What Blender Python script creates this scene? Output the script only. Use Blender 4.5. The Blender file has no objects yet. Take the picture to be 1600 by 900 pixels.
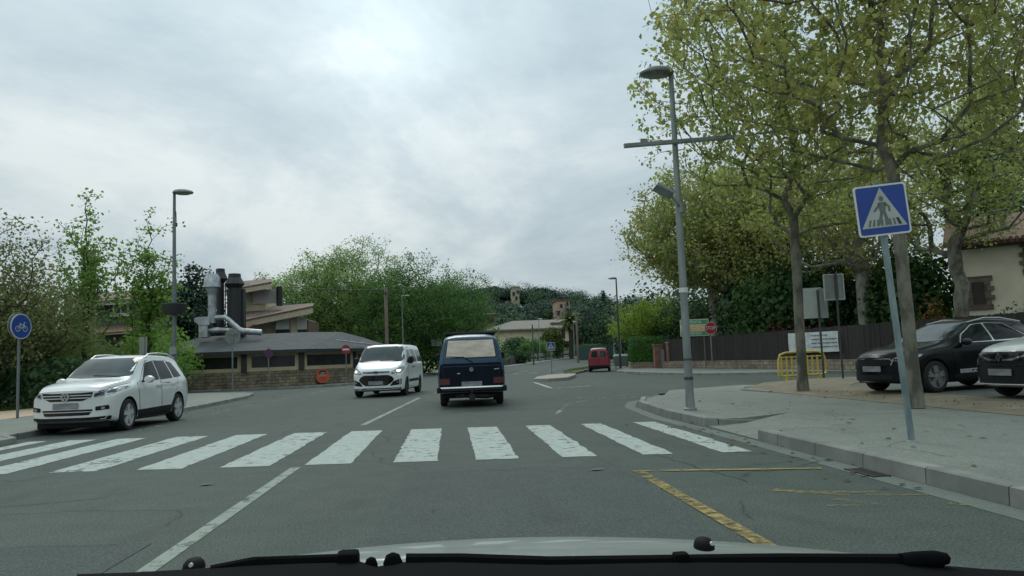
import bpy, bmesh, math, random
import numpy as np
from mathutils import Vector, Matrix, Euler
from mathutils.bvhtree import BVHTree
from mathutils.geometry import delaunay_2d_cdt
R = math.radians
PI = math.pi
scene = bpy.context.scene
COL = scene.collection

# ------------------------------------------------------------------ camera, sky, sun, exposure
CAM_Z = 1.3
FPX, PITCH, ROLL, YAW = 1200.0, 5.2, 2.2, 4.8      # photo is 1600 px wide
cam_data = bpy.data.cameras.new("camera")
cam = bpy.data.objects.new("camera", cam_data)
COL.objects.link(cam)
cam_data.sensor_width = 36.0
cam_data.lens = FPX / 1600 * 36.0
cam_data.clip_start = 0.05
cam_data.clip_end = 5000
fw = Vector((math.sin(R(YAW)) * math.cos(R(PITCH)), math.cos(R(YAW)) * math.cos(R(PITCH)), math.sin(R(PITCH))))
rt = Vector((math.cos(R(YAW)), -math.sin(R(YAW)), 0))
up = rt.cross(fw)
CR = rt * math.cos(R(ROLL)) - up * math.sin(R(ROLL))
CU = up * math.cos(R(ROLL)) + rt * math.sin(R(ROLL))
mw = Matrix((CR, CU, -fw)).transposed().to_4x4()
mw.translation = Vector((0, 0, CAM_Z))
cam.matrix_world = mw
scene.camera = cam

SUN_EL, SUN_AZ = 48.0, -8.0     # elevation; azimuth from +Y towards +X
sd = Vector((math.sin(R(SUN_AZ)) * math.cos(R(SUN_EL)), math.cos(R(SUN_AZ)) * math.cos(R(SUN_EL)), math.sin(R(SUN_EL))))
world = bpy.data.worlds.new("World")
scene.world = world
world.use_nodes = True
nt = world.node_tree
nt.nodes.clear()
def N(t, **k):
    n = nt.nodes.new(t)
    for a, b in k.items(): setattr(n, a, b)
    return n
out = N('ShaderNodeOutputWorld'); bg = N('ShaderNodeBackground'); bg.inputs['Strength'].default_value = 0.1
sky = N('ShaderNodeTexSky', sky_type='NISHITA')
sky.sun_disc = False; sky.sun_elevation = R(SUN_EL); sky.sun_rotation = R(SUN_AZ); sky.air_density = 1.0; sky.dust_density = 2.0
tc = N('ShaderNodeTexCoord')
sep = N('ShaderNodeSeparateXYZ'); nt.links.new(tc.outputs['Generated'], sep.inputs[0])
def M(op, a, b=None, c=None, clamp=False):
    n = N('ShaderNodeMath', operation=op); n.use_clamp = clamp
    for i, v in enumerate((a, b, c)):
        if v is None: continue
        if isinstance(v, (int, float)): n.inputs[i].default_value = v
        else: nt.links.new(v, n.inputs[i])
    return n.outputs[0]
# project the view direction on a flat cloud deck so that clouds flatten towards the horizon
den = M('ADD', M('MAXIMUM', sep.outputs['Z'], 0.0), 0.16)
cx = M('DIVIDE', sep.outputs['X'], den); cy = M('DIVIDE', sep.outputs['Y'], den)
cmb = N('ShaderNodeCombineXYZ'); nt.links.new(cx, cmb.inputs[0]); nt.links.new(cy, cmb.inputs[1])
mp = N('ShaderNodeMapping'); mp.inputs['Location'].default_value = (3.1, 1.7, 0.4); mp.inputs['Rotation'].default_value = (0, 0, R(35)); mp.inputs['Scale'].default_value = (1.0, 0.7, 1)
nt.links.new(cmb.outputs[0], mp.inputs[0])
n1 = N('ShaderNodeTexNoise'); n1.inputs['Scale'].default_value = 0.95; n1.inputs['Detail'].default_value = 7; n1.inputs['Roughness'].default_value = 0.62; n1.inputs['Distortion'].default_value = 0.35
nt.links.new(mp.outputs[0], n1.inputs['Vector'])
n2 = N('ShaderNodeTexNoise'); n2.inputs['Scale'].default_value = 0.42; n2.inputs['Detail'].default_value = 3
nt.links.new(mp.outputs[0], n2.inputs['Vector'])
mixn = M('ADD', M('MULTIPLY', n1.outputs['Fac'], 0.62), M('MULTIPLY', n2.outputs['Fac'], 0.38))
ramp = N('ShaderNodeValToRGB')
nt.links.new(mixn, ramp.inputs[0])
el = ramp.color_ramp.elements
el[0].position = 0.40; el[0].color = (0.455, 0.575, 0.635, 1)
el[1].position = 0.60; el[1].color = (0.84, 0.92, 0.925, 1)
e = ramp.color_ramp.elements.new(0.5); e.color = (0.60, 0.715, 0.76, 1)
# thin places and glow round the hidden sun
dot = N('ShaderNodeVectorMath', operation='DOT_PRODUCT')
nrm = N('ShaderNodeVectorMath', operation='NORMALIZE'); nt.links.new(tc.outputs['Generated'], nrm.inputs[0])
nt.links.new(nrm.outputs[0], dot.inputs[0])
gd = Vector((math.sin(R(-3.6)) * math.cos(R(23.5)), math.cos(R(-3.6)) * math.cos(R(23.5)), math.sin(R(23.5))))
dot.inputs[1].default_value = gd
gd0 = M('MAXIMUM', dot.outputs['Value'], 0.0)
glow = M('ADD', M('MULTIPLY', M('POWER', gd0, 24.0), 0.10), M('MULTIPLY', M('POWER', gd0, 260.0), 0.26))
glow = M('MULTIPLY', glow, M('ADD', n1.outputs['Fac'], 0.45))
zen = M('MULTIPLY', M('POWER', M('MAXIMUM', sep.outputs['Z'], 0.0), 1.6), 1.5)
gain = M('ADD', M('ADD', 0.78, glow), zen)
vm = N('ShaderNodeVectorMath', operation='SCALE'); nt.links.new(ramp.outputs[0], vm.inputs[0]); nt.links.new(M('MULTIPLY', gain, 9.6), vm.inputs['Scale'])
mix = N('ShaderNodeMix', data_type='RGBA'); mix.inputs[0].default_value = 0.93
nt.links.new(sky.outputs[0], mix.inputs[6]); nt.links.new(vm.outputs[0], mix.inputs[7])
nt.links.new(mix.outputs[2], bg.inputs['Color']); nt.links.new(bg.outputs[0], out.inputs[0])

sun_data = bpy.data.lights.new("sun", 'SUN')
sun_data.energy = 1.1; sun_data.angle = R(25); sun_data.color = (1.0, 0.97, 0.9)
sun = bpy.data.objects.new("sun", sun_data)
COL.objects.link(sun)
sun.rotation_euler = (-sd).to_track_quat('-Z', 'Y').to_euler()
sun.location = (0, 0, 40)
vs = scene.view_settings
vs.view_transform = 'Standard'; vs.look = 'None'; vs.exposure = 0.0; vs.gamma = 1.0; vs.use_curve_mapping = False
try:
    scene.cycles.max_bounces = 8; scene.cycles.diffuse_bounces = 6; scene.cycles.glossy_bounces = 3
    scene.cycles.transmission_bounces = 5; scene.cycles.transparent_max_bounces = 4
    scene.cycles.use_denoising = True
except Exception: pass

# ------------------------------------------------------------------ measured positions: photo pixel -> point at a depth or on the ground
def _ray(px, py): return fw * FPX + CR * (px - 800) + CU * (450 - py)
def at(px, py, Y):
    d = _ray(px, py); return Vector((0, 0, CAM_Z)) + d * (Y / d.y)
def gp(px, py, z=0.0):
    d = _ray(px, py); return Vector((0, 0, CAM_Z)) + d * ((z - CAM_Z) / d.z)

# ------------------------------------------------------------------ materials
MATS = {}
def new_mat(name):
    m = bpy.data.materials.new(name); m.use_nodes = True
    MATS[name] = m
    t = m.node_tree; b = t.nodes['Principled BSDF']
    return m, t, b
def lin(c):
    return tuple(c) + (1.0,) if len(c) == 3 else tuple(c)
def mat(name, col, rough=0.6, metal=0.0, var=0.12, scale=6.0, bump=0.0, bscale=None, coat=0.0, spec=0.5, col2=None, emit=None, es=1.0, detail=5.0, stretch=(1, 1, 1), lo=0.35, hi=0.65):
    if name in MATS: return MATS[name]
    m, t, b = new_mat(name)
    L = t.links
    tcn = t.nodes.new('ShaderNodeTexCoord'); mpn = t.nodes.new('ShaderNodeMapping'); mpn.inputs['Scale'].default_value = stretch
    L.new(tcn.outputs['Object'], mpn.inputs[0])
    nz = t.nodes.new('ShaderNodeTexNoise'); nz.inputs['Scale'].default_value = scale; nz.inputs['Detail'].default_value = detail; nz.inputs['Roughness'].default_value = 0.6
    L.new(mpn.outputs[0], nz.inputs['Vector'])
    rp = t.nodes.new('ShaderNodeValToRGB'); rp.color_ramp.elements[0].position = lo; rp.color_ramp.elements[1].position = hi
    c2 = col2 if col2 else tuple(min(1, x * (1 + var)) for x in col)
    c1 = col if col2 else tuple(x * (1 - var) for x in col)
    rp.color_ramp.elements[0].color = lin(c1); rp.color_ramp.elements[1].color = lin(c2)
    L.new(nz.outputs['Fac'], rp.inputs[0]); L.new(rp.outputs[0], b.inputs['Base Color'])
    b.inputs['Roughness'].default_value = rough; b.inputs['Metallic'].default_value = metal
    b.inputs['Specular IOR Level'].default_value = spec
    if coat: b.inputs['Coat Weight'].default_value = coat; b.inputs['Coat Roughness'].default_value = 0.04
    if bump:
        bn = t.nodes.new('ShaderNodeBump'); bn.inputs['Strength'].default_value = bump; bn.inputs['Distance'].default_value = 0.02
        n3 = t.nodes.new('ShaderNodeTexNoise'); n3.inputs['Scale'].default_value = bscale or scale * 4; n3.inputs['Detail'].default_value = 4
        L.new(mpn.outputs[0], n3.inputs['Vector'])
        L.new(n3.outputs['Fac'], bn.inputs['Height']); L.new(bn.outputs[0], b.inputs['Normal'])
    if emit:
        b.inputs['Emission Color'].default_value = lin(emit); b.inputs['Emission Strength'].default_value = es
    return m

def asphalt_mat(name, a, bcol, speck=0.35, tint=(1, 1, 1)):
    m, t, b = new_mat(name); L = t.links
    g = t.nodes.new('ShaderNodeNewGeometry')
    def noise(s, d=5, r=0.6, st=(1, 1, 1)):
        mpn = t.nodes.new('ShaderNodeMapping'); mpn.inputs['Scale'].default_value = st; L.new(g.outputs['Position'], mpn.inputs[0])
        n = t.nodes.new('ShaderNodeTexNoise'); n.inputs['Scale'].default_value = s; n.inputs['Detail'].default_value = d; n.inputs['Roughness'].default_value = r
        L.new(mpn.outputs[0], n.inputs['Vector']); return n.outputs['Fac']
    big = noise(0.22, 4, st=(1.0, 0.25, 1)); mid = noise(2.2, 6, 0.65); fine = noise(55, 2, 0.7)
    rp = t.nodes.new('ShaderNodeValToRGB'); rp.color_ramp.elements[0].position = 0.33; rp.color_ramp.elements[1].position = 0.67
    rp.color_ramp.elements[0].color = lin(a); rp.color_ramp.elements[1].color = lin(bcol)
    def mth(op, x, y):
        n = t.nodes.new('ShaderNodeMath'); n.operation = op
        for i, v in enumerate((x, y)):
            if isinstance(v, (int, float)): n.inputs[i].default_value = v
            else: L.new(v, n.inputs[i])
        return n.outputs[0]
    agg = noise(16, 3, 0.75)
    s = mth('ADD', mth('ADD', mth('MULTIPLY', big, 0.42), mth('MULTIPLY', mid, 0.36)), mth('MULTIPLY', agg, 0.22)); L.new(s, rp.inputs[0])
    rp2 = t.nodes.new('ShaderNodeValToRGB'); rp2.color_ramp.elements[0].position = 0.3; rp2.color_ramp.elements[1].position = 0.72
    rp2.color_ramp.elements[0].color = (1 - speck,) * 3 + (1,); rp2.color_ramp.elements[1].color = (1 + speck,) * 3 + (1,)
    L.new(fine, rp2.inputs[0])
    mx = t.nodes.new('ShaderNodeMix'); mx.data_type = 'RGBA'; mx.blend_type = 'MULTIPLY'; mx.inputs[0].default_value = 1
    L.new(rp.outputs[0], mx.inputs[6]); L.new(rp2.outputs[0], mx.inputs[7])
    # oil spots and darker smears
    mo = t.nodes.new('ShaderNodeMix'); mo.data_type = 'RGBA'; mo.blend_type = 'MULTIPLY'; mo.inputs[7].default_value = (0.8, 0.8, 0.8, 1)
    sm = t.nodes.new('ShaderNodeValToRGB'); sm.color_ramp.elements[0].position = 0.56; sm.color_ramp.elements[1].position = 0.74
    L.new(noise(1.1, 4, 0.6, (1.6, 0.45, 1)), sm.inputs[0]); L.new(sm.outputs[0], mo.inputs[0]); L.new(mx.outputs[2], mo.inputs[6]); mx = mo
    # hairline cracks
    mp2 = t.nodes.new('ShaderNodeMapping'); L.new(g.outputs['Position'], mp2.inputs[0])
    wn = t.nodes.new('ShaderNodeTexNoise'); wn.inputs['Scale'].default_value = 1.3; wn.inputs['Detail'].default_value = 4
    L.new(mp2.outputs[0], wn.inputs['Vector'])
    av = t.nodes.new('ShaderNodeMix'); av.data_type = 'RGBA'; av.inputs[0].default_value = 0.25
    L.new(mp2.outputs[0], av.inputs[6]); L.new(wn.outputs['Color'], av.inputs[7])
    vo = t.nodes.new('ShaderNodeTexVoronoi'); vo.feature = 'DISTANCE_TO_EDGE'; vo.inputs['Scale'].default_value = 0.42
    L.new(av.outputs[2], vo.inputs['Vector'])
    rp3 = t.nodes.new('ShaderNodeValToRGB'); rp3.color_ramp.elements[0].position = 0.0; rp3.color_ramp.elements[1].position = 0.006
    rp3.color_ramp.elements[0].color = (0.55, 0.55, 0.55, 1); rp3.color_ramp.elements[1].color = (1, 1, 1, 1)
    L.new(vo.outputs['Distance'], rp3.inputs[0])
    gate = t.nodes.new('ShaderNodeMix'); gate.data_type = 'RGBA'; gate.blend_type = 'MULTIPLY'
    gt = mth('GREATER_THAN', noise(0.35, 2), 0.52); L.new(gt, gate.inputs[0])
    L.new(mx.outputs[2], gate.inputs[6]); L.new(rp3.outputs[0], gate.inputs[7])
    L.new(gate.outputs[2], b.inputs['Base Color'])
    b.inputs['Roughness'].default_value = 0.8; b.inputs['Specular IOR Level'].default_value = 0.14
    bn = t.nodes.new('ShaderNodeBump'); bn.inputs['Strength'].default_value = 0.5; bn.inputs['Distance'].default_value = 0.006
    L.new(fine, bn.inputs['Height']); L.new(bn.outputs[0], b.inputs['Normal'])
    return m

def worn_paint(name, paint, under, wear=0.42, scale=5.0, soft=0.06, crackle=True):
    m, t, b = new_mat(name); L = t.links
    g = t.nodes.new('ShaderNodeNewGeometry')
    n1 = t.nodes.new('ShaderNodeTexNoise'); n1.inputs['Scale'].default_value = scale; n1.inputs['Detail'].default_value = 9; n1.inputs['Roughness'].default_value = 0.72
    L.new(g.outputs['Position'], n1.inputs['Vector'])
    n0 = t.nodes.new('ShaderNodeTexNoise'); n0.inputs['Scale'].default_value = 0.9; n0.inputs['Detail'].default_value = 2
    L.new(g.outputs['Position'], n0.inputs['Vector'])
    ad = t.nodes.new('ShaderNodeMath'); ad.operation = 'MULTIPLY_ADD'; ad.inputs[1].default_value = 0.5; L.new(n0.outputs['Fac'], ad.inputs[0]); L.new(n1.outputs['Fac'], ad.inputs[2])
    rp = t.nodes.new('ShaderNodeValToRGB'); rp.color_ramp.elements[0].position = wear + 0.2; rp.color_ramp.elements[1].position = wear + 0.2 + soft
    rp.color_ramp.elements[0].color = (0, 0, 0, 1); rp.color_ramp.elements[1].color = (1, 1, 1, 1)
    L.new(ad.outputs[0], rp.inputs[0]); L.new(rp.outputs[0], b.inputs['Alpha'])      # bare asphalt shows where the paint has gone
    rq = t.nodes.new('ShaderNodeValToRGB'); rq.color_ramp.elements[0].position = 0.35; rq.color_ramp.elements[1].position = 0.7
    rq.color_ramp.elements[0].color = lin(tuple(x * .82 for x in paint)); rq.color_ramp.elements[1].color = lin(tuple(x * 1.08 for x in paint))
    L.new(n1.outputs['Fac'], rq.inputs[0]); last = rq.outputs[0]
    if crackle:
        av = t.nodes.new('ShaderNodeMix'); av.data_type = 'RGBA'; av.inputs[0].default_value = 0.22
        L.new(g.outputs['Position'], av.inputs[6]); L.new(n1.outputs['Color'], av.inputs[7])
        vo = t.nodes.new('ShaderNodeTexVoronoi'); vo.feature = 'DISTANCE_TO_EDGE'; vo.inputs['Scale'].default_value = 3.4
        L.new(av.outputs[2], vo.inputs['Vector'])
        r3 = t.nodes.new('ShaderNodeValToRGB'); r3.color_ramp.elements[0].position = 0.003; r3.color_ramp.elements[1].position = 0.012
        r3.color_ramp.elements[0].color = (0.3, 0.3, 0.3, 1); r3.color_ramp.elements[1].color = (1, 1, 1, 1)
        L.new(vo.outputs['Distance'], r3.inputs[0])
        th = t.nodes.new('ShaderNodeMath'); th.operation = 'GREATER_THAN'; th.inputs[1].default_value = 0.5; L.new(n0.outputs['Fac'], th.inputs[0])
        mx = t.nodes.new('ShaderNodeMix'); mx.data_type = 'RGBA'; mx.blend_type = 'MULTIPLY'
        L.new(th.outputs[0], mx.inputs[0]); L.new(last, mx.inputs[6]); L.new(r3.outputs[0], mx.inputs[7]); last = mx.outputs[2]
    L.new(last, b.inputs['Base Color']); b.inputs['Roughness'].default_value = 0.8; b.inputs['Specular IOR Level'].default_value = 0.2
    return m

def leaf_mat(name, c1, c2, c3=None, trans=0.35, rough=0.7):
    m, t, b = new_mat(name); L = t.links
    g = t.nodes.new('ShaderNodeNewGeometry')
    rp = t.nodes.new('ShaderNodeValToRGB'); rp.color_ramp.elements[0].color = lin(c1); rp.color_ramp.elements[1].color = lin(c2)
    if c3: e = rp.color_ramp.elements.new(0.5); e.color = lin(c3)
    L.new(g.outputs['Random Per Island'], rp.inputs[0])
    n = t.nodes.new('ShaderNodeTexNoise'); n.inputs['Scale'].default_value = 0.55; n.inputs['Detail'].default_value = 3
    L.new(g.outputs['Position'], n.inputs['Vector'])
    r2 = t.nodes.new('ShaderNodeValToRGB'); r2.color_ramp.elements[0].position = 0.3; r2.color_ramp.elements[1].position = 0.7
    r2.color_ramp.elements[0].color = (0.88, 0.98, 0.92, 1); r2.color_ramp.elements[1].color = (1.40, 1.42, 1.30, 1)
    L.new(n.outputs['Fac'], r2.inputs[0])
    mx = t.nodes.new('ShaderNodeMix'); mx.data_type = 'RGBA'; mx.blend_type = 'MULTIPLY'; mx.inputs[0].default_value = 1
    L.new(rp.outputs[0], mx.inputs[6]); L.new(r2.outputs[0], mx.inputs[7])
    L.new(mx.outputs[2], b.inputs['Base Color']); b.inputs['Roughness'].default_value = rough; b.inputs['Specular IOR Level'].default_value = 0.12
    tr = t.nodes.new('ShaderNodeBsdfTranslucent'); L.new(mx.outputs[2], tr.inputs['Color'])
    ms = t.nodes.new('ShaderNodeMixShader'); ms.inputs[0].default_value = trans
    o = t.nodes['Material Output']
    L.new(b.outputs[0], ms.inputs[1]); L.new(tr.outputs[0], ms.inputs[2]); L.new(ms.outputs[0], o.inputs['Surface'])
    return m

def brick_mat(name, c1, c2, mortar, bw=0.5, bh=0.25, scale=1.0, msize=0.02, axes='xz', bump=0.6, noise=0.5):
    m, t, b = new_mat(name); L = t.links
    tcn = t.nodes.new('ShaderNodeTexCoord'); sp = t.nodes.new('ShaderNodeSeparateXYZ'); L.new(tcn.outputs['Object'], sp.inputs[0])
    ad = t.nodes.new('ShaderNodeMath'); ad.operation = 'ADD'; L.new(sp.outputs['X'], ad.inputs[0]); L.new(sp.outputs['Y'], ad.inputs[1])
    cb = t.nodes.new('ShaderNodeCombineXYZ')
    if axes == 'xz': L.new(ad.outputs[0], cb.inputs[0]); L.new(sp.outputs['Z'], cb.inputs[1])
    else: L.new(sp.outputs['X'], cb.inputs[0]); L.new(sp.outputs['Y'], cb.inputs[1])
    br = t.nodes.new('ShaderNodeTexBrick'); br.inputs['Scale'].default_value = scale; br.inputs['Brick Width'].default_value = bw; br.inputs['Row Height'].default_value = bh
    br.inputs['Mortar Size'].default_value = msize; br.inputs['Color1'].default_value = lin(c1); br.inputs['Color2'].default_value = lin(c2); br.inputs['Mortar'].default_value = lin(mortar)
    n = t.nodes.new('ShaderNodeTexNoise'); n.inputs['Scale'].default_value = 2.5; n.inputs['Detail'].default_value = 6; L.new(tcn.outputs['Object'], n.inputs['Vector'])
    av = t.nodes.new('ShaderNodeMix'); av.data_type = 'RGBA'; av.inputs[0].default_value = 0.06 * noise * 2
    L.new(cb.outputs[0], av.inputs[6]); L.new(n.outputs['Color'], av.inputs[7]); L.new(av.outputs[2], br.inputs['Vector'])
    r2 = t.nodes.new('ShaderNodeValToRGB'); r2.color_ramp.elements[0].position = 0.3; r2.color_ramp.elements[1].position = 0.7
    r2.color_ramp.elements[0].color = (1 - noise * .5,) * 3 + (1,); r2.color_ramp.elements[1].color = (1 + noise * .4,) * 3 + (1,)
    L.new(n.outputs['Fac'], r2.inputs[0])
    mx = t.nodes.new('ShaderNodeMix'); mx.data_type = 'RGBA'; mx.blend_type = 'MULTIPLY'; mx.inputs[0].default_value = 1
    L.new(br.outputs['Color'], mx.inputs[6]); L.new(r2.outputs[0], mx.inputs[7]); L.new(mx.outputs[2], b.inputs['Base Color'])
    b.inputs['Roughness'].default_value = 0.85
    bn = t.nodes.new('ShaderNodeBump'); bn.inputs['Strength'].default_value = bump; bn.inputs['Distance'].default_value = 0.02; bn.invert = True
    L.new(br.outputs['Fac'], bn.inputs['Height']); L.new(bn.outputs[0], b.inputs['Normal'])
    return m

def tile_mat(name, c1, c2, period=0.22, rough=0.8):
    # roof tiles: ribs down the slope (object X) and rows (object Y)
    m, t, b = new_mat(name); L = t.links
    tcn = t.nodes.new('ShaderNodeTexCoord')
    n = t.nodes.new('ShaderNodeTexNoise'); n.inputs['Scale'].default_value = 3.0; n.inputs['Detail'].default_value = 6; L.new(tcn.outputs['Object'], n.inputs['Vector'])
    rp = t.nodes.new('ShaderNodeValToRGB'); rp.color_ramp.elements[0].position = 0.35; rp.color_ramp.elements[1].position = 0.65
    rp.color_ramp.elements[0].color = lin(c1); rp.color_ramp.elements[1].color = lin(c2); L.new(n.outputs['Fac'], rp.inputs[0])
    L.new(rp.outputs[0], b.inputs['Base Color']); b.inputs['Roughness'].default_value = rough
    w = t.nodes.new('ShaderNodeTexWave'); w.wave_type = 'BANDS'; w.bands_direction = 'X'; w.inputs['Scale'].default_value = 0.314 / period; w.inputs['Distortion'].default_value = 0.4
    L.new(tcn.outputs['Object'], w.inputs['Vector'])
    bn = t.nodes.new('ShaderNodeBump'); bn.inputs['Strength'].default_value = 0.9; bn.inputs['Distance'].default_value = 0.06
    L.new(w.outputs['Fac'], bn.inputs['Height']); L.new(bn.outputs[0], b.inputs['Normal'])
    return m

# ------------------------------------------------------------------ mesh helpers
def smooth_mesh(me, ang=40):
    for p in me.polygons: p.use_smooth = True
    if ang is not None:
        try: me.set_sharp_from_angle(angle=R(ang))
        except Exception: pass
class MB:
    def __init__(s): s.v = []; s.f = []
    def add(s, vs, fs):
        o = len(s.v); s.v += [tuple(x) for x in vs]; s.f += [tuple(i + o for i in f) for f in fs]; return s
    def box(s, c, d, rz=0.0, m=None):
        x, y, z = d[0] / 2, d[1] / 2, d[2] / 2
        vs = [Vector((a * x, b * y, e * z)) for a, b, e in ((-1, -1, -1), (1, -1, -1), (1, 1, -1), (-1, 1, -1), (-1, -1, 1), (1, -1, 1), (1, 1, 1), (-1, 1, 1))]
        if m is not None: vs = [m @ v for v in vs]
        elif rz: q = Matrix.Rotation(rz, 3, 'Z'); vs = [q @ v for v in vs]
        vs = [v + Vector(c) for v in vs]
        return s.add(vs, [(0, 3, 2, 1), (4, 5, 6, 7), (0, 1, 5, 4), (1, 2, 6, 5), (2, 3, 7, 6), (3, 0, 4, 7)])
    def tube(s, pts, rad, n=8, cap=True):
        pts = [Vector(p) for p in pts]
        if isinstance(rad, (int, float)): rad = [rad] * len(pts)
        vs = []; fs = []
        prev = None
        for i, p in enumerate(pts):
            d = (pts[min(i + 1, len(pts) - 1)] - pts[max(i - 1, 0)])
            d = d.normalized() if d.length > 1e-9 else Vector((0, 0, 1))
            if prev is None:
                a = Vector((1, 0, 0)) if abs(d.x) < 0.9 else Vector((0, 1, 0))
                u = (a - d * a.dot(d)).normalized()
            else:
                u = (prev - d * prev.dot(d)); u = u.normalized() if u.length > 1e-6 else Vector((1, 0, 0))
            prev = u; w = d.cross(u)
            for k in range(n):
                t = 2 * PI * k / n; vs.append(p + (u * math.cos(t) + w * math.sin(t)) * rad[i])
        for i in range(len(pts) - 1):
            for k in range(n):
                a = i * n + k; b = i * n + (k + 1) % n; fs.append((a, b, b + n, a + n))
        if cap:
            fs.append(tuple(reversed(range(n)))); fs.append(tuple(range((len(pts) - 1) * n, len(pts) * n)))
        return s.add(vs, fs)
    def lathe(s, prof, c=(0, 0, 0), axis='Z', n=20, cap=True):
        vs = []; fs = []; c = Vector(c)
        for r, h in prof:
            for k in range(n):
                t = 2 * PI * k / n; a, b = r * math.cos(t), r * math.sin(t)
                v = {'Z': (a, b, h), 'X': (h, a, b), 'Y': (b, h, a)}[axis]
                vs.append(c + Vector(v))
        for i in range(len(prof) - 1):
            for k in range(n):
                a = i * n + k; b = i * n + (k + 1) % n; fs.append((a, b, b + n, a + n))
        if cap: fs.append(tuple(reversed(range(n)))); fs.append(tuple(range((len(prof) - 1) * n, len(prof) * n)))
        return s.add(vs, fs)
    def prism(s, poly, y0, y1, plane='XZ'):
        """poly in a plane, extruded along the third axis from y0 to y1"""
        n = len(poly)
        def P(a, b, h): return {'XZ': (a, h, b), 'YZ': (h, a, b), 'XY': (a, b, h)}[plane]
        vs = [P(a, b, y0) for a, b in poly] + [P(a, b, y1) for a, b in poly]
        fs = [tuple(range(n)), tuple(reversed(range(n, 2 * n)))] + [(i, i + n, (i + 1) % n + n, (i + 1) % n) for i in range(n)]
        return s.add(vs, fs)
    def hexa(s, p):     # 8 points, bottom loop then top loop
        return s.add(p, [(0, 3, 2, 1), (4, 5, 6, 7), (0, 1, 5, 4), (1, 2, 6, 5), (2, 3, 7, 6), (3, 0, 4, 7)])
    def build(s, name, m, parent=None, loc=(0, 0, 0), rz=0.0, smooth=None, fix=True, bevel=0):
        me = bpy.data.meshes.new(name)
        me.from_pydata(s.v, [], s.f)
        if fix or bevel:
            bm = bmesh.new(); bm.from_mesh(me)
            bmesh.ops.recalc_face_normals(bm, faces=bm.faces)
            if bevel:
                bmesh.ops.bevel(bm, geom=[e for e in bm.edges if e.is_manifold and e.calc_face_angle(0) > 0.5], offset=bevel, segments=2, affect='EDGES', profile=0.6, clamp_overlap=True)
            bm.to_mesh(me); bm.free()
        o = bpy.data.objects.new(name, me)
        COL.objects.link(o)
        if isinstance(m, (list, tuple)):
            for x in m: me.materials.append(x)
        else: me.materials.append(m)
        if smooth is not None: smooth_mesh(me, smooth)
        o.location = loc; o.rotation_euler = (0, 0, rz)
        if parent: o.parent = parent
        return o
def tag(o, label=None, cat=None, group=None, kind=None):
    if label: o['label'] = label
    if cat: o['category'] = cat
    if group: o['group'] = group
    if kind: o['kind'] = kind
    return o
def thing(name, label, cat, loc=(0, 0, 0), rz=0.0, group=None):
    o = bpy.data.objects.new(name, None); COL.objects.link(o)
    o.empty_display_size = 0.3
    o.location = loc; o.rotation_euler = (0, 0, rz)
    return tag(o, label, cat, group)
def copy_tree(o, parent=None):
    c = o.copy(); COL.objects.link(c)
    if parent: c.parent = parent
    for ch in list(o.children): copy_tree(ch, c)
    return c
def mesh_np(name, V, F, m, parent=None, smooth=False):
    """V (n,3) array, F (k,c) index array"""
    me = bpy.data.meshes.new(name)
    V = np.ascontiguousarray(V, dtype=np.float32); F = np.ascontiguousarray(F, dtype=np.int32)
    me.vertices.add(len(V)); me.vertices.foreach_set('co', V.ravel())
    c = F.shape[1]
    me.loops.add(F.size); me.loops.foreach_set('vertex_index', F.ravel())
    me.polygons.add(len(F)); me.polygons.foreach_set('loop_start', np.arange(0, F.size, c, dtype=np.int32))
    try: me.polygons.foreach_set('loop_total', np.full(len(F), c, dtype=np.int32))
    except Exception: pass
    if smooth: me.polygons.foreach_set('use_smooth', np.ones(len(F), dtype=bool))
    me.update(calc_edges=True); me.validate()
    o = bpy.data.objects.new(name, me); COL.objects.link(o); me.materials.append(m)
    if parent: o.parent = parent
    return o
_tc = {}
def text_geo(txt, size=1.0):
    """centred flat lettering in the XZ plane facing -Y: verts, faces"""
    if txt not in _tc:
        cu = bpy.data.curves.new('lettering', 'FONT'); cu.body = txt; cu.align_x = 'CENTER'; cu.align_y = 'CENTER'; cu.resolution_u = 2
        ob = bpy.data.objects.new('lettering', cu); COL.objects.link(ob)
        dg = bpy.context.evaluated_depsgraph_get()
        me = bpy.data.meshes.new_from_object(ob.evaluated_get(dg))
        _tc[txt] = ([tuple(v.co) for v in me.vertices], [tuple(p.vertices) for p in me.polygons])
        bpy.data.objects.remove(ob); bpy.data.curves.remove(cu); bpy.data.meshes.remove(me)
    v, f = _tc[txt]
    return [(x * size, 0.0, y * size) for x, y, z in v], f
def sheet_geo(poly, step, zf):
    """triangulated sheet over polygon with inner grid points, z from zf(x,y)"""
    P = [Vector(p) for p in poly]; n = len(P)
    xs = [p[0] for p in poly]; ys = [p[1] for p in poly]
    pts = []
    # refine the outline
    ring = []
    for i in range(n):
        a, b = P[i], P[(i + 1) % n]; k = max(1, int((b - a).length / step))
        for j in range(k): ring.append(a.lerp(b, j / k))
    pts = list(ring)
    x = min(xs) + step / 2
    while x < max(xs):
        y = min(ys) + step / 2
        while y < max(ys): pts.append(Vector((x, y))); y += step
        x += step
    m = len(ring)
    ov, oe, of, a, b, c = delaunay_2d_cdt(pts, [], [list(range(m))], 1, 1e-5)
    return [(p.x, p.y, zf(p.x, p.y)) for p in ov], [tuple(f) for f in of], ring
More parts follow.
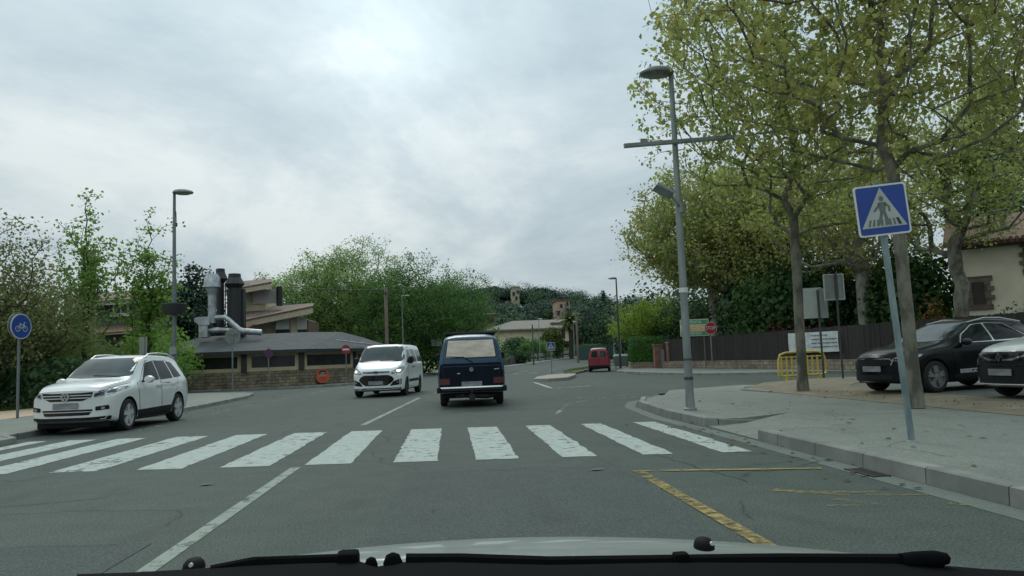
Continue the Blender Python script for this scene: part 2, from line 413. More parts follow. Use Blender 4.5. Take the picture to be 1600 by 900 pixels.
# ------------------------------------------------------------------ terrain, roads, pavements
def hz(x, y):
    t = max(0.0, y - 105.0)
    ramp = 7.0 * (1 - math.exp(-t / 160.0)) * (t / (t + 30.0))
    d = max(0.0, y - 150.0)
    hill = 23.0 * math.exp(-((x + 5) / 125.0) ** 2 - ((y - 400) / 120.0) ** 2) * min(1.0, d / 90.0)
    back = 14.0 * math.exp(-((y - 640) / 170.0) ** 2) * math.exp(-((x - 80) / 420.0) ** 2)
    return ramp + hill + back
def structure(o): o['kind'] = 'structure'; return o

soil = mat('soil', (0.16, 0.125, 0.085), 0.95, var=0.3, scale=1.2, bump=0.5, bscale=30, col2=(0.10, 0.115, 0.05))
A_ROAD = asphalt_mat('asphalt', (0.046, 0.060, 0.051), (0.082, 0.098, 0.085), 0.55)
A_PATCH = asphalt_mat('asphalt_repair', (0.047, 0.061, 0.055), (0.070, 0.085, 0.076), 0.5)
A_LOT = asphalt_mat('asphalt_car_park', (0.105, 0.115, 0.10), (0.15, 0.16, 0.14), 0.3)
PAVE = asphalt_mat('pavement_concrete', (0.138, 0.156, 0.134), (0.215, 0.228, 0.196), 0.36)
KERB = brick_mat('kerb_stone', (0.150, 0.160, 0.142), (0.205, 0.212, 0.188), (0.05, 0.05, 0.045), bw=1.0, bh=4.0, msize=0.008, noise=0.55, bump=0.4)
DIRT = mat('tan_dirt', (0.120, 0.104, 0.066), 0.95, scale=2.2, bump=0.6, bscale=22, col2=(0.205, 0.176, 0.118), lo=0.3, hi=0.7, detail=9)
SAND = mat('sandy_ground', (0.34, 0.25, 0.165), 0.95, scale=1.1, bump=0.4, bscale=20, col2=(0.42, 0.32, 0.22))
PAINT_W = worn_paint('white_road_paint', (0.335, 0.38, 0.345), (0.14, 0.175, 0.16), wear=0.375, scale=6.0, soft=0.09)
PAINT_WW = worn_paint('faded_white_road_paint', (0.29, 0.34, 0.31), (0.09, 0.115, 0.105), wear=0.52, scale=6.0, soft=0.16)
PAINT_L = worn_paint('lane_line_paint', (0.23, 0.27, 0.225), (0.09, 0.115, 0.105), wear=0.36, scale=5.0, soft=0.16)
PAINT_Y = worn_paint('yellow_road_paint', (0.27, 0.21, 0.075), (0.09, 0.115, 0.09), wear=0.40, scale=7.0, soft=0.22, crackle=False)
PAINT_YF = worn_paint('faded_yellow_road_paint', (0.26, 0.20, 0.075), (0.085, 0.11, 0.098), wear=0.46, scale=16.0, soft=0.30, crackle=False)

# graded terrain grid
def axis_pts(a, b, near, fine, coarse):
    out = []; x = 0.0
    st = fine
    while x < b: out.append(x); st = fine if x < near else min(coarse, st * 1.18); x += st
    out.append(b); neg = []; x = 0.0; st = fine
    while x > a: x -= st; neg.append(max(x, a)); st = fine if -x < near else min(coarse, st * 1.18)
    return sorted(set(neg + out))
gx = axis_pts(-1600, 1600, 60, 6, 160); gy = axis_pts(-300, 2600, 200, 6, 160)
V = [(x, y, hz(x, y) - (0.05 if y < 300 else 0.0)) for y in gy for x in gx]
nx = len(gx)
Fq = [(j * nx + i, j * nx + i + 1, (j + 1) * nx + i + 1, (j + 1) * nx + i) for j in range(len(gy) - 1) for i in range(nx - 1)]
g = mesh_np('ground', np.array(V), np.array(Fq), soil, smooth=True); structure(g)

def sheet(name, poly, m, off=0.0, step=4.0, kind='structure'):
    v, f, ring = sheet_geo(poly, step, lambda x, y: hz(x, y) + off)
    return structure(MB().add(v, f).build(name, m, fix=True))
def slab(name, poly, m, hgt=0.12, step=4.0, zf=None):
    zf = zf or (lambda x, y: hz(x, y) + hgt)
    v, f, ring = sheet_geo(poly, step, zf)
    o = MB().add(v, f)
    n = len(ring)
    o.add([(p.x, p.y, zf(p.x, p.y)) for p in ring] + [(p.x, p.y, hz(p.x, p.y) - 0.1) for p in ring], [(i, (i + 1) % n, (i + 1) % n + n, i + n) for i in range(n)])
    return structure(o.build(name, m))
def kerb(line, w=0.15, top=0.125, tops=None, name='kerb'):
    """stone kerb whose road face follows the line; the body lies to the left of the walking direction"""
    P = [Vector(p) for p in line]
    out = []; hs = []
    for i in range(len(P) - 1):
        k = max(1, int((P[i + 1] - P[i]).length / 1.0))
        for j in range(k):
            out.append(P[i].lerp(P[i + 1], j / k))
            if tops: hs.append(tops[i] + (tops[i + 1] - tops[i]) * j / k)
    out.append(P[-1])
    if tops: hs.append(tops[-1])
    mb = MB(); vs = []
    for i, p in enumerate(out):
        d = (out[min(i + 1, len(out) - 1)] - out[max(i - 1, 0)]).normalized(); nrm = Vector((-d.y, d.x))
        q = p + nrm * w; t = hs[i] if tops else top
        z = hz(p.x, p.y)
        vs += [(p.x, p.y, z - 0.1), (p.x + nrm.x * .012, p.y + nrm.y * .012, z + t - 0.015), (p.x + nrm.x * .03, p.y + nrm.y * .03, z + t), (q.x, q.y, z + t), (q.x, q.y, z - 0.1)]
    fs = []
    for i in range(len(out) - 1):
        for k in range(4): a = i * 5 + k; fs.append((a, a + 1, a + 6, a + 5))
    fs += [(0, 1, 2, 3, 4), tuple(reversed(range((len(out) - 1) * 5, len(out) * 5)))]
    mb.add(vs, fs)
    return structure(mb.build(name, KERB))
def strip(name, line, w, m, off=0.0045):
    P = [Vector(p) for p in line]; vs = []; out = []
    for i in range(len(P) - 1):
        k = max(1, int((P[i + 1] - P[i]).length / 1.5))
        for j in range(k): out.append(P[i].lerp(P[i + 1], j / k))
    out.append(P[-1])
    for i, p in enumerate(out):
        d = (out[min(i + 1, len(out) - 1)] - out[max(i - 1, 0)]).normalized(); nn = Vector((-d.y, d.x)) * w / 2
        for q in (p + nn, p - nn): vs.append((q.x, q.y, hz(q.x, q.y) + off))
    return structure(MB().add(vs, [(2 * i, 2 * i + 1, 2 * i + 3, 2 * i + 2) for i in range(len(out) - 1)]).build(name, m))

# main road with its side streets, one sheet (z = 0), slopes up beyond y = 88
LEFT_EDGE = [(-6.6, 47.0), (-6.0, 50), (-4.3, 60), (-2.3, 74), (-0.6, 86), (3.0, 99), (8.1, 109), (18.8, 135), (27, 150), (50, 195), (72, 240)]
RIGHT_EDGE = [(11.6, 53.4), (13.6, 61), (17.5, 74), (22, 88), (30, 108), (44, 138), (70, 190), (95, 240)]
road_poly = [(-9.3, -12), (4.6, -12), (4.6, 14), (6.5, 24), (45, 24), (45, 41), (13.0, 41.5), (11.4, 46)] + RIGHT_EDGE + [(85, 244)] + LEFT_EDGE[::-1] + [(-9, 47.3), (-45, 47.3), (-45, 42), (-12, 42), (-9.3, 36)]
sheet('road', road_poly, A_ROAD, 0.0, 5.0)
slab('car_park', [(10.0, -8), (45, -8), (45, 25.6), (13.6, 25.6), (12.4, 23.0), (10.6, 20.5), (10.0, 17.5)], A_LOT, 0.195, 4.0)

# right pavement corner, with the dropped kerb at the crossing
RK = [(4.32, -12), (4.32, 10.75)]
kerb(RK[::-1], tops=[0.16, 0.16])
kerb([(6.1, 13.6), (5.0, 12.95), (4.35, 13.1), (4.27, 15.2), (4.5, 18.4), (5.0, 20.2), (5.9, 21.4), (6.8, 22.2), (7.6, 22.9)][::-1], tops=[0.02, 0.06, 0.10, 0.14, 0.15, 0.15, 0.15, 0.09, 0.012])
PV = MB()
slab('pavement', [(4.4, -12), (8.85, -12), (8.85, 14.6), (8.6, 19), (8.3, 21.9), (7.8, 22.8), (6.85, 22.0), (6.0, 21.25), (5.12, 20.1), (4.62, 18.35), (4.4, 15.2), (4.44, 13.2), (5.0, 13.06), (6.1, 13.7), (6.15, 11.2), (4.47, 10.72)], PAVE, 0.118, 1.2)
v_, f_, r_ = sheet_geo([(4.34, 10.72), (6.18, 11.15), (6.15, 13.72), (5.0, 13.0), (4.38, 13.1)], .5, lambda x, y: .006 + .112 * max(0, min(1, (x - 4.5) / 1.6)))
structure(MB().add(v_, f_).build('crossing_ramp', PAVE))
sheet('street_apron', [(5.9, 21.5), (7.0, 22.4), (8.25, 22.6), (8.9, 23.6), (12, 25.9), (10.5, 27.4), (7.4, 25.8)], PAVE, 0.006, 2.0)
slab('dirt_verge', [(8.86, -12), (10.3, -12), (10.2, 14), (10.25, 17.3), (10.9, 20.4), (12.6, 22.8), (14.0, 24.9), (14.2, 25.6), (12.6, 25.8), (10.0, 24.1), (8.75, 22.6), (8.4, 21.8), (8.62, 18.8)], DIRT, 0.13, 0.8, lambda x, y: .13 + .075 * max(0, min(1, (x - 8.9) / 1.1)))
kerb([(14.3, 25.75), (12.5, 25.9), (9.95, 24.2), (8.7, 22.7), (8.35, 21.8), (8.5, 20.2)], w=0.12, top=0.16)
# pavement along the brushwood fence, beyond the side street
FK = [(34, 31.5), (19.5, 33.5), (17.2, 36.0), (14.9, 37.6), (13.2, 39.6), (12.2, 44), (11.5, 50), (11.75, 54), (13.6, 61), (17.5, 74), (22, 88), (30, 108), (44, 138), (70, 190), (95, 240)]
kerb(FK[::-1], top=0.13)
slab('pavement', [(34, 31.65), (19.6, 33.7), (17.3, 36.2), (15.0, 37.8), (13.35, 39.7), (12.35, 44), (11.65, 50), (11.9, 54), (13.8, 61), (17.7, 74), (22.2, 87.9), (30.2, 107.9), (44.2, 137.9), (70.2, 189.9), (95.2, 239.9), (97.5, 239), (72.6, 188.6), (46.6, 136.6), (32.6, 106.6), (24.6, 86.6), (20.2, 73), (16.6, 56.6), (19.3, 40), (19.6, 34.8), (34, 33)], PAVE, 0.118, 3.0)
# left pavement island with parked cars' bay, then the pavement beyond the side street
LKL = [(-8.5, -12), (-8.5, 16.0), (-9.05, 16.7), (-9.05, 22.4), (-8.4, 23.4), (-8.45, 28), (-8.7, 34.2), (-9.2, 37.2), (-10.3, 39.4), (-12.5, 40.9), (-45, 41.8)]
kerb(LKL, top=0.13)
slab('pavement', [(-8.62, -12), (-8.62, 16.06), (-9.17, 16.75), (-9.17, 22.35), (-8.52, 23.4), (-8.57, 28), (-8.82, 34.2), (-9.3, 37.1), (-10.4, 39.3), (-12.5, 40.75), (-45, 41.65), (-45, 40.0), (-13.2, 38.6), (-12.6, 30), (-12.4, -12)], PAVE, 0.118, 2.5)
slab('sandy_path', [(-12.42, -12), (-12.62, 30), (-13.2, 38.5), (-15.8, 38.4), (-15.5, 29), (-18.5, 20), (-19, -12)], SAND, 0.125, 3.0)
LK2 = [(-45, 47.2), (-9.2, 47.25), (-6.75, 48.2)] + LEFT_EDGE[1:]
kerb(LK2, top=0.11)
slab('pavement', [(-45, 47.32), (-9.2, 47.37), (-6.85, 48.3), (-6.15, 50.05), (-4.45, 60.05), (-2.45, 74.05), (-0.75, 86.05), (2.87, 99.1), (7.97, 109.1), (18.67, 135.1), (26.87, 150.1), (49.87, 195.1), (71.87, 240.1), (69.6, 241), (47.5, 196), (24.6, 151.2), (16.4, 136.2), (5.9, 110.3), (1.0, 100.1), (-2.6, 86.5), (-4.3, 74.4), (-6.4, 60.4), (-8.3, 50.6), (-45, 50.6)], PAVE, 0.10, 4.0)
# traffic island: speckled nose, then a long grassy divider
NOSE = mat('island_concrete', (0.22, 0.205, 0.165), 0.9, scale=3.0, bump=0.4, col2=(0.30, 0.285, 0.235))
GRASSG = mat('rough_grass_soil', (0.05, 0.085, 0.02), 0.95, scale=3, col2=(0.10, 0.12, 0.04))
nose = [(4.35, 40.4), (5.0, 39.6), (6.2, 40.6), (7.4, 45.5), (7.9, 48.5), (7.2, 49.5), (6.1, 48.0), (5.0, 44.5)]
slab('traffic_island', nose, NOSE, 0.17, 1.0)
div = [(7.9, 53.5), (8.7, 53.2), (11.2, 62), (15.0, 74), (19.6, 91), (24.6, 104), (23.8, 104.4), (18.7, 91.4), (14.0, 74.3), (10.2, 62.3)]
slab('traffic_divider', div, KERB, 0.15, 2.0)
slab('divider_grass', [(8.05, 53.8), (8.6, 53.6), (11.0, 62.1), (14.8, 74.1), (19.4, 91.1), (24.3, 104), (24.0, 104.2), (18.9, 91.3), (14.2, 74.2), (10.4, 62.3)], GRASSG, 0.19, 2.0)

# painted markings --------------------------------------------------
BARS = [(-8.4, -8.05), (-7.6, -7.03), (-6.6, -6.02), (-5.42, -4.76), (-4.22, -3.6), (-3.08, -2.42), (-1.95, -1.34), (-0.78, -0.2), (0.3, 0.85), (1.4, 1.85), (2.43, 2.81), (3.41, 3.79)]
def near_y(x): return 10.18 - 0.145 * x
def far_y(x): return 14.98 - 0.155 * x
mbz = MB(); rgm = random.Random(9)
for a, b in BARS:
    cs = [Vector((a, near_y(a))), Vector((b, near_y(b))), Vector((b, far_y(b))), Vector((a, far_y(a)))]; pp = []
    for i in range(4):      # slightly ragged painted edges
        k = 4 if i % 2 == 0 else 22
        for j in range(k): q = cs[i].lerp(cs[(i + 1) % 4], j / k); pp.append((q.x + rgm.gauss(0, .008), q.y + rgm.gauss(0, .008), .0045))
    mbz.add(pp, [tuple(range(len(pp)))])
structure(mbz.build('crosswalk_marking', PAINT_W))
strip('lane_line', [(-2.03, -6), (-2.02, 10.25)], 0.13, PAINT_L)
strip('lane_line', [(-1.88, 16.7), (-1.14, 28.0)], 0.13, PAINT_L)
strip('lane_line', [(-0.7, 31.5), (0.3, 37)], 0.12, PAINT_WW)
strip('lane_line', [(1.1, 41), (3.2, 50)], 0.12, PAINT_WW)
strip('edge_line', [(-6.9, 30.5), (-6.5, 36), (-6.15, 48), (-5.6, 52)], 0.12, PAINT_WW)
for a, b in ((17.9, 19.3), (20.4, 22.0), (23.4, 25.2), (26.6, 28.6)): strip('bay_line', [(-7.0, a), (-7.0, b)], 0.12, PAINT_WW)
for q in range(5):      # small diamonds of the far crossing
    x = 0.6 + q * 1.35; y = 60.5 + q * 0.05
    structure(MB().add([(x, y, .008), (x + .65, y, .008), (x + 1.6, y + 4.6, .008), (x + .95, y + 4.6, .008)], [(0, 1, 2, 3)]).build('crosswalk_marking', PAINT_WW))
for q in range(4):
    x = 4.6 + q * 1.5; y = 71 + q * .2
    structure(MB().add([(x, y, .008), (x + .8, y, .008), (x + 1.5, y + 3.5, .008), (x + .7, y + 3.5, .008)], [(0, 1, 2, 3)]).build('yield_marking', PAINT_WW))
strip('island_line', [(4.3, 39.8), (4.12, 31.4), (5.9, 32.4)], 0.16, PAINT_W)
strip('island_line', [(4.15, 31.2), (7.4, 33.1)], 0.15, PAINT_WW)
strip('island_line', [(5.0, 38.6), (7.0, 38.0), (9.2, 38.8)], 0.15, PAINT_WW)
strip('island_line', [(4.6, 36.0), (6.2, 35.0), (8.6, 36.4)], 0.15, PAINT_WW)
strip('turning_line', [(2.6, 24.5), (5.2, 22.6), (6.6, 22.9)], 0.12, PAINT_WW)
strip('turning_line', [(2.3, 17.2), (3.2, 21.0), (5.8, 24.6)], 0.10, PAINT_WW)
strip('bay_line', [(2.03, 8.55), (2.08, -4)], 0.12, PAINT_Y, 0.0085)
strip('bay_line', [(1.97, 8.5), (3.9, 8.02)], 0.09, PAINT_Y, 0.0095)
mbw = MB()
for k, (x0, y0_, x1, y1_, w_) in enumerate(((2.92, 6.98, 3.42, 6.55, .13), (3.18, 6.78, 3.70, 6.62, .11), (3.22, 6.42, 3.46, 6.05, .13), (3.55, 6.52, 4.02, 6.38, .09), (3.02, 6.18, 3.30, 6.12, .08), (3.95, 6.0, 4.06, 5.86, .08), (3.62, 5.95, 3.92, 5.82, .05))):
    a = Vector((x0, y0_)); b = Vector((x1, y1_)); d = (b - a).normalized(); n = Vector((-d.y, d.x)) * w_ / 2
    mbw.add([(q.x, q.y, .0045 + .0003 * k) for q in (a - n, b - n * .6, b + n * .6, a + n)], [(0, 1, 2, 3)])
structure(mbw.build('faded_lettering_marking', PAINT_YF))
sheet('asphalt_repair', [(-0.55, 9.25), (1.75, 9.0), (2.0, 7.7), (1.85, 5.8), (1.75, -6), (-0.75, -6), (-0.62, 6.5)], A_PATCH, 0.004, 2.0)
sheet('asphalt_repair', [(-7.8, 6.9), (-2.3, 6.2), (-2.4, -2), (-8.2, -2)], A_PATCH, 0.004, 3.0)
# pale concrete gutter along the right kerb
GUT = asphalt_mat('gutter_concrete', (0.105, 0.125, 0.108), (0.150, 0.170, 0.150), 0.3)
strip('gutter', [(4.17, -12), (4.17, 10.8), (4.12, 13.2), (4.08, 15.3), (4.32, 18.6), (4.85, 20.5), (5.8, 21.7)], 0.26, GUT, 0.003)
# gutter drain
GRATE = mat('cast_iron', (0.06, 0.064, 0.06), 0.6, metal=0.6)
mb = MB(); 
for k in range(11): mb.box((4.17, 7.36 + k * .05, 0.010), (.16, .022, .010))
mb.box((4.09, 7.61, .010), (.02, .56, .012)); mb.box((4.255, 7.61, .010), (.02, .56, .012))
tag(mb.build('drain_grate', GRATE), 'dark slotted drain grate in the gutter by the right kerb', 'drain')
# sealed joints and cracks across the asphalt
SEAL = mat('bitumen_seal', (0.036, 0.043, 0.039), 0.95, spec=.08, var=.3, scale=9)
def seam(pts, w, seed):
    r_ = random.Random(seed); P = [Vector(p) for p in pts]; out = []
    for i in range(len(P) - 1):
        k = max(2, int((P[i + 1] - P[i]).length / .22))
        for j in range(k): q = P[i].lerp(P[i + 1], j / k); out.append((q.x + r_.gauss(0, .022), q.y + r_.gauss(0, .022)))
    strip('sealed_joint', out, w, SEAL, .0042)
for n_, (pts, w) in enumerate((([(-0.58, 9.25), (1.75, 9.02)], .012), ([(-8.3, 8.3), (-5.6, 8.0), (-3.4, 8.6)], .010), ([(-7.9, 6.9), (-4.6, 6.4), (-2.3, 6.2)], .010), ([(-1.6, 18.8), (1.0, 19.6), (3.9, 19.0)], .03), ([(2.7, 13.0), (2.55, 9.9), (2.9, 7.2)], .009))): seam(pts, w, n_)
# small debris on the road and litter leaves
for (px, py) in ((322, 757), (932, 734)):
    p = gp(px, py, 0.01)
    mb = MB().add([(p.x - .09, p.y - .03, .012), (p.x + .02, p.y - .05, .02), (p.x + .1, p.y + .02, .03), (p.x - .02, p.y + .05, .014)], [(0, 1, 2, 3)])
    tag(mb.build('fallen_leaf', mat('dead_leaf', (.03, .025, .02))), 'dark leaf lying on the asphalt ' + ('left of the lane line' if px < 500 else 'near the yellow corner'), 'leaf')
# ------------------------------------------------------------------ vehicles
RUBBER = mat('rubber', (0.014, 0.014, 0.014), 0.9, scale=20, var=0.3)
TRIM = mat('silver_trim', (0.46, 0.47, 0.47), 0.4, var=.05)
ALLOY = mat('alloy', (0.52, 0.53, 0.53), 0.38, metal=0.35, var=0.06)
ALLOY_D = mat('dark_alloy', (0.26, 0.265, 0.27), 0.4, metal=0.6, var=0.06)
STEELR = mat('steel_rim', (0.06, 0.06, 0.062), 0.5, metal=0.5)
PLASTIC = mat('black_plastic', (0.010, 0.011, 0.012), 0.6, spec=.2, scale=30, var=0.25)
GLOSSB = mat('gloss_black', (0.008, 0.008, 0.009), 0.12, scale=3)
GLASS = mat('dark_window_glass', (0.007, 0.010, 0.010), 0.10, spec=0.16, scale=2, var=0.3)
GLASS_W = mat('windscreen_glass', (0.016, 0.030, 0.029), 0.05, spec=0.35, scale=1.5, var=0.5)
CHROME = mat('chrome', (0.50, 0.51, 0.51), 0.18, metal=1.0, var=0.04)
LAMPGL = mat('headlamp_glass', (0.20, 0.215, 0.22), 0.10, spec=0.5, scale=14, var=0.9, metal=0.3)
LAMPON = mat('lit_headlamp', (0.9, 0.88, 0.82), 0.2, emit=(1.0, 0.93, 0.8), es=1.3)
REDL = mat('red_lamp', (0.085, 0.013, 0.012), 0.3, scale=12, var=0.3)
PLATE = mat('blurred_plate', (0.20, 0.205, 0.21), 0.5, scale=3.0, var=0.45)
ARCH = mat('wheel_arch', (0.006, 0.006, 0.006), 0.9)
def paint(name, c, rough=0.28, coat=0.6, var=0.05): return mat(name, c, rough, coat=coat, var=var, scale=1.5)
WHITE_P = paint('white_car_paint', (0.60, 0.62, 0.60))
WHITE_V = paint('white_van_paint', (0.66, 0.69, 0.68))
BLACK_P = mat('black_car_paint', (0.005, 0.006, 0.008), 0.2, spec=.16, coat=.12, scale=2)
BLUE_P = paint('blue_van_paint', (0.014, 0.066, 0.125), 0.38, 0.25, 0.12)
NAVY_P = mat('navy_van_paint', (0.004, 0.009, 0.016), 0.5, spec=.12, var=.2, scale=1.5)
RED_P = paint('red_van_paint', (0.19, 0.010, 0.020), 0.4, 0.4, 0.1)
SILVER_P = paint('silver_paint', (0.35, 0.37, 0.38), 0.3, 0.5)

def pchip(xs, ys, x):
    xs = np.array(xs, float); ys = np.array(ys, float); x = np.clip(np.array(x, float), xs[0], xs[-1])
    h = np.diff(xs); d = np.diff(ys) / h; n = len(xs); mm = np.zeros(n)
    for i in range(1, n - 1):
        if d[i - 1] * d[i] > 0:
            w1 = 2 * h[i] + h[i - 1]; w2 = h[i] + 2 * h[i - 1]; mm[i] = (w1 + w2) / (w1 / d[i - 1] + w2 / d[i])
    mm[0] = d[0]; mm[-1] = d[-1]
    i = np.clip(np.searchsorted(xs, x) - 1, 0, n - 2); t = (x - xs[i]) / h[i]
    return (1 + 2 * t) * (1 - t) ** 2 * ys[i] + t * (1 - t) ** 2 * h[i] * mm[i] + t * t * (3 - 2 * t) * ys[i + 1] + t * t * (t - 1) * h[i] * mm[i + 1]
def refine(P, k):
    P = np.array(P, float); out = []
    for i in range(len(P) - 1):
        p1 = P[i]; p2 = P[i + 1]
        for j in range(k):
            t = j / k
            out.append(p1 + (p2 - p1) * t)
    out.append(P[-1]); return np.array(out)
def round_poly(poly, r=0.06, k=4):
    """round the corners of an outline by radius r (clamped)"""
    P = [Vector(p) for p in poly]; n = len(P); out = []
    for i in range(n):
        a, b, c = P[i - 1], P[i], P[(i + 1) % n]
        d1 = (a - b); d2 = (c - b); l = min(r, d1.length * .45, d2.length * .45)
        p = b + d1.normalized() * l; q = b + d2.normalized() * l
        for j in range(k + 1):
            t = j / k; out.append(tuple(p * (1 - t) ** 2 + b * 2 * t * (1 - t) + q * t * t))
    return out

class Car:
    """body lofted from lengthwise rails (s = metres back from the nose); local +Y is forward, +X the car's right side"""
    def __init__(c, L, rails, kf=0.22, kr=0.10, kz=0.05, crown=0.02, r=0.10):
        c.L = L; c.r = r; c.rails = rails; c.crown = crown; c.kf = kf; c.kr = kr; c.kz = kz
        S = np.unique(np.concatenate([np.linspace(0, L, 84), np.array([0.03, 0.06, 0.1, L - .03, L - .06, L - .1])]))
        g = {k: pchip([p[0] for p in v], [p[1] for p in v], S) for k, v in rails.items()}
        rings = []
        for i, s in enumerate(S):
            zb, zs, zt, w, wt = (g[k][i] for k in ('zb', 'zs', 'zt', 'w', 'wt'))
            zs = min(zs, zt - 0.09); rr = min(r, (zt - zs) * .45); ws = 0.968 * w
            wt = min(wt, ws - 0.01)
            mid = ((ws + wt) / 2 + 0.018, (zs + zt - rr) / 2)
            hp = [(0, zb), (.75 * w, zb), (.93 * w, zb + .012), (.978 * w, zb + .05), (.995 * w, zb + .14), (w, zb + .5 * (zs - zb)), (w * .996, zb + .75 * (zs - zb)), (.985 * w, zs - .04), (ws, zs),
                  mid, (wt + .006, zt - rr), (wt - .12 * rr, zt - .55 * rr), (wt - .45 * rr, zt - .2 * rr), (wt - 1.0 * rr, zt - .05 * rr), (wt * .55, zt + crown * .7), (0, zt + crown)]
            hp = refine(hp, 2)
            ring = [(x, z) for x, z in hp] + [(-x, z) for x, z in hp[-2:0:-1]]
            rings.append((s, ring))
        n = len(rings[0][1]); vs = []; fs = []
        def defm(x, s, z):
            w0 = 0.9; a = abs(x) / w0
            f = max(0.0, 1 - s / 0.9); b = max(0.0, 1 - (L - s) / 0.7)
            s2 = s + kf * a ** 2.4 * f - kr * a ** 2.6 * b
            return (x, L / 2 - s2, z)
        zc = rails['zb'][0][1] * .5 + rails['zt'][0][1] * .5
        def cap(ring, s, ks):
            zz = [p[1] for p in ring]; cz = (min(zz) + max(zz)) / 2
            return [[(x * k, cz + (z - cz) * k) for x, z in ring] for k in ks]
        allr = [(0.0, q) for q in cap(rings[0][1], 0, (0.04, .25, .5, .75, .92))] + rings + [(L, q) for q in cap(rings[-1][1], L, (.92, .75, .5, .25, 0.04))]
        for s, ring in allr:
            for x, z in ring: vs.append(defm(x, s, z))
        for i in range(len(allr) - 1):
            for k in range(n): a = i * n + k; b = i * n + (k + 1) % n; fs.append((a, a + n, b + n, b))
        fs.append(tuple(range(n))); fs.append(tuple(reversed(range((len(allr) - 1) * n, len(allr) * n))))
        c.v = vs; c.f = fs
        bm = bmesh.new(); me = bpy.data.meshes.new('tmp'); me.from_pydata(vs, [], fs); bm.from_mesh(me); bmesh.ops.recalc_face_normals(bm, faces=bm.faces)
        bmesh.ops.triangulate(bm, faces=bm.faces); c.bvh = BVHTree.FromBMesh(bm); bm.free(); bpy.data.meshes.remove(me)
    def body(c, m, root, axles, rw, wx, name='body', gap=0.05):
        o = MB().add(c.v, c.f).build(name, [m, ARCH], None, smooth=38)
        cm = MB()
        for ya in axles:
            for sx in (-1, 1): cm.lathe([(rw + gap, sx * (wx - .26)), (rw + gap, sx * (wx + .35))], (0, ya, rw), 'X', 28)
        ct = cm.build('cutter', ARCH)
        md = o.modifiers.new('b', 'BOOLEAN'); md.operation = 'DIFFERENCE'; md.object = ct; md.solver = 'EXACT'
        try: md.material_mode = 'TRANSFER'
        except Exception: pass
        dg = bpy.context.evaluated_depsgraph_get()
        me = bpy.data.meshes.new_from_object(o.evaluated_get(dg)); o.modifiers.clear(); old = o.data; o.data = me
        bpy.data.objects.remove(ct); bpy.data.meshes.remove(old)
        smooth_mesh(o.data, 38); o.parent = root; o.name = name
        return o
    def patch(c, poly, view, m, name, parent, off=.004, step=.07, rim=.015, smooth=50):
        P = [Vector(p) for p in poly]; ring = []
        for i in range(len(P)):
            a, b = P[i], P[(i + 1) % len(P)]; k = max(1, int((b - a).length / step))
            for j in range(k): ring.append(a.lerp(b, j / k))
        pts = list(ring)
        x0, x1 = min(p.x for p in P), max(p.x for p in P); y0, y1 = min(p.y for p in P), max(p.y for p in P)
        x = x0 + step / 2
        while x < x1:
            y = y0 + step / 2
            while y < y1: pts.append(Vector((x, y))); y += step
            x += step
        ov, oe, of, *_ = delaunay_2d_cdt(pts, [], [list(range(len(ring)))], 1, 1e-5)
        d = {'L': Vector((1, 0, 0)), 'R': Vector((-1, 0, 0)), 'F': Vector((0, -1, 0)), 'B': Vector((0, 1, 0)), 'T': Vector((0, 0, -1))}[view]
        vs = []; ins = []
        for p in ov:
            if view in 'LR': o = Vector((0, p.x, p.y)) - d * 6
            elif view in 'FB': o = Vector((p.x, 0, p.y)) - d * 6
            else: o = Vector((p.x, p.y, 0)) - d * 6
            h = c.bvh.ray_cast(o, d)
            if h[0] is None:
                h = c.bvh.find_nearest(o + d * (6 - (c.L / 2 if view in 'FB' else .9)))
            q, nn = h[0], h[1]
            if nn.dot(d) > 0: nn = -nn
            nn = (nn - d * .3).normalized()
            vs.append(q + nn * off); ins.append(q - nn * rim)
        # boundary edges
        cnt = {}
        for f in of:
            for i in range(len(f)):
                e = (f[i], f[(i + 1) % len(f)]); cnt[e] = cnt.get(e, 0) + 1
        n = len(vs); fs = [tuple(f) for f in of]
        for (a, b) in cnt:
            if (b, a) not in cnt: fs.append((b, a, a + n, b + n))
        al = vs + ins; used = sorted({i for f in fs for i in f}); ix = {o: k for k, o in enumerate(used)}
        return MB().add([al[i] for i in used], [tuple(ix[i] for i in f) for f in fs]).build(name, m, parent, smooth=smooth)
    def both(c, poly, m, name, parent, **k):
        return [c.patch(poly, v, m, name, parent, **k) for v in 'LR']
def mirror(poly): return [(-a, b) for a, b in poly]
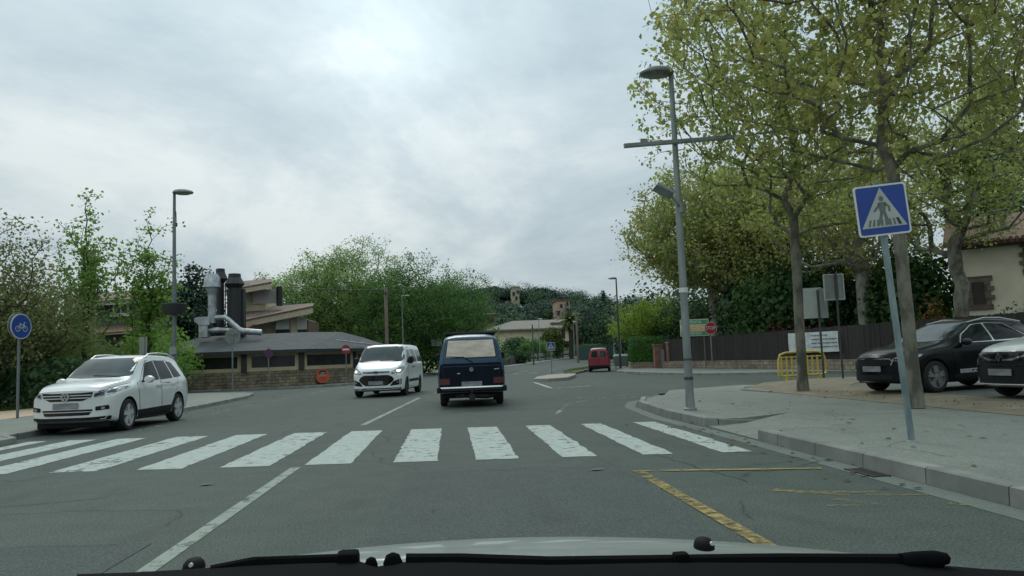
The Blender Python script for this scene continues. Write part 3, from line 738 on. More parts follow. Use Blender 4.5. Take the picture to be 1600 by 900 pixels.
def wheel(root, x, y, r, w, rimm, spokes=5, side=1, hub=True, style='star'):
    """tyre with its rim as a sub-part; side = +1 when the outer face looks to +X"""
    t = MB().lathe([(r * .71, -w / 2), (r * .9, -w / 2), (r * .985, -w / 2 + .03), (r, -w * .2), (r, w * .2), (r * .985, w / 2 - .03), (r * .9, w / 2), (r * .71, w / 2)], axis='X', n=30, cap=False).build('wheel', RUBBER, root, loc=(x, y, r), smooth=35)
    mb = MB(); rr = r * .74; o = side * (w / 2 - .01)
    mb.lathe([(rr, -side * w * .4), (rr, o), (rr * .9, o), (rr * .88, side * (w / 2 - .06)), (.05 * rr, side * (w / 2 - .08))], axis='X', n=28, cap=False)
    dk = MB()
    for k in range(spokes):
        a = 2 * PI * k / spokes + .3
        for da in ((-.16, .16) if style == 'double' else (0,)):
            u = Vector((0, math.cos(a + da), math.sin(a + da))); v2 = Vector((0, -math.sin(a + da), math.cos(a + da)))
            w0, w1 = (rr * .17, rr * .21) if style == 'star' else (rr * .09, rr * .1)
            xo = Vector((side * (w / 2 - .012), 0, 0)); xi = Vector((side * (w / 2 - .05), 0, 0))
            p = [u * rr * .12 - v2 * w0, u * rr * .93 - v2 * w1, u * rr * .93 + v2 * w1, u * rr * .12 + v2 * w0]
            mb.hexa([q + xi for q in p] + [q + xo for q in p])
    mb.lathe([(rr * .22, side * (w / 2 - .06)), (rr * .22, side * (w / 2 - .008)), (rr * .02, side * (w / 2 - .002))], axis='X', n=14, cap=False)
    mb.build('rim', rimm, t, smooth=30)
    MB().lathe([(rr * .86, side * (w / 2 - .085)), (0.01, side * (w / 2 - .09))], axis='X', n=20, cap=False).build('brake_disc', STEELR, t)
    return t
def mirror_part(root, x, y, z, m, side, d=(.19, .11, .15), arm=PLASTIC):
    mb = MB().lathe([(.01, -d[1] / 2), (d[2] * .42, -d[1] * .4), (d[2] * .5, -d[1] * .1), (d[2] * .5, d[1] * .3), (d[2] * .46, d[1] * .5)], axis='Y', n=14)
    mb.v = [(vx * d[0] / d[2], -vy, vz) for vx, vy, vz in mb.v]
    o = mb.build('wing_mirror', m, root, loc=(x + side * d[0] * .55, y, z), smooth=50)
    MB().box((0, 0, 0), (d[0] * .5, .05, .04)).build('mirror_arm', arm, o, loc=(-side * d[0] * .5, .01, -.04))
    return o
def emblem_ring(mb, r, n=20, t=.18, y=0.0, th=.012):
    vs = []
    for k in range(n):
        a = 2 * PI * k / n
        for q in (r, r * (1 - t)):
            for yy in (y, y - th): vs.append((q * math.cos(a), yy, q * math.sin(a)))
    fs = []
    for k in range(n):
        a = 4 * k; b = 4 * ((k + 1) % n)
        fs += [(a + 1, b + 1, b + 3, a + 3), (a, b, b + 1, a + 1), (a + 2, a + 3, b + 3, b + 2)]
    return mb.add(vs, fs)
def seg(mb, a, b, w, y0=0, y1=-.012):
    a = Vector(a); b = Vector(b); d = (b - a).normalized(); n = Vector((-d.y, d.x)) * w / 2
    return mb.prism([tuple(a - n), tuple(b - n), tuple(b + n), tuple(a + n)], y0, y1)
def roundel_letters(root, r, loc, flip):
    """round two-letter badge: a V above a W inside a ring"""
    mb = emblem_ring(MB(), r)
    k = r
    for p, q in (((-.36 * k, .8 * k), (0, .12 * k)), ((.36 * k, .8 * k), (0, .12 * k)), ((-.78 * k, .42 * k), (-.36 * k, -.72 * k)), ((-.36 * k, -.72 * k), (0, -.02 * k)), ((0, -.02 * k), (.36 * k, -.72 * k)), ((.36 * k, -.72 * k), (.78 * k, .42 * k))):
        seg(mb, p, q, .17 * k)
    return mb.build('emblem', CHROME, root, loc=loc, rz=PI if flip else 0)

def place(root, x, y, rz): root.location = (x, y, hz(x, y)); root.rotation_euler = (0, 0, rz)

# --- white parked SUV, seen from its front left corner ------------------------------
L = 4.43
t = thing('parked_car', 'white SUV with roof rails parked along the left kerb, facing us', 'car')
C1 = Car(L, dict(
    zb=[(0, .30), (.25, .24), (.6, .22), (3.8, .23), (4.2, .30), (L, .42)],
    zs=[(0, .76), (.3, .84), (.9, .92), (1.4, .97), (2.4, 1.01), (3.6, 1.05), (4.2, 1.06), (L, .95)],
    zt=[(0, .905), (.12, .985), (.45, 1.055), (1.05, 1.115), (1.22, 1.155), (1.6, 1.39), (1.95, 1.575), (2.15, 1.63), (2.6, 1.66), (3.3, 1.65), (3.8, 1.615), (4.05, 1.545), (4.25, 1.33), (4.36, 1.12), (L, 1.02)],
    w=[(0, .78), (.12, .84), (.35, .875), (.8, .90), (2, .905), (3.6, .90), (4.1, .87), (L, .80)],
    wt=[(0, .64), (.3, .71), (1.05, .77), (1.3, .755), (1.9, .675), (2.6, .655), (3.4, .64), (4.0, .62), (4.3, .64), (L, .62)]), kf=.28, kr=.14, r=.10)
AX = (L / 2 - .90, L / 2 - 3.50)
C1.body(WHITE_P, t, AX, .345, .905, gap=.055)
y0 = L / 2
C1.patch(round_poly([(-.615, 1.60), (.615, 1.60), (.735, 1.19), (.35, 1.165), (-.35, 1.165), (-.735, 1.19)], .06), 'F', GLASS_W, 'windscreen', t, off=.006)
side = lambda pts: [(y0 - a, b) for a, b in pts]
for v in 'LR':
    d1 = C1.patch(round_poly(side([(1.42, .34), (1.36, 1.02), (1.50, 1.04), (2.12, 1.52), (2.50, 1.545), (2.52, .34)]), .05), v, WHITE_P, 'door', t, off=.004, rim=.004)
    d2 = C1.patch(round_poly(side([(2.55, .34), (2.53, 1.545), (3.25, 1.52), (3.52, 1.05), (3.36, .80), (3.0, .34)]), .05), v, WHITE_P, 'door', t, off=.004, rim=.004)
    C1.patch(round_poly(side([(1.40, .325), (1.34, 1.02), (1.50, 1.05), (2.11, 1.535), (3.26, 1.535), (3.54, 1.05), (3.38, .80), (3.02, .325)]), .05), v, PLASTIC, 'door_seam', t, off=.0015, rim=.004)
    C1.patch(round_poly(side([(1.62, 1.055), (2.06, 1.475), (2.45, 1.525), (2.47, 1.065)]), .04), v, GLASS, 'window', d1, off=.010)
    C1.patch(round_poly(side([(2.55, 1.065), (2.53, 1.53), (3.12, 1.515), (3.24, 1.085)]), .04), v, GLASS, 'window', d2, off=.010)
    C1.patch(round_poly(side([(3.31, 1.09), (3.19, 1.51), (3.52, 1.475), (3.78, 1.12)]), .05), v, GLASS, 'window', t, off=.006)
    sx = -1 if v == 'L' else 1
    for dd, yy in ((d1, 2.36), (d2, 3.2)): MB().box((0, 0, 0), (.03, .2, .035)).build('handle', WHITE_P, dd, loc=(sx * .905, y0 - yy, .93), smooth=40)
    C1.patch(side([(1.32, .25), (1.30, .42), (3.08, .44), (3.06, .26)]), v, PLASTIC, 'sill_cladding', t, off=.012)
    mirror_part(t, sx * .88, y0 - 1.62, 1.09, WHITE_P, sx, d=(.22, .14, .17))
    MB().tube([(sx * .63, y0 - 2.15, 1.59), (sx * .63, y0 - 2.38, 1.685), (sx * .625, y0 - 2.9, 1.71), (sx * .61, y0 - 3.5, 1.685), (sx * .60, y0 - 3.9, 1.59)], .018, 8).build('roof_rail', ALLOY, t, smooth=40)
    hl = [(sx * a, b) for a, b in ((.54, .765), (.55, .85), (.64, .91), (.855, .975), (.875, .905), (.81, .815))]
    hp = C1.patch(round_poly(hl, .03), 'F', LAMPGL, 'headlight', t, off=.006)
    C1.patch([(sx * a, b) for a, b in ((.575, .795), (.59, .85), (.69, .89), (.71, .82))], 'F', GLOSSB, 'reflector', hp, off=.009, step=.03)
    C1.patch([(sx * a, b) for a, b in ((.73, .84), (.74, .90), (.81, .925), (.81, .86))], 'F', GLOSSB, 'reflector', hp, off=.009, step=.03)
    fl = C1.patch(round_poly([(sx * a, b) for a, b in ((.57, .49), (.57, .575), (.79, .60), (.80, .51))], .02), 'F', PLASTIC, 'fog_lamp', t, off=.006, step=.04)
    C1.patch([(sx * (.70 + .035 * math.cos(q * PI / 5)), .54 + .03 * math.sin(q * PI / 5)) for q in range(10)], 'F', LAMPGL, 'lens', fl, off=.010, step=.03)
gr = C1.patch(round_poly([(-.50, .78), (-.53, .885), (-.3, .872), (.3, .872), (.53, .885), (.50, .78), (.34, .705), (-.34, .705)], .02), 'F', GLOSSB, 'grille', t, off=.006)
for z, h_ in ((.765, .47), (.822, .50)): C1.patch([(-h_, z - .009), (-h_, z + .010), (h_, z + .010), (h_, z - .009)], 'F', TRIM, 'grille_bar', gr, off=.012, step=.05)
lg = C1.patch(round_poly([(-.46, .405), (-.53, .525), (.53, .525), (.46, .405)], .02), 'F', GLOSSB, 'lower_grille', t, off=.006)
C1.patch([(-.49, .470), (-.50, .486), (.50, .486), (.49, .470)], 'F', TRIM, 'grille_bar', lg, off=.010, step=.05)
C1.patch(round_poly([(-.80, .30), (-.82, .375), (-.5, .36), (.5, .36), (.82, .375), (.80, .30)], .02), 'F', PLASTIC, 'bumper_cladding', t, off=.012)
MB().box((0, 0, .33), (1.5, .30, .20)).build('underbody_guard', PLASTIC, t, loc=(0, y0 - .42, -.10), bevel=.03)
MB().box((0, 0, 0), (.52, .02, .12)).build('number_plate', PLATE, t, loc=(0, y0 + .008, .61), bevel=.004)
roundel_letters(t, .088, (0, y0 + .022, .795), True)
for v in 'LR': C1.patch(side([(.36, .955), (.8, 1.005), (1.18, 1.04), (1.18, 1.032), (.8, .997), (.36, .947)]), v, PLASTIC, 'bonnet_seam', t, off=.002, step=.05, rim=.003)
MB().box((0, 0, 0), (1.62, L * .82, .2)).build('underbody', PLASTIC, t, loc=(0, 0, .30))
C1.patch([(-.5, 1.172), (-.52, 1.19), (.1, 1.22), (.1, 1.205)], 'F', PLASTIC, 'wiper', t, off=.016, step=.05)
for ya in AX:
    for sx in (-1, 1): wheel(t, sx * .79, ya, .345, .225, ALLOY, 5, sx)
place(t, -8.14, 19.72, PI - .065)
t.scale = (1.03, 1.03, 1.035)

# --- white delivery van coming towards us ------------------------------------------
L = 4.97
t = thing('van', 'white van with lit headlights driving towards us in the oncoming lane', 'van')
C2 = Car(L, dict(
    zb=[(0, .28), (.3, .22), (4.6, .24), (L, .30)],
    zs=[(0, .76), (.3, .92), (.8, 1.08), (1.3, 1.16), (2.5, 1.20), (4.7, 1.22), (L, 1.18)],
    zt=[(0, .90), (.08, 1.0), (.3, 1.10), (.72, 1.24), (.85, 1.30), (1.2, 1.58), (1.55, 1.83), (1.72, 1.90), (2.2, 1.925), (3.5, 1.935), (4.6, 1.92), (4.85, 1.88), (4.95, 1.8), (L, 1.7)],
    w=[(0, .86), (.12, .92), (.4, .965), (1.0, .985), (3, .986), (4.6, .975), (L, .94)],
    wt=[(0, .72), (.3, .82), (.75, .88), (1.2, .86), (1.7, .80), (2.4, .79), (4.6, .78), (L, .77)]), kf=.26, kr=.05, r=.14, crown=.025)
y0 = L / 2
AX = (y0 - .99, y0 - 3.92)
C2.body(WHITE_V, t, AX, .335, .986, gap=.05)
C2.patch(round_poly([(-.735, 1.872), (.735, 1.872), (.86, 1.42), (.845, 1.31), (.45, 1.265), (-.45, 1.265), (-.845, 1.31), (-.86, 1.42)], .07), 'F', GLASS_W, 'windscreen', t, off=.006)
C2.patch(round_poly([(-.75, 1.884), (.75, 1.884), (.885, 1.42), (.87, 1.29), (.45, 1.24), (-.45, 1.24), (-.87, 1.29), (-.885, 1.42)], .07), 'F', GLOSSB, 'windscreen_seal', t, off=.002)
for v in 'LR':
    sx = -1 if v == 'L' else 1
    d1 = C2.patch(round_poly(side([(1.32, .34), (1.25, 1.1), (1.35, 1.42), (1.78, 1.78), (2.35, 1.80), (2.37, .34)]), .05), v, WHITE_V, 'door', t, off=.005, rim=.004)
    C2.patch(round_poly(side([(1.30, .325), (1.23, 1.1), (1.33, 1.43), (1.77, 1.795), (2.365, 1.815), (2.385, .325)]), .05), v, PLASTIC, 'door_seam', t, off=.002, rim=.004)
    C2.patch(round_poly(side([(1.32, 1.22), (1.42, 1.42), (1.82, 1.72), (2.26, 1.735), (2.28, 1.19), (1.55, 1.17)]), .05), v, GLASS, 'window', d1, off=.010)
    d2 = C2.patch(round_poly(side([(2.42, .34), (2.42, 1.80), (3.45, 1.80), (3.45, .34)]), .05), v, WHITE_V, 'sliding_door', t, off=.004, rim=.004)
    C2.patch(round_poly(side([(2.48, 1.24), (2.48, 1.74), (3.38, 1.74), (3.38, 1.24)]), .07), v, GLASS, 'window', d2, off=.009)
    C2.patch(round_poly(side([(3.60, 1.25), (3.60, 1.73), (4.62, 1.71), (4.66, 1.26)]), .07), v, GLASS, 'window', t, off=.006)
    for dd, yy in ((d1, 2.22), (d2, 2.56)): MB().box((0, 0, 0), (.03, .18, .04)).build('handle', PLASTIC, dd, loc=(sx * .985, y0 - yy, 1.06))
    C2.patch(side([(1.42, .50), (1.42, .60), (3.5, .60), (3.5, .50)]), v, PLASTIC, 'side_moulding', t, off=.012)
    mirror_part(t, sx * .95, y0 - 1.42, 1.32, PLASTIC, sx, d=(.22, .16, .30))
    hl = [(sx * a, b) for a, b in ((.57, .83), (.56, .91), (.72, 1.02), (.93, 1.12), (.945, .98), (.88, .85))]
    hp = C2.patch(round_poly(hl, .03), 'F', LAMPGL, 'headlight', t, off=.006)
    C2.patch([(sx * (.80 + .068 * math.cos(q * PI / 6)), .94 + .048 * math.sin(q * PI / 6)) for q in range(12)], 'F', LAMPON, 'bulb', hp, off=.012, step=.03)
    fl = C2.patch(round_poly([(sx * a, b) for a, b in ((.50, .40), (.62, .56), (.90, .66), (.90, .44))], .03), 'F', PLASTIC, 'fog_lamp', t, off=.006, step=.05)
    C2.patch([(sx * (.78 + .045 * math.cos(q * PI / 5)), .53 + .04 * math.sin(q * PI / 5)) for q in range(10)], 'F', LAMPGL, 'lens', fl, off=.010, step=.03)
gr = C2.patch(round_poly([(-.66, .62), (-.54, .50), (-.4, .42), (.4, .42), (.54, .50), (.66, .62), (.60, .73), (.45, .80), (-.45, .80), (-.60, .73)], .04), 'F', GLOSSB, 'grille', t, off=.006)
for z in (.50, .58, .66, .73): C2.patch([(-.50, z - .008), (-.50, z + .008), (.50, z + .008), (.50, z - .008)], 'F', PLASTIC, 'grille_bar', gr, off=.012, step=.06)
ug = C2.patch(round_poly([(-.50, .885), (-.50, .935), (.50, .935), (.50, .885), (.3, .868), (-.3, .868)], .015), 'F', GLOSSB, 'upper_grille', t, off=.006)
C2.patch([(-.46, .900), (-.46, .914), (.46, .914), (.46, .900)], 'F', CHROME, 'grille_bar', ug, off=.011, step=.05)
em = MB(); em.lathe([(.001, .01), (.085, .01), (.085, -.012)], axis='Y', n=24); em.v = [(a * 1.25, -b, c * .5) for a, b, c in em.v]
em.build('emblem', mat('badge_blue', (.03, .07, .2), .25, metal=.5), t, loc=(0, y0 + .02, .907), smooth=40)
C2.patch([(-.86, .27), (-.88, .335), (.88, .335), (.86, .27)], 'F', PLASTIC, 'bumper_lip', t, off=.010)
MB().box((0, 0, 0), (.54, .02, .13)).build('number_plate', PLATE, t, loc=(0, y0 + .012, .52), bevel=.004)
MB().box((0, 0, 0), (1.7, L * .88, .2)).build('underbody', PLASTIC, t, loc=(0, -.05, .31))
C2.patch([(-.80, 1.31), (-.80, 1.328), (.0, 1.335), (.0, 1.31)], 'F', PLASTIC, 'wiper', t, off=.016, step=.05)
MB().tube([(0, y0 - 1.75, 1.91), (0, y0 - 1.95, 2.14)], .006, 5).build('aerial', PLASTIC, t)
for ya in AX:
    for sx in (-1, 1): wheel(t, sx * .87, ya, .335, .22, STEELR, 8, sx, style='bar')
place(t, -2.50, 32.2, PI - .135); t.scale = (1.03, 1.0, 1.05)

# --- blue camper van ahead of us ------------------------------------------------------
L = 4.57
t = thing('camper_van', 'old two tone blue van with a board over its rear window, driving ahead', 'van')
C3 = Car(L, dict(
    zb=[(0, .38), (.3, .34), (4.3, .36), (L, .44)],
    zs=[(0, .95), (.5, 1.08), (4.3, 1.16), (L, 1.14)],
    zt=[(0, 1.05), (.06, 1.15), (.5, 1.55), (.85, 1.82), (1.3, 1.91), (3.0, 1.935), (4.2, 1.915), (4.40, 1.87), (4.50, 1.80), (L, 1.30)],
    w=[(0, .82), (.2, .90), (.8, .922), (3.8, .922), (4.4, .915), (L, .885)],
    wt=[(0, .74), (.5, .78), (1, .74), (3, .73), (4.2, .735), (4.5, .76), (L, .80)]), kf=.12, kr=.07, r=.15, crown=.028)
y0 = L / 2
AX = (y0 - .86, y0 - 3.32)
C3.body(BLUE_P, t, AX, .325, .922, gap=.05)
C3.patch(round_poly([(-.875, .46), (-.885, 1.165), (.885, 1.165), (.875, .46)], .03), 'B', NAVY_P, 'lower_panel', t, off=.003, rim=.003)
for v in 'LR':
    C3.patch(side([(.35, .46), (.35, .98), (4.40, 1.15), (4.42, .48), (3.75, .46), (3.74, .70), (2.9, .70), (2.88, .46), (1.3, .46), (1.28, .7), (.45, .7)]), v, NAVY_P, 'lower_panel', t, off=.003, rim=.003)
    C3.patch(round_poly(side([(1.0, 1.22), (1.28, 1.72), (1.85, 1.74), (1.88, 1.22)]), .06), v, GLASS, 'window', t, off=.006)
    C3.patch(round_poly(side([(2.0, 1.22), (2.0, 1.74), (2.95, 1.74), (2.95, 1.22)]), .06), v, GLASS, 'window', t, off=.006)
    C3.patch(round_poly(side([(3.07, 1.22), (3.07, 1.73), (4.1, 1.71), (4.16, 1.22)]), .06), v, GLASS, 'window', t, off=.006)
    sx = -1 if v == 'L' else 1
    mirror_part(t, sx * .93, y0 - .95, 1.36, PLASTIC, sx, d=(.17, .08, .22))
    C3.patch(round_poly([(sx * a, b) for a, b in ((.87, .62), (.875, .775), (.60, .775), (.60, .62))], .015), 'B', REDL, 'tail_light', t, off=.012)
C3.patch(round_poly([(-.76, .50), (-.79, 1.15), (-.76, 1.25), (-.68, 1.835), (.68, 1.835), (.76, 1.25), (.79, 1.15), (.76, .50)], .05), 'B', GLOSSB, 'tailgate_seam', t, off=.0045, rim=.004)
tg = C3.patch(round_poly([(-.745, .515), (-.775, 1.15), (-.775, 1.165), (.775, 1.165), (.775, 1.15), (.745, .515)], .02), 'B', NAVY_P, 'tailgate', t, off=.009, rim=.004)
C3.patch(round_poly([(-.775, 1.17), (-.745, 1.25), (-.665, 1.82), (.665, 1.82), (.745, 1.25), (.775, 1.17)], .03), 'B', BLUE_P, 'upper_tailgate', t, off=.009, rim=.004)
BOARD = mat('plywood_board', (0.47, 0.41, 0.335), 0.8, scale=4, col2=(0.72, 0.65, 0.56), stretch=(.7, 1, 2.0), lo=.3, hi=.7)
sl = C3.patch(round_poly([(-.715, 1.295), (-.645, 1.80), (.645, 1.80), (.715, 1.295)], .05), 'B', GLOSSB, 'window_seal', t, off=.013)
C3.patch(round_poly([(-.68, 1.325), (-.615, 1.775), (.615, 1.775), (.68, 1.325)], .03), 'B', BOARD, 'rear_window_board', t, off=.018)
C3.patch([(.02, 1.18), (-.22, 1.315), (-.66, 1.345), (-.66, 1.365), (-.20, 1.34), (.06, 1.19)], 'B', PLASTIC, 'wiper', t, off=.028, step=.04)
roundel_letters(t, .052, (0, -y0 - .018, 1.0), False)
mb = MB(); seg(mb, (.62, .985), (.76, 1.0), .022); mb.build('badge', CHROME, t, loc=(0, -y0 - .014, 0))
MB().box((0, 0, 0), (.08, .02, .03)).build('handle', CHROME, tg, loc=(-.35, -y0 - .012, .90), bevel=.004)
C3.patch([(-.78, 1.085), (-.78, 1.095), (.78, 1.095), (.78, 1.085)], 'B', BLUE_P, 'tailgate_crease', tg, off=.013, step=.06)
MB().box((0, 0, 0), (.56, .02, .13)).build('number_plate', PLATE, t, loc=(0, -y0 - .022, .62), bevel=.004)
# chrome bumper with its rubber end caps
def bump(z0, z1, yo, m, nm, hw=.90):
    pts = [(-hw, -y0 + .16), (-hw + .03, -y0 - yo * .6), (-hw + .12, -y0 - yo), (0, -y0 - yo - .02), (hw - .12, -y0 - yo), (hw - .03, -y0 - yo * .6), (hw, -y0 + .16)]
    mb = MB(); vs = []
    for x, y in pts: vs += [(x, y, z0), (x, y - .02, (z0 + z1) / 2), (x, y, z1), (x * .97, y + .05, z1), (x * .97, y + .05, z0)]
    fs = []
    for i in range(len(pts) - 1):
        for k in range(5): a = i * 5 + k; b = i * 5 + (k + 1) % 5; fs.append((a, b, b + 5, a + 5))
    mb.add(vs, fs + [(0, 1, 2, 3, 4), tuple(reversed(range(30, 35)))]); return mb.build(nm, m, t, smooth=30)
bump(.49, .555, .09, CHROME, 'bumper'); bump(.435, .488, .10, PLASTIC, 'bumper_strip'); bump(.40, .433, .085, CHROME, 'bumper')
for sx in (-1, 1): MB().box((0, 0, 0), (.10, .22, .15)).build('bumper_cap', PLASTIC, t, loc=(sx * .90, -y0 - .01, .48), bevel=.02)
mb = MB().box((0, -y0 + .2, .30), (.9, .12, .08)).box((0, -y0 + .05, .30), (.10, .35, .07)).box((0, -y0 - .02, .28), (.16, .12, .16)); mb.lathe([(.02, .30), (.02, .40), (.035, .41), (.035, .45), (.01, .47)], (0, -y0 - .12, 0)); mb.box((-.26, -y0 - .02, .34), (.06, .05, .07))
mb.build('tow_bar', mat('dirty_iron', (.03, .03, .028), .6, metal=.4), t)
MB().tube([(-.1, -y0 + .3, .30), (.42, -y0 + .35, .27), (.62, -y0 + .35, .30)], .07, 10).build('exhaust', mat('dirty_iron', (.03, .03, .028)), t, smooth=40)
MB().box((0, 0, .34), (1.45, L * .86, .2)).build('underbody', PLASTIC, t)
mb = MB().box((0, -.35, 1.985), (1.46, 3.0, .055))
for k in range(4):
    for sx in (-1, 1): mb.box((sx * .66, -1.6 + k * .85, 1.955), (.05, .08, .09))
mb.build('roof_rack', mat('rack_black', (.012, .014, .016), .7), t, bevel=.01)
for ya in AX:
    for sx in (-1, 1): wheel(t, sx * .80, ya, .325, .20, STEELR, 6, sx, style='bar')
place(t, .62, 23.45, -.02); t.scale = (1.0, 1.0, 1.03)

# --- old red panel van waiting at the right --------------------------------------------
L = 3.99
t = thing('parked_van', 'small red panel van with two rear windows stopped by the far right kerb', 'van')
C4 = Car(L, dict(
    zb=[(0, .30), (.3, .24), (3.7, .26), (L, .34)], zs=[(0, .70), (.6, .92), (1.3, 1.0), (3.7, 1.04), (L, 1.0)],
    zt=[(0, .84), (.2, .96), (.9, 1.08), (1.1, 1.14), (1.7, 1.66), (2.0, 1.76), (2.8, 1.81), (3.6, 1.79), (3.85, 1.74), (3.93, 1.66), (L, 1.2)],
    w=[(0, .70), (.3, .79), (1, .825), (3.7, .83), (L, .80)], wt=[(0, .55), (1, .70), (1.7, .62), (2.6, .63), (3.8, .62), (L, .66)]), kf=.22, kr=.05, r=.16)
y0 = L / 2; AX = (y0 - .72, y0 - 3.32)
C4.body(RED_P, t, AX, .295, .83)
for sx in (-1, 1):
    dd = C4.patch(round_poly([(sx * a, b) for a, b in ((.012, .40), (.012, 1.70), (.56, 1.66), (.68, 1.12), (.70, .40))], .04), 'B', RED_P, 'rear_door', t, off=.008, rim=.004)
    C4.patch(round_poly([(sx * a, b) for a, b in ((.09, 1.12), (.10, 1.60), (.50, 1.57), (.60, 1.13))], .12), 'B', GLASS_W if sx > 0 else GLASS, 'window', dd, off=.014)
    C4.patch(round_poly([(sx * a, b) for a, b in ((.72, .78), (.72, 1.12), (.79, 1.10), (.80, .78))], .02), 'B', REDL, 'tail_light', t, off=.008)
    mirror_part(t, sx * .80, y0 - 1.4, 1.10, PLASTIC, sx, d=(.18, .1, .18))
C4.patch(round_poly([(-.74, .345), (-.76, .50), (.76, .50), (.74, .345)], .02), 'B', PLASTIC, 'bumper', t, off=.03)
C4.patch(round_poly([(-.012, .40), (-.012, 1.70), (.012, 1.70), (.012, .40)], .004), 'B', PLASTIC, 'door_seam', t, off=.004, step=.05)
for v in 'LR': C4.patch(round_poly(side([(1.35, 1.04), (1.75, 1.60), (2.2, 1.62), (2.2, 1.04)]), .05), v, GLASS, 'window', t, off=.005)
MB().box((0, 0, .33), (1.4, L * .8, .2)).build('underbody', PLASTIC, t)
for ya in AX:
    for sx in (-1, 1): wheel(t, sx * .72, ya, .295, .17, STEELR, 6, sx, style='bar')
place(t, 11.6, 59.3, -.22)

# --- black crossover parked on the right ------------------------------------------------
L = 4.36
t = thing('parked_car', 'black crossover with chrome window line parked behind the leaning tree trunk', 'car', group=None)
C5 = Car(L, dict(
    zb=[(0, .26), (.3, .21), (3.8, .22), (4.1, .30), (L, .42)],
    zs=[(0, .66), (.3, .76), (.9, .88), (1.4, .95), (2.4, 1.0), (3.6, 1.04), (L, .95)],
    zt=[(0, .76), (.1, .84), (.4, .93), (1.0, 1.02), (1.2, 1.06), (1.7, 1.30), (2.1, 1.465), (2.4, 1.52), (2.8, 1.545), (3.4, 1.52), (3.8, 1.46), (4.1, 1.30), (4.28, 1.1), (L, 1.0)],
    w=[(0, .72), (.12, .80), (.35, .86), (.8, .895), (2, .90), (3.6, .90), (4.1, .86), (L, .78)],
    wt=[(0, .56), (.3, .66), (1.0, .74), (1.3, .71), (1.9, .60), (2.6, .57), (3.4, .56), (4.0, .55), (L, .6)]), kf=.34, kr=.16, r=.09)
y0 = L / 2; AX = (y0 - .88, y0 - 3.58)
C5.body(BLACK_P, t, AX, .335, .90, gap=.05)
C5.patch(round_poly([(-.565, 1.46), (.565, 1.46), (.69, 1.10), (.35, 1.075), (-.35, 1.075), (-.69, 1.10)], .05), 'F', GLASS_W, 'windscreen', t, off=.006)
for v in 'LR':
    sx = -1 if v == 'L' else 1
    d1 = C5.patch(round_poly(side([(1.40, .32), (1.34, .98), (1.52, 1.02), (2.25, 1.44), (2.58, 1.46), (2.60, .32)]), .05), v, BLACK_P, 'door', t, off=.005, rim=.004)
    d2 = C5.patch(round_poly(side([(2.63, .32), (2.61, 1.46), (3.2, 1.44), (3.55, 1.08), (3.4, .8), (3.05, .32)]), .05), v, BLACK_P, 'door', t, off=.005, rim=.004)
    C5.patch(round_poly(side([(1.65, 1.022), (1.825, 1.20), (2.25, 1.423), (2.60, 1.455), (3.19, 1.437), (3.60, 1.165), (3.66, 1.087), (3.2, 1.044)]), .05), v, CHROME, 'window_trim', t, off=.007)
    C5.patch(round_poly(side([(1.70, 1.04), (1.86, 1.20), (2.26, 1.405), (2.56, 1.435), (2.57, 1.055)]), .04), v, GLASS, 'window', d1, off=.013)
    C5.patch(round_poly(side([(2.63, 1.06), (2.62, 1.44), (3.18, 1.42), (3.58, 1.15), (3.62, 1.10)]), .04), v, GLASS, 'window', d2, off=.013)
    for dd, yy in ((d1, 2.44), (d2, 3.2)): MB().box((0, 0, 0), (.03, .18, .03)).build('handle', BLACK_P, dd, loc=(sx * .90, y0 - yy, .90))
    C5.patch(side([(1.36, .225), (1.34, .37), (3.08, .37), (3.06, .235)]), v, PLASTIC, 'sill_cladding', t, off=.012)
    st = C5.patch(side([(1.52, .385), (1.51, .47), (2.46, .49), (2.46, .405)]), v, mat('door_sticker', (.30, .31, .31), .5, scale=8, var=.25), 'door_sticker', d1, off=.011)
    for k, (a, b) in enumerate(((1.84, 1.90), (1.95, 2.0), (2.03, 2.11), (2.15, 2.2), (2.24, 2.34))):
        C5.patch(side([(a, .425), (a, .455), (b, .458), (b, .428)]), v, GLOSSB, 'lettering', d1, off=.015, step=.04, rim=.002)
    mirror_part(t, sx * .87, y0 - 1.66, 1.05, GLOSSB, sx, d=(.20, .13, .15))
    hl = [(sx * a, b) for a, b in ((.50, .69), (.52, .755), (.70, .80), (.83, .83), (.84, .77), (.74, .70))]
    hp = C5.patch(round_poly(hl, .03), 'F', LAMPGL, 'headlight', t, off=.006)
    C5.patch(round_poly([(sx * a, b) for a, b in ((.54, .705), (.56, .74), (.74, .785), (.79, .79), (.76, .745), (.70, .715))], .02), 'F', GLOSSB, 'reflector', hp, off=.009, step=.04)
    C5.patch([(sx * a, b) for a, b in ((.62, .725), (.63, .75), (.69, .765), (.69, .73))], 'F', CHROME, 'bulb', hp, off=.013, step=.03)
    C5.patch([(sx * a, b) for a, b in ((.62, .455), (.62, .475), (.78, .52), (.78, .495))], 'F', CHROME, 'bumper_trim', t, off=.010, step=.04)
    MB().tube([(sx * .55, y0 - 2.2, 1.475), (sx * .555, y0 - 2.7, 1.565), (sx * .55, y0 - 3.2, 1.555), (sx * .53, y0 - 3.8, 1.465)], .016, 7).build('roof_rail', ALLOY, t, smooth=40)
gr = C5.patch(round_poly([(-.46, .605), (-.50, .70), (-.44, .735), (.44, .735), (.50, .70), (.46, .605)], .03), 'F', PLASTIC, 'grille', t, off=.006)
C5.patch([(-.44, .735), (-.47, .75), (-.1, .755), (.1, .755), (.47, .75), (.44, .735), (.1, .738), (-.1, .738)], 'F', CHROME, 'grille_trim', gr, off=.014, step=.05)
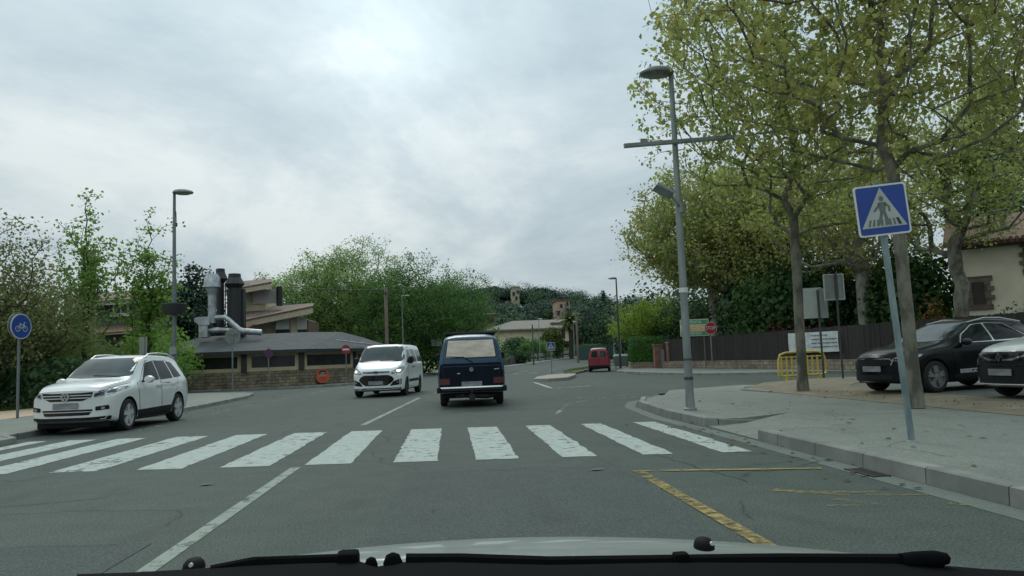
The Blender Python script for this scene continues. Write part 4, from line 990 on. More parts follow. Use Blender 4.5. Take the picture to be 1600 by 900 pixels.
for sx in (-1, 1): C5.patch([(sx * a, b) for a, b in ((.44, .745), (.47, .75), (.53, .69), (.49, .60), (.47, .61), (.505, .69))], 'F', CHROME, 'grille_trim', gr, off=.013, step=.05)
C5.patch(round_poly([(-.48, .30), (-.52, .40), (.52, .40), (.48, .30)], .03), 'F', PLASTIC, 'lower_grille', t, off=.006)
MB().box((0, 0, 0), (.52, .02, .12)).build('number_plate', PLATE, t, loc=(0, y0 + .004, .53), bevel=.004)
MB().box((0, 0, .30), (1.6, L * .84, .2)).build('underbody', PLASTIC, t)
for ya in AX:
    for sx in (-1, 1): wheel(t, sx * .785, ya, .335, .22, ALLOY_D, 5, sx, style='double')
# heading (-.91, -.40)
place(t, 11.62, 17.18, math.atan2(1, -.23)); t.scale = (1.02, 1.02, 1.03); t.location.z = .197

# --- white compact car at the right edge --------------------------------------------------
L = 4.12
t = thing('parked_car', 'white compact car with black nose and diamond badge, cut by right edge', 'car')
C6 = Car(L, dict(
    zb=[(0, .27), (.3, .21), (3.6, .22), (3.9, .30), (L, .42)],
    zs=[(0, .70), (.3, .82), (.9, .94), (1.3, 1.0), (2.4, 1.03), (3.5, 1.05), (L, .95)],
    zt=[(0, .84), (.1, .93), (.4, 1.01), (.95, 1.09), (1.1, 1.12), (1.6, 1.36), (1.95, 1.50), (2.3, 1.555), (2.7, 1.565), (3.2, 1.53), (3.6, 1.45), (3.9, 1.28), (4.05, 1.1), (L, 1.0)],
    w=[(0, .74), (.12, .81), (.35, .85), (.8, .885), (2, .89), (3.5, .885), (3.9, .85), (L, .78)],
    wt=[(0, .60), (.3, .68), (.95, .74), (1.2, .71), (1.8, .60), (2.6, .58), (3.4, .56), (L, .6)]), kf=.28, kr=.16, r=.09)
y0 = L / 2; AX = (y0 - .86, y0 - 3.46)
C6.body(WHITE_P, t, AX, .33, .89, gap=.05)
C6.patch(round_poly([(-.57, 1.49), (.57, 1.49), (.69, 1.16), (.35, 1.13), (-.35, 1.13), (-.69, 1.16)], .05), 'F', GLASS_W, 'windscreen', t, off=.006)
DKB = mat('dark_bumper', (.011, .013, .015), .5, scale=8, spec=.2)
C6.patch(round_poly([(-.78, .29), (-.84, .52), (-.82, .70), (-.62, .80), (.62, .80), (.82, .70), (.84, .52), (.78, .29)], .06), 'F', DKB, 'bumper', t, off=.005)
gr = C6.patch(round_poly([(-.60, .735), (-.66, .87), (-.3, .86), (.3, .86), (.66, .87), (.60, .735), (.28, .665), (-.28, .665)], .03), 'F', GLOSSB, 'grille', t, off=.010)
for sx in (-1, 1):
    C6.patch([(sx * a, b) for a, b in ((.07, .705), (.07, .735), (.26, .75), (.58, .835), (.60, .815), (.28, .715))], 'F', CHROME, 'grille_bar', gr, off=.018, step=.05)
    C6.patch(round_poly([(sx * a, b) for a, b in ((.60, .755), (.64, .885), (.72, .915), (.83, .93), (.82, .80))], .03), 'F', LAMPGL, 'headlight', t, off=.012)
    C6.patch(round_poly([(sx * a, b) for a, b in ((.66, .44), (.66, .62), (.74, .63), (.78, .48))], .02), 'F', GLOSSB, 'fog_lamp', t, off=.012)
    mirror_part(t, sx * .86, y0 - 1.58, 1.10, GLOSSB, sx, d=(.2, .13, .15))
for v in 'LR':
    C6.patch(round_poly(side([(1.55, 1.07), (2.05, 1.42), (2.40, 1.46), (2.42, 1.08)]), .04), v, GLASS, 'window', t, off=.008)
    C6.patch(round_poly(side([(2.50, 1.08), (2.48, 1.46), (3.1, 1.43), (3.4, 1.12)]), .04), v, GLASS, 'window', t, off=.008)
mb = MB()
D_ = [(0, .088), (.062, 0), (0, -.088), (-.062, 0)]; d_ = [(a * .45, b * .45) for a, b in D_]
vs = [(a, 0, b) for a, b in D_] + [(a, -.02, b) for a, b in D_] + [(a, 0, b) for a, b in d_] + [(a, -.02, b) for a, b in d_]
fs = []
for i in range(4):
    j = (i + 1) % 4; fs += [(i, j, j + 4, i + 4), (4 + i, 4 + j, 12 + j, 12 + i), (8 + i, 12 + i, 12 + j, 8 + j)]
mb.add(vs, fs).build('emblem', CHROME, t, loc=(0, y0 + .012, .765), rz=PI)
C6.patch(round_poly([(-.85, .90), (-.3, .872), (.3, .872), (.85, .90), (.80, .895), (.3, .864), (-.3, .864), (-.80, .895)], .004), 'F', GLOSSB, 'bonnet_gap', t, off=.004, step=.05)
C6.patch([(-.80, .60), (-.80, .615), (.80, .615), (.80, .60)], 'F', GLOSSB, 'bumper_crease', t, off=.009, step=.05)
MB().box((0, 0, 0), (.52, .02, .12)).build('number_plate', PLATE, t, loc=(0, y0 + .022, .50), bevel=.004)
MB().box((0, 0, .30), (1.55, L * .84, .2)).build('underbody', PLASTIC, t)
for ya in AX:
    for sx in (-1, 1): wheel(t, sx * .775, ya, .33, .21, STEELR, 6, sx, style='bar')
place(t, 12.12, 13.63, math.atan2(1, -.10)); t.location.z = .197

# --- far silver car further up the road ------------------------------------------------------
t = thing('parked_car', 'tiny silver car parked far up the slope, beside the tall lamp post', 'car')
C7 = Car(4.0, dict(C6.rails), kf=.26, kr=.14, r=.09)
y0 = 2.0; AX = (y0 - .86, y0 - 3.3)
C7.body(SILVER_P, t, AX, .31, .89)
C7.patch(round_poly([(-.57, 1.46), (.57, 1.46), (.69, 1.16), (-.69, 1.16)], .05), 'F', GLASS, 'windscreen', t, off=.006)
C7.patch(round_poly([(-.52, 1.38), (.52, 1.38), (.62, 1.12), (-.62, 1.12)], .05), 'B', GLASS, 'rear_window', t, off=.006)
for v in 'LR': C7.patch(round_poly(side([(1.55, 1.07), (2.05, 1.42), (3.0, 1.43), (3.3, 1.10)]), .04), v, GLASS, 'window', t, off=.008)
for ya in AX:
    for sx in (-1, 1): wheel(t, sx * .77, ya, .31, .2, STEELR, 6, sx, style='bar')
place(t, 28.6, 121, -.2)

# --- our own car: bonnet, wipers, washer nozzles under the windscreen -------------------------
own = thing('car', 'our own pale car, its bonnet edge and black wipers along the bottom', 'car')
BON = paint('bonnet_paint', (0.23, 0.26, 0.235), 0.30, 0.6)
def hood_z(x, y):
    u = y - 1.0
    return 1.003 - .105 * u - .060 * max(0, u - .35) ** 2 * 2.2 - .9 * max(0, u - .78) ** 2 - .072 * x * x - .05 * max(0, abs(x) - .55) ** 2
vs = []; fs = []
ny, nx_ = 26, 34
for j in range(ny):
    for i in range(nx_):
        x = -.82 + 1.64 * i / (nx_ - 1); y = .99 + 1.15 * j / (ny - 1)
        vs.append((x, y - .22 * x * x * (j / (ny - 1)), hood_z(x, y)))
for j in range(ny - 1):
    for i in range(nx_ - 1): a = j * nx_ + i; fs.append((a, a + 1, a + nx_ + 1, a + nx_))
n0 = len(vs)
vs += [(x, y, z - .02) for x, y, z in vs]
fs += [tuple(i + n0 for i in reversed(f)) for f in fs]
bd = [i for i in range(nx_)] + [j * nx_ + nx_ - 1 for j in range(1, ny)] + [(ny - 1) * nx_ + i for i in range(nx_ - 2, -1, -1)] + [j * nx_ for j in range(ny - 2, 0, -1)]
fs += [(bd[i], bd[(i + 1) % len(bd)], bd[(i + 1) % len(bd)] + n0, bd[i] + n0) for i in range(len(bd))]
MB().add(vs, fs).build('bonnet', BON, own, smooth=50)
WB = mat('wiper_black', (.0025, .003, .0035), .9, spec=.06, scale=20)
# flanks, nose and wheels of the same car, below the bonnet
for sx in (-1, 1):
    MB().prism([(.85, .25), (.85, .93), (1.4, .90), (1.86, .80), (2.0, .55), (1.95, .25), (1.75, .25), (1.62, .5), (1.3, .55), (1.05, .5), (.95, .25)], sx * .80, sx * .845, 'YZ').build('front_wing', BON, own)
    wheel(own, sx * .74, 1.33, .31, .19, STEELR, 6, sx, style='bar')
MB().box((0, 2.03, .5), (1.5, .10, .5)).build('bumper', BON, own, bevel=.04)
cw = MB(); vs = []      # cowl and wiper well under the windscreen
edge = [(120, 897), (215, 894), (300, 889), (395, 882), (470, 879), (560, 877), (590, 885), (630, 878), (700, 877), (800, 880), (860, 882), (960, 880), (1060, 878), (1200, 878), (1400, 878), (1480, 884), (1540, 889), (1600, 892), (1680, 897)]
for px, py in edge:
    a = at(px, py, 1.0); b_ = at(px, py + 2, .97); c_ = at(px, 925, .86)
    for q in (a - Vector((0, 0, .05)), a, b_, c_): vs.append(tuple(q))
fs = []
for i in range(len(edge) - 1):
    for k in range(3): a = i * 4 + k; fs.append((a, a + 1, a + 5, a + 4))
cw.add(vs, fs).build('cowl', WB, own, smooth=30, fix=True)
def wp(px, py, y): return at(px, py, y)
mb = MB().tube([wp(330, 893, .98), wp(395, 880, .985), wp(528, 875, .99)], .0075, 8).tube([wp(400, 877.5, .985), wp(528, 874, .99)], .006, 6)
mb.build('wiper_arm', WB, own, smooth=40)
mb = MB()
a, b = wp(530, 872, .985), wp(557, 871, .985)
mb.box(tuple((a + b) / 2 - Vector((0, 0, .012))), (.027, .03, .040)); mb.build('wiper_joint', WB, own, bevel=.006)
for (px, py, rr) in ((580, 877, .008), (614, 875, .012)):
    MB().lathe([(.002, rr), (rr * .7, rr * .75), (rr, 0), (rr, -.02)], tuple(wp(px, py + 4, .985)), n=14).build('linkage_cap', WB, own, smooth=50)
mb = MB().tube([wp(634, 877, .985), wp(720, 877, .99), wp(860, 881, 1.0), wp(1000, 879, 1.0), wp(1220, 876, .99), wp(1470, 877, .975)], [.0095, .0098, .0095, .0095, .0095, .0092], 8)
mb.build('wiper_blade', WB, own, smooth=40)
mb = MB().box(tuple(wp(1064, 872, .99)), (.019, .02, .014)); mb.build('wiper_clip', WB, own, bevel=.004)
MB().lathe([(.010, .0), (.0115, .02), (.0112, .045), (.007, .062), (.002, .066)], axis='X', n=12).build('wiper_cap', WB, own, loc=tuple(wp(1408, 877, .972)), smooth=50)
NOZ = mat('nozzle_black', (.004, .005, .005), .7, spec=.1, scale=20)
for px, py in ((303, 886), (1100, 853)):
    p = wp(px, py, 1.14)
    n = MB().lathe([(.003, .0115), (.009, .010), (.0132, .005), (.0145, 0), (.0145, -.004)], n=16)
    n.v = [(x, y * 1.5, z) for x, y, z in n.v]
    nz = n.build('washer_nozzle', NOZ, own, loc=(p.x, p.y, p.z + .001), smooth=50)
    MB().lathe([(.0028, 0), (.0028, -.004)], axis='Y', n=8).build('jet', ALLOY, nz, loc=(.004, -.023, .008))
# ------------------------------------------------------------------ buildings
CREAM = mat('cream_render', (0.52, 0.46, 0.33), 0.9, var=0.10, scale=1.2, bump=0.15)
CREAM_D = mat('ochre_frame', (0.40, 0.34, 0.215), 0.8, var=0.10, scale=2.0)
WALLSTONE = brick_mat('stone_base', (0.155, 0.13, 0.085), (0.225, 0.19, 0.125), (0.075, 0.065, 0.045), bw=.42, bh=.17, msize=.016, noise=.95)
SLATE = brick_mat('grey_shingles', (0.034, 0.043, 0.045), (0.052, 0.062, 0.063), (0.018, 0.022, 0.024), bw=.5, bh=.28, msize=.02, axes='xy', noise=.5, bump=.5)
BROWNT = tile_mat('brown_tiles', (0.10, 0.065, 0.048), (0.17, 0.115, 0.085), .25)
ORANGET = tile_mat('terracotta_tiles', (0.095, 0.052, 0.032), (0.185, 0.105, 0.064), .25)
GREYT = tile_mat('grey_brown_tiles', (0.14, 0.13, 0.105), (0.20, 0.185, 0.15), .3)
FASC = mat('dark_fascia', (0.018, 0.020, 0.020), .6)
WINB = mat('dark_blind_window', (0.018, 0.021, 0.021), 0.22, var=.3, scale=2.5, spec=.35)
SHUT = mat('white_shutter', (0.42, 0.43, 0.41), 0.6, stretch=(1, 1, 12), scale=3, var=.12)
GALV = mat('galvanised_duct', (0.33, 0.36, 0.37), 0.42, metal=.6, var=.3, scale=2.5)
SOOT = mat('black_flue', (0.012, 0.014, 0.015), .55, var=.3)
POLEM = mat('galvanised_pole', (0.19, 0.215, 0.205), 0.55, metal=.25, var=.22, scale=5, stretch=(1, 1, .25))
POLED = mat('dark_green_pole', (0.045, 0.056, 0.052), 0.5, metal=.2, var=.2, scale=5)
SIGNB = mat('sign_back', (0.20, 0.225, 0.215), 0.5, metal=.2, var=.15, scale=3)
SIGNW = mat('sign_white', (0.55, 0.58, 0.56), 0.45, var=.05)
SIGNBLUE = mat('sign_blue', (0.006, 0.042, 0.235), 0.4, var=.08)
SIGNRED = mat('sign_red', (0.27, 0.012, 0.022), 0.4, var=.12)
SIGNG = mat('sign_grey_white', (0.34, 0.375, 0.345), 0.5, var=.10, scale=4)
SIGNFIG = mat('sign_faded_figure', (0.10, 0.13, 0.115), 0.5, var=.15, scale=12)
SIGNBLK = mat('sign_black', (0.012, 0.012, 0.012), .5)

def wall_run(P, z0, z1, th=.25):
    """thick wall following a polyline of plan points (outer face on the polyline)"""
    P = [Vector(p) for p in P]; vs = []; fs = []
    for i, p in enumerate(P):
        d = (P[min(i + 1, len(P) - 1)] - P[max(i - 1, 0)]).normalized(); n = Vector((-d.y, d.x)); q = p + n * th
        vs += [(p.x, p.y, z0), (p.x, p.y, z1), (q.x, q.y, z1), (q.x, q.y, z0)]
    for i in range(len(P) - 1):
        for k in range(4): a = i * 4 + k; b = i * 4 + (k + 1) % 4; fs.append((a, b, b + 4, a + 4))
    fs += [(3, 2, 1, 0), tuple(range(len(vs) - 4, len(vs)))]
    return MB().add(vs, fs)
def on_seg(a, b, t, off=0.0):
    a = Vector(a); b = Vector(b); d = (b - a).normalized(); n = Vector((d.y, -d.x)); p = a.lerp(b, t) + n * off
    return p.x, p.y
def seg_box(mb, a, b, t0, t1, z0, z1, off, th):
    p = on_seg(a, b, t0, off); q = on_seg(a, b, t1, off); r = on_seg(a, b, t1, off - th); s = on_seg(a, b, t0, off - th)
    mb.hexa([(x, y, z0) for x, y in (p, q, r, s)] + [(x, y, z1) for x, y in (p, q, r, s)]); return mb

# restaurant with a low grey roof, stone base, long dark windows and steel ducts on the roof
rest = thing('restaurant', 'low restaurant with grey shingle roof, stone base and steel ducts on top', 'building')
WP = [(-17.6, 47.9), (-12.35, 47.7), (-9.05, 48.25), (-6.35, 52.3), (-4.6, 57.5)]
wall_run(WP, 0, 1.07, .6).build('stone_base', WALLSTONE, rest)
wall_run([on_seg(WP[0], WP[1], 0, -.06)] + [tuple(Vector(p) + Vector((-.01, .07))) for p in WP[1:]], 1.07, 2.30, .3).build('wall', CREAM_D, rest)
for i in range(4):
    a, b = WP[i], WP[i + 1]; Ls = (Vector(b) - Vector(a)).length
    t0, t1 = .40 / Ls, 1 - .42 / Ls
    fr = MB(); seg_box(fr, a, b, .05 / Ls, t0, 1.075, 2.13, .02, .08); seg_box(fr, a, b, t1, 1 - .12 / Ls, 1.075, 2.13, .02, .08)
    seg_box(fr, a, b, t0, t1, 1.075, 1.30, .02, .08); seg_box(fr, a, b, t0, t1, 1.99, 2.13, .02, .08)
    w = fr.build('window', CREAM_D, rest)
    g_ = MB(); seg_box(g_, a, b, t0, t1, 1.30, 1.99, -.03, .05); g_.build('glazing', WINB, w)
for i, tt in ((1, 0), (2, 0), (3, 0)):
    x, y = WP[i]; mb = MB().box((x - .02, y - .03, 1.6), (.30, .30, 1.06)); mb.build('pillar', FASC, rest)
eav = [(-18.3, 47.4, 2.33), (-12.3, 47.15, 2.33), (-8.75, 47.75, 2.33), (-5.8, 52.1, 2.33), (-3.9, 57.8, 2.33)]
rdg = [(-16.6, 53.2, 3.52), (-14.5, 53.2, 3.54), (-10.0, 53.6, 3.60), (-7.6, 55.4, 3.60), (-6.6, 58.5, 3.3)]
bck = [(-18.3, 59.0, 2.4), (-14.5, 59.5, 2.4), (-10.0, 60, 2.4), (-7, 60.5, 2.4), (-5, 61, 2.4)]
mb = MB(); vs = eav + rdg + bck + [(x, y, z - .06) for x, y, z in eav]
fs = [(i, i + 1, i + 6, i + 5) for i in range(4)] + [(i + 5, i + 6, i + 11, i + 10) for i in range(4)] + [(0, 5, 10), (4, 14, 9)]
roof = mb.add(vs, fs).build('roof', SLATE, rest)
def gutter():
    mb = MB(); vs = []; fs = []
    for x, y, z in eav: vs += [(x, y, z - .005), (x, y, z - .21), (x + .05, y + .12, z - .21), (x + .05, y + .12, z - .02)]
    for i in range(4):
        for k in range(4): a = i * 4 + k; b = i * 4 + (k + 1) % 4; fs.append((a, b, b + 4, a + 4))
    return mb.add(vs, fs)
gutter().build('gutter', FASC, rest)
MB().tube([(-7.2, 50.0, 2.86), (-5.35, 53.6, 2.60)], .05, 6).build('roof_flashing', GALV, rest)
Yd = 51.0
def A3(px, py, Y=Yd): return tuple(at(px, py, Y))
mb = MB().tube([A3(331.5, 505), A3(331.5, 462)], .26, 18).tube([A3(331.5, 462), A3(331.5, 448)], [.26, .40], 18).tube([A3(331.5, 449), A3(331.5, 434), A3(331.5, 428)], [.54, .48, .32], 18)
mb.build('exhaust_pipe', GALV, rest, smooth=40)
for px, y0_, y1_, Y_, r_ in ((344.5, 428, 520, 52.5, .24), (366.5, 436, 520, 52.0, .42)):
    mb = MB().tube([A3(px, y1_, Y_), A3(px, y0_ + 14, Y_)], r_, 14)
    mb.tube([A3(px, y0_ + 15, Y_), A3(px, y0_ + 8, Y_), A3(px, y0_ - 2, Y_), A3(px, y0_ - 8, Y_)], [r_ * 1.0, .48 if r_ < .3 else .66, .30 if r_ < .3 else .42, .28 if r_ < .3 else .40], 8)
    mb.build('chimney', SOOT, rest)
p = A3(373.5, 480, 52.4); MB().box((p[0], p[1], p[2] - .4), (.75, .6, 3.2)).build('chimney', SOOT, rest)
mb = MB()
for px in (352, 355.5, 358.5): mb.tube([A3(px, 520, 52.8), A3(px, 444 if px == 352 else 452, 52.8)], .035, 5)
for py in (455, 468, 480, 492, 505): mb.tube([A3(350, py, 52.8), A3(361, py, 52.8)], .025, 5)
mb.build('ladder', SOOT, rest)
mb = MB()
c = Vector(A3(321, 502)); mb.box(tuple(c), (.72, .7, .55)); e_ = Vector(A3(305.5, 499)) - c
mb.hexa([Vector(c) + Vector(v) for v in ((-.36, -.3, -.2), (-.36, .3, -.2), (e_.x, .3, -.02), (e_.x, -.3, -.02), (-.36, -.3, .27), (-.36, .3, .27), (e_.x, .3, .22), (e_.x, -.3, .22))])
mb.box(tuple(Vector(A3(319.5, 518))), (.55, .6, .75)).tube([A3(319.5, 524), A3(319.5, 528)], [.28, .2], 12)
mb.build('fan_box', GALV, rest)
MB().tube([A3(327, 502), A3(332, 496.5), A3(352, 496), A3(357, 500), A3(374, 516), A3(382, 518), A3(409, 519.5)], [.16, .17, .17, .18, .20, .21, .19], 14).build('duct', GALV, rest, smooth=50)
MB().tube([A3(326, 516), A3(345, 516), A3(372, 517)], .17, 14).build('duct', GALV, rest, smooth=50)

# house with two brown lean-to roofs behind the restaurant
hs = thing('house', 'cream house with two sloping brown roofs rising behind the restaurant', 'house')
def slabroof(name, pts, th, m, parent, fm=None):
    P = [Vector(p) for p in pts]
    r_ = MB().add(P + [p - Vector((0, 0, .10)) for p in P], [(0, 1, 2, 3), (4, 7, 6, 5), (0, 4, 5, 1), (1, 5, 6, 2), (2, 6, 7, 3), (3, 7, 4, 0)]).build(name, m, parent)
    if fm:
        c = sum(P, Vector()) / 4; Q = [c + (p - c) * .985 for p in P]
        f_ = MB().hexa([q - Vector((0, 0, th)) for q in Q] + [q - Vector((0, 0, .10)) for q in Q]).build('fascia', fm, r_)
    return r_
CRF = mat('cream_fascia', (.40, .34, .24), .8)
slabroof('roof', [at(380, 500, 58), at(489.5, 477.5, 57), at(489.5, 473.5, 66), at(380, 482, 66)], .55, BROWNT, hs, CRF)
slabroof('roof', [at(352, 453, 62), at(424.5, 440, 61), at(424.5, 435.5, 69), at(352, 441, 69)], .5, BROWNT, hs, CRF)
def pbox(name, x0, x1, ytop, Y, D, m, parent, zb=0, px=True):
    a = at(x0, ytop, Y); b = at(x1, ytop, Y); zt = (a.z + b.z) / 2
    return MB().box(((a.x + b.x) / 2, Y + D / 2, (zb + zt) / 2), (abs(b.x - a.x), D, zt - zb)).build(name, m, parent)
pbox('wall', 386, 470, 497, 59.5, 6.5, CREAM, hs); pbox('wall', 360, 415, 452, 63.5, 5, CREAM, hs)
pbox('wall', 430, 448, 492, 59.2, 2, SHUT, hs)
pbox('pillar', 453, 464, 486, 58.6, .8, CREAM, hs)
a = at(399, 462, 63.4); w = MB().box((a.x + .9, 63.4, a.z - .1), (2.2, .1, 1.15)).build('window', SHUT, hs)
a = at(385, 462, 63.4); w = MB().box((a.x - .2, 63.4, a.z + .3), (.9, .1, 1.6)).build('window', SHUT, hs)
for px0, px1 in ((431, 452), (465, 479)):
    a = at(px0, 504, 58.4); b = at(px1, 504, 58.4)
    w = MB().box(((a.x + b.x) / 2, 58.45, a.z - .1), (b.x - a.x, .12, .95)).build('window', SHUT, hs)
    MB().box(((a.x + b.x) / 2, 58.38, a.z - .75), (b.x - a.x, .1, .45)).build('pane', WINB, w)
pbox('wall', 470, 481, 500, 60.5, 5, mat('brick_brown_wall', (.12, .07, .05), .9), hs)
MB().tube([at(436.5, 478, 63), at(436.5, 448, 63)], .24, 10).build('chimney', SOOT, hs)
m_aw = mat('red_awning', (.24, .07, .06), .8)
MB().add([at(384, 514, 57.5), at(396, 508, 57.5), at(398, 503, 58.5), at(386, 506, 58.5)], [(0, 1, 2, 3)]).build('awning', m_aw, hs)

# dark grey house between the young trees on the left
hl_ = thing('house', 'dark grey house with brown roof and one white window behind left trees', 'house')
GREYW = mat('grey_green_render', (.075, .085, .078), .9, var=.2, scale=1.5)
pbox('wall', 100, 262, 466, 54, 8, GREYW, hl_)
rp_ = [at(112, 473, 53.2), at(262, 463, 53.2), at(262, 451, 58.5), at(112, 460, 58.5)]
slabroof('roof', rp_, .32, BROWNT, hl_, mat('white_fascia', (.36, .36, .33), .8))
a = at(189, 482, 53.9); w = MB().box((a.x, 53.95, a.z), (1.05, .14, .85)).build('window', SIGNW, hl_)
for o in (-.23, .23): MB().box((a.x + o, 53.87, a.z), (.36, .04, .62)).build('pane', WINB, w)
MB().box((a.x - .8, 53.95, a.z), (.42, .1, .85)).build('shutter', SIGNBLK, hl_)
MB().box((a.x, 53.8, a.z - .5), (1.3, .3, .08)).build('sill', SIGNW, hl_)
slabroof('porch_roof', [at(140, 521, 51), at(222, 515, 51), at(222, 506, 53.9), at(140, 511, 53.9)], .18, ORANGET, hl_, CRF)
mb = MB().tube([at(180, 455, 56), at(180, 424, 56)], .03, 5).tube([at(177, 428, 56), at(190, 425.5, 56)], .025, 4)
for k in range(5): mb.tube([at(178 + k * 2.8, 423.5 - k * .3, 56), at(178 + k * 2.8, 431 - k * .3, 56)], .015, 4)
mb.build('antenna', SIGNB, hl_)

# long cream house far ahead
hf = thing('house', 'long cream house with grey tiled roof beyond the far palm', 'house')
Yh = 152
def zat(px, py, Y): return at(px, py, Y).z
mb = MB(); a = at(762, 515, Yh); b = at(893, 512, Yh); zt = a.z; zb_ = 0
MB().box(((a.x + b.x) / 2, Yh + 5, (zt + zb_) / 2), (b.x - a.x, 10, zt - zb_)).build('wall', CREAM, hf)
e0 = at(755, 516, Yh - .9); e1 = at(896, 512.5, Yh - .9); r0 = at(800, 504, Yh + 6); r1 = at(884, 497, Yh + 6)
zE = (e0.z + e1.z) / 2 + .1; zR = (r0.z + r1.z) / 2
rf = MB().add([(e0.x, Yh - .9, zE), (e1.x, Yh - .9, zE), (e1.x, Yh + 11, zE), (e0.x, Yh + 11, zE), (r0.x, Yh + 5, zR), (r1.x, Yh + 5, zR), (e0.x, Yh - .9, zE - .3), (e1.x, Yh - .9, zE - .3), (e1.x, Yh + 11, zE - .3), (e0.x, Yh + 11, zE - .3)],
    [(0, 1, 5, 4), (1, 2, 5), (2, 3, 4, 5), (3, 0, 4), (0, 6, 7, 1), (1, 7, 8, 2), (2, 8, 9, 3), (3, 9, 6, 0), (6, 9, 8, 7)]).build('roof', GREYT, hf)
MB().box((at(872, 508, Yh).x, Yh + 2, zR - 1.0), (2.6, 2.0, .5)).build('roof_patch', ORANGET, rf)
for px, py, w_, h_ in ((846, 528, 1.3, 1.5), (880, 522, .7, 1.7), (886, 538, 1.5, 1.3), (870, 535, .9, 2.2)):
    p = at(px, py, Yh - .05); w = MB().box(tuple(p), (w_, .12, h_)).build('window', SHUT if px == 846 else FASC, hf); MB().box((p.x, p.y - .05, p.z - h_ * .2), (w_ * .86, .08, h_ * .5)).build('pane', WINB, w)
# houses on the hill
def hill_house(name, label, pxs, Y, D, wallm, roofm, wins, flat=False):
    x0, x1, ytop, ybot = pxs
    t = thing(name, label, 'house')
    a = at(x0, ytop, Y); b = at(x1, ytop, Y); z1 = (a.z + b.z) / 2; z0 = at(x0, ybot, Y).z - 3
    MB().box(((a.x + b.x) / 2, Y + D / 2, (z0 + z1) / 2), (b.x - a.x, D, z1 - z0)).build('wall', wallm, t)
    if flat: MB().box(((a.x + b.x) / 2, Y + D / 2, z1 + .25), (b.x - a.x + .8, D + .8, .5)).build('roof', roofm, t)
    else:
        xa, xb = a.x - .8, b.x + .8; hh = (b.x - a.x) * .16; MB().add([(xa, Y - .8, z1), (xb, Y - .8, z1), (xb, Y + D + .8, z1), (xa, Y + D + .8, z1), ((xa + xb) / 2 - 1, Y + D / 2, z1 + hh), ((xa + xb) / 2 + 1, Y + D / 2, z1 + hh)], [(0, 1, 5, 4), (1, 2, 5), (2, 3, 4, 5), (3, 0, 4), (0, 3, 2, 1)]).build('roof', roofm, t)
    for px, py, w_, h_ in wins:
        p = at(px, py, Y - .1); MB().box(tuple(p), (w_, .3, h_)).build('window', WINB, t)
    return t
PINKW = mat('pink_render', (.36, .26, .20), .9, var=.08); BEIGEW = mat('beige_render', (.34, .31, .23), .9, var=.1)
hill_house('tower_house', 'pale tower house among the dark pines on the hilltop', (800, 811, 449, 476), 330, 9, BEIGEW, BEIGEW, [(802.5, 459, 1.1, 1.6), (807, 466, .9, 1.5), (809, 456, .9, 1.3)], True)
hill_house('house', 'pink house with flat terrace halfway up the wooded hill', (869, 890, 470, 498), 270, 10, PINKW, ORANGET, [(886.5, 475, .8, 1.6), (877, 478, .9, 1.3), (886.5, 484, 1.0, 1.2), (873, 489, 1.0, 1.6)], True)
hill_house('house', 'small brown house with dark hipped roof at the foot of hill', (757, 774, 491, 530), 185, 9, mat('brown_render', (.16, .12, .09), .9), GREYT, [(762, 497, .9, 1.1), (768, 500, 1.2, 1.0)])
hill_house('house', 'small house with terracotta roof right of the far palm', (897, 912, 490, 503), 235, 8, BEIGEW, ORANGET, [(903, 496, .9, 1.0)])

# old farmhouse on the right behind the parked black car
fh = thing('farmhouse', 'old cream farmhouse with tiled roof and stone framed windows at right edge', 'house')
d = Vector((.80, -.60)).normalized(); n = Vector((-.6, -.8)).normalized()     # front wall runs towards us on its right
A = Vector((24.1, 34.0)); B = A + d * 16; 
zE = 5.9
FW = mat('old_cream_plaster', (.60, .56, .43), .92, var=.10, scale=.8, bump=.2)
QUO = brick_mat('brown_quoins', (.10, .075, .055), (.15, .115, .085), (.07, .06, .05), bw=.5, bh=.3, noise=.6)
back = -n * 9
MB().hexa([(p.x, p.y, 0) for p in (A, B, B + back, A + back)] + [(p.x, p.y, zE) for p in (A, B, B + back, A + back)]).build('wall', FW, fh)
ra = A + n * .7 - d * .7; rb = B + n * .7; rc = B + back * .5; rd_ = A + back * .5 - d * .7; re = B + back - n * .7; rf_ = A + back - n * .7 - d * .7
org = Vector((ra.x, ra.y, zE - .12)); ang = math.atan2(d.y, d.x)
q = Matrix.Rotation(-ang, 3, 'Z')
pts = [Vector((p.x, p.y, z)) - org for p, z in ((ra, zE - .12), (rb, zE - .12), (rc, zE + 1.75), (rd_, zE + 1.75), (re, zE - .12), (rf_, zE - .12))]
pts = [q @ p for p in pts]; low = [p - Vector((0, 0, .16)) for p in pts]
rfo = MB().add(pts + low, [(0, 1, 2, 3), (3, 2, 4, 5), (6, 9, 8, 7), (9, 11, 10, 8), (0, 6, 7, 1), (5, 4, 10, 11), (0, 3, 9, 6), (3, 5, 11, 9), (1, 7, 8, 2), (2, 8, 10, 4)]).build('roof', ORANGET, fh, loc=tuple(org), rz=ang)
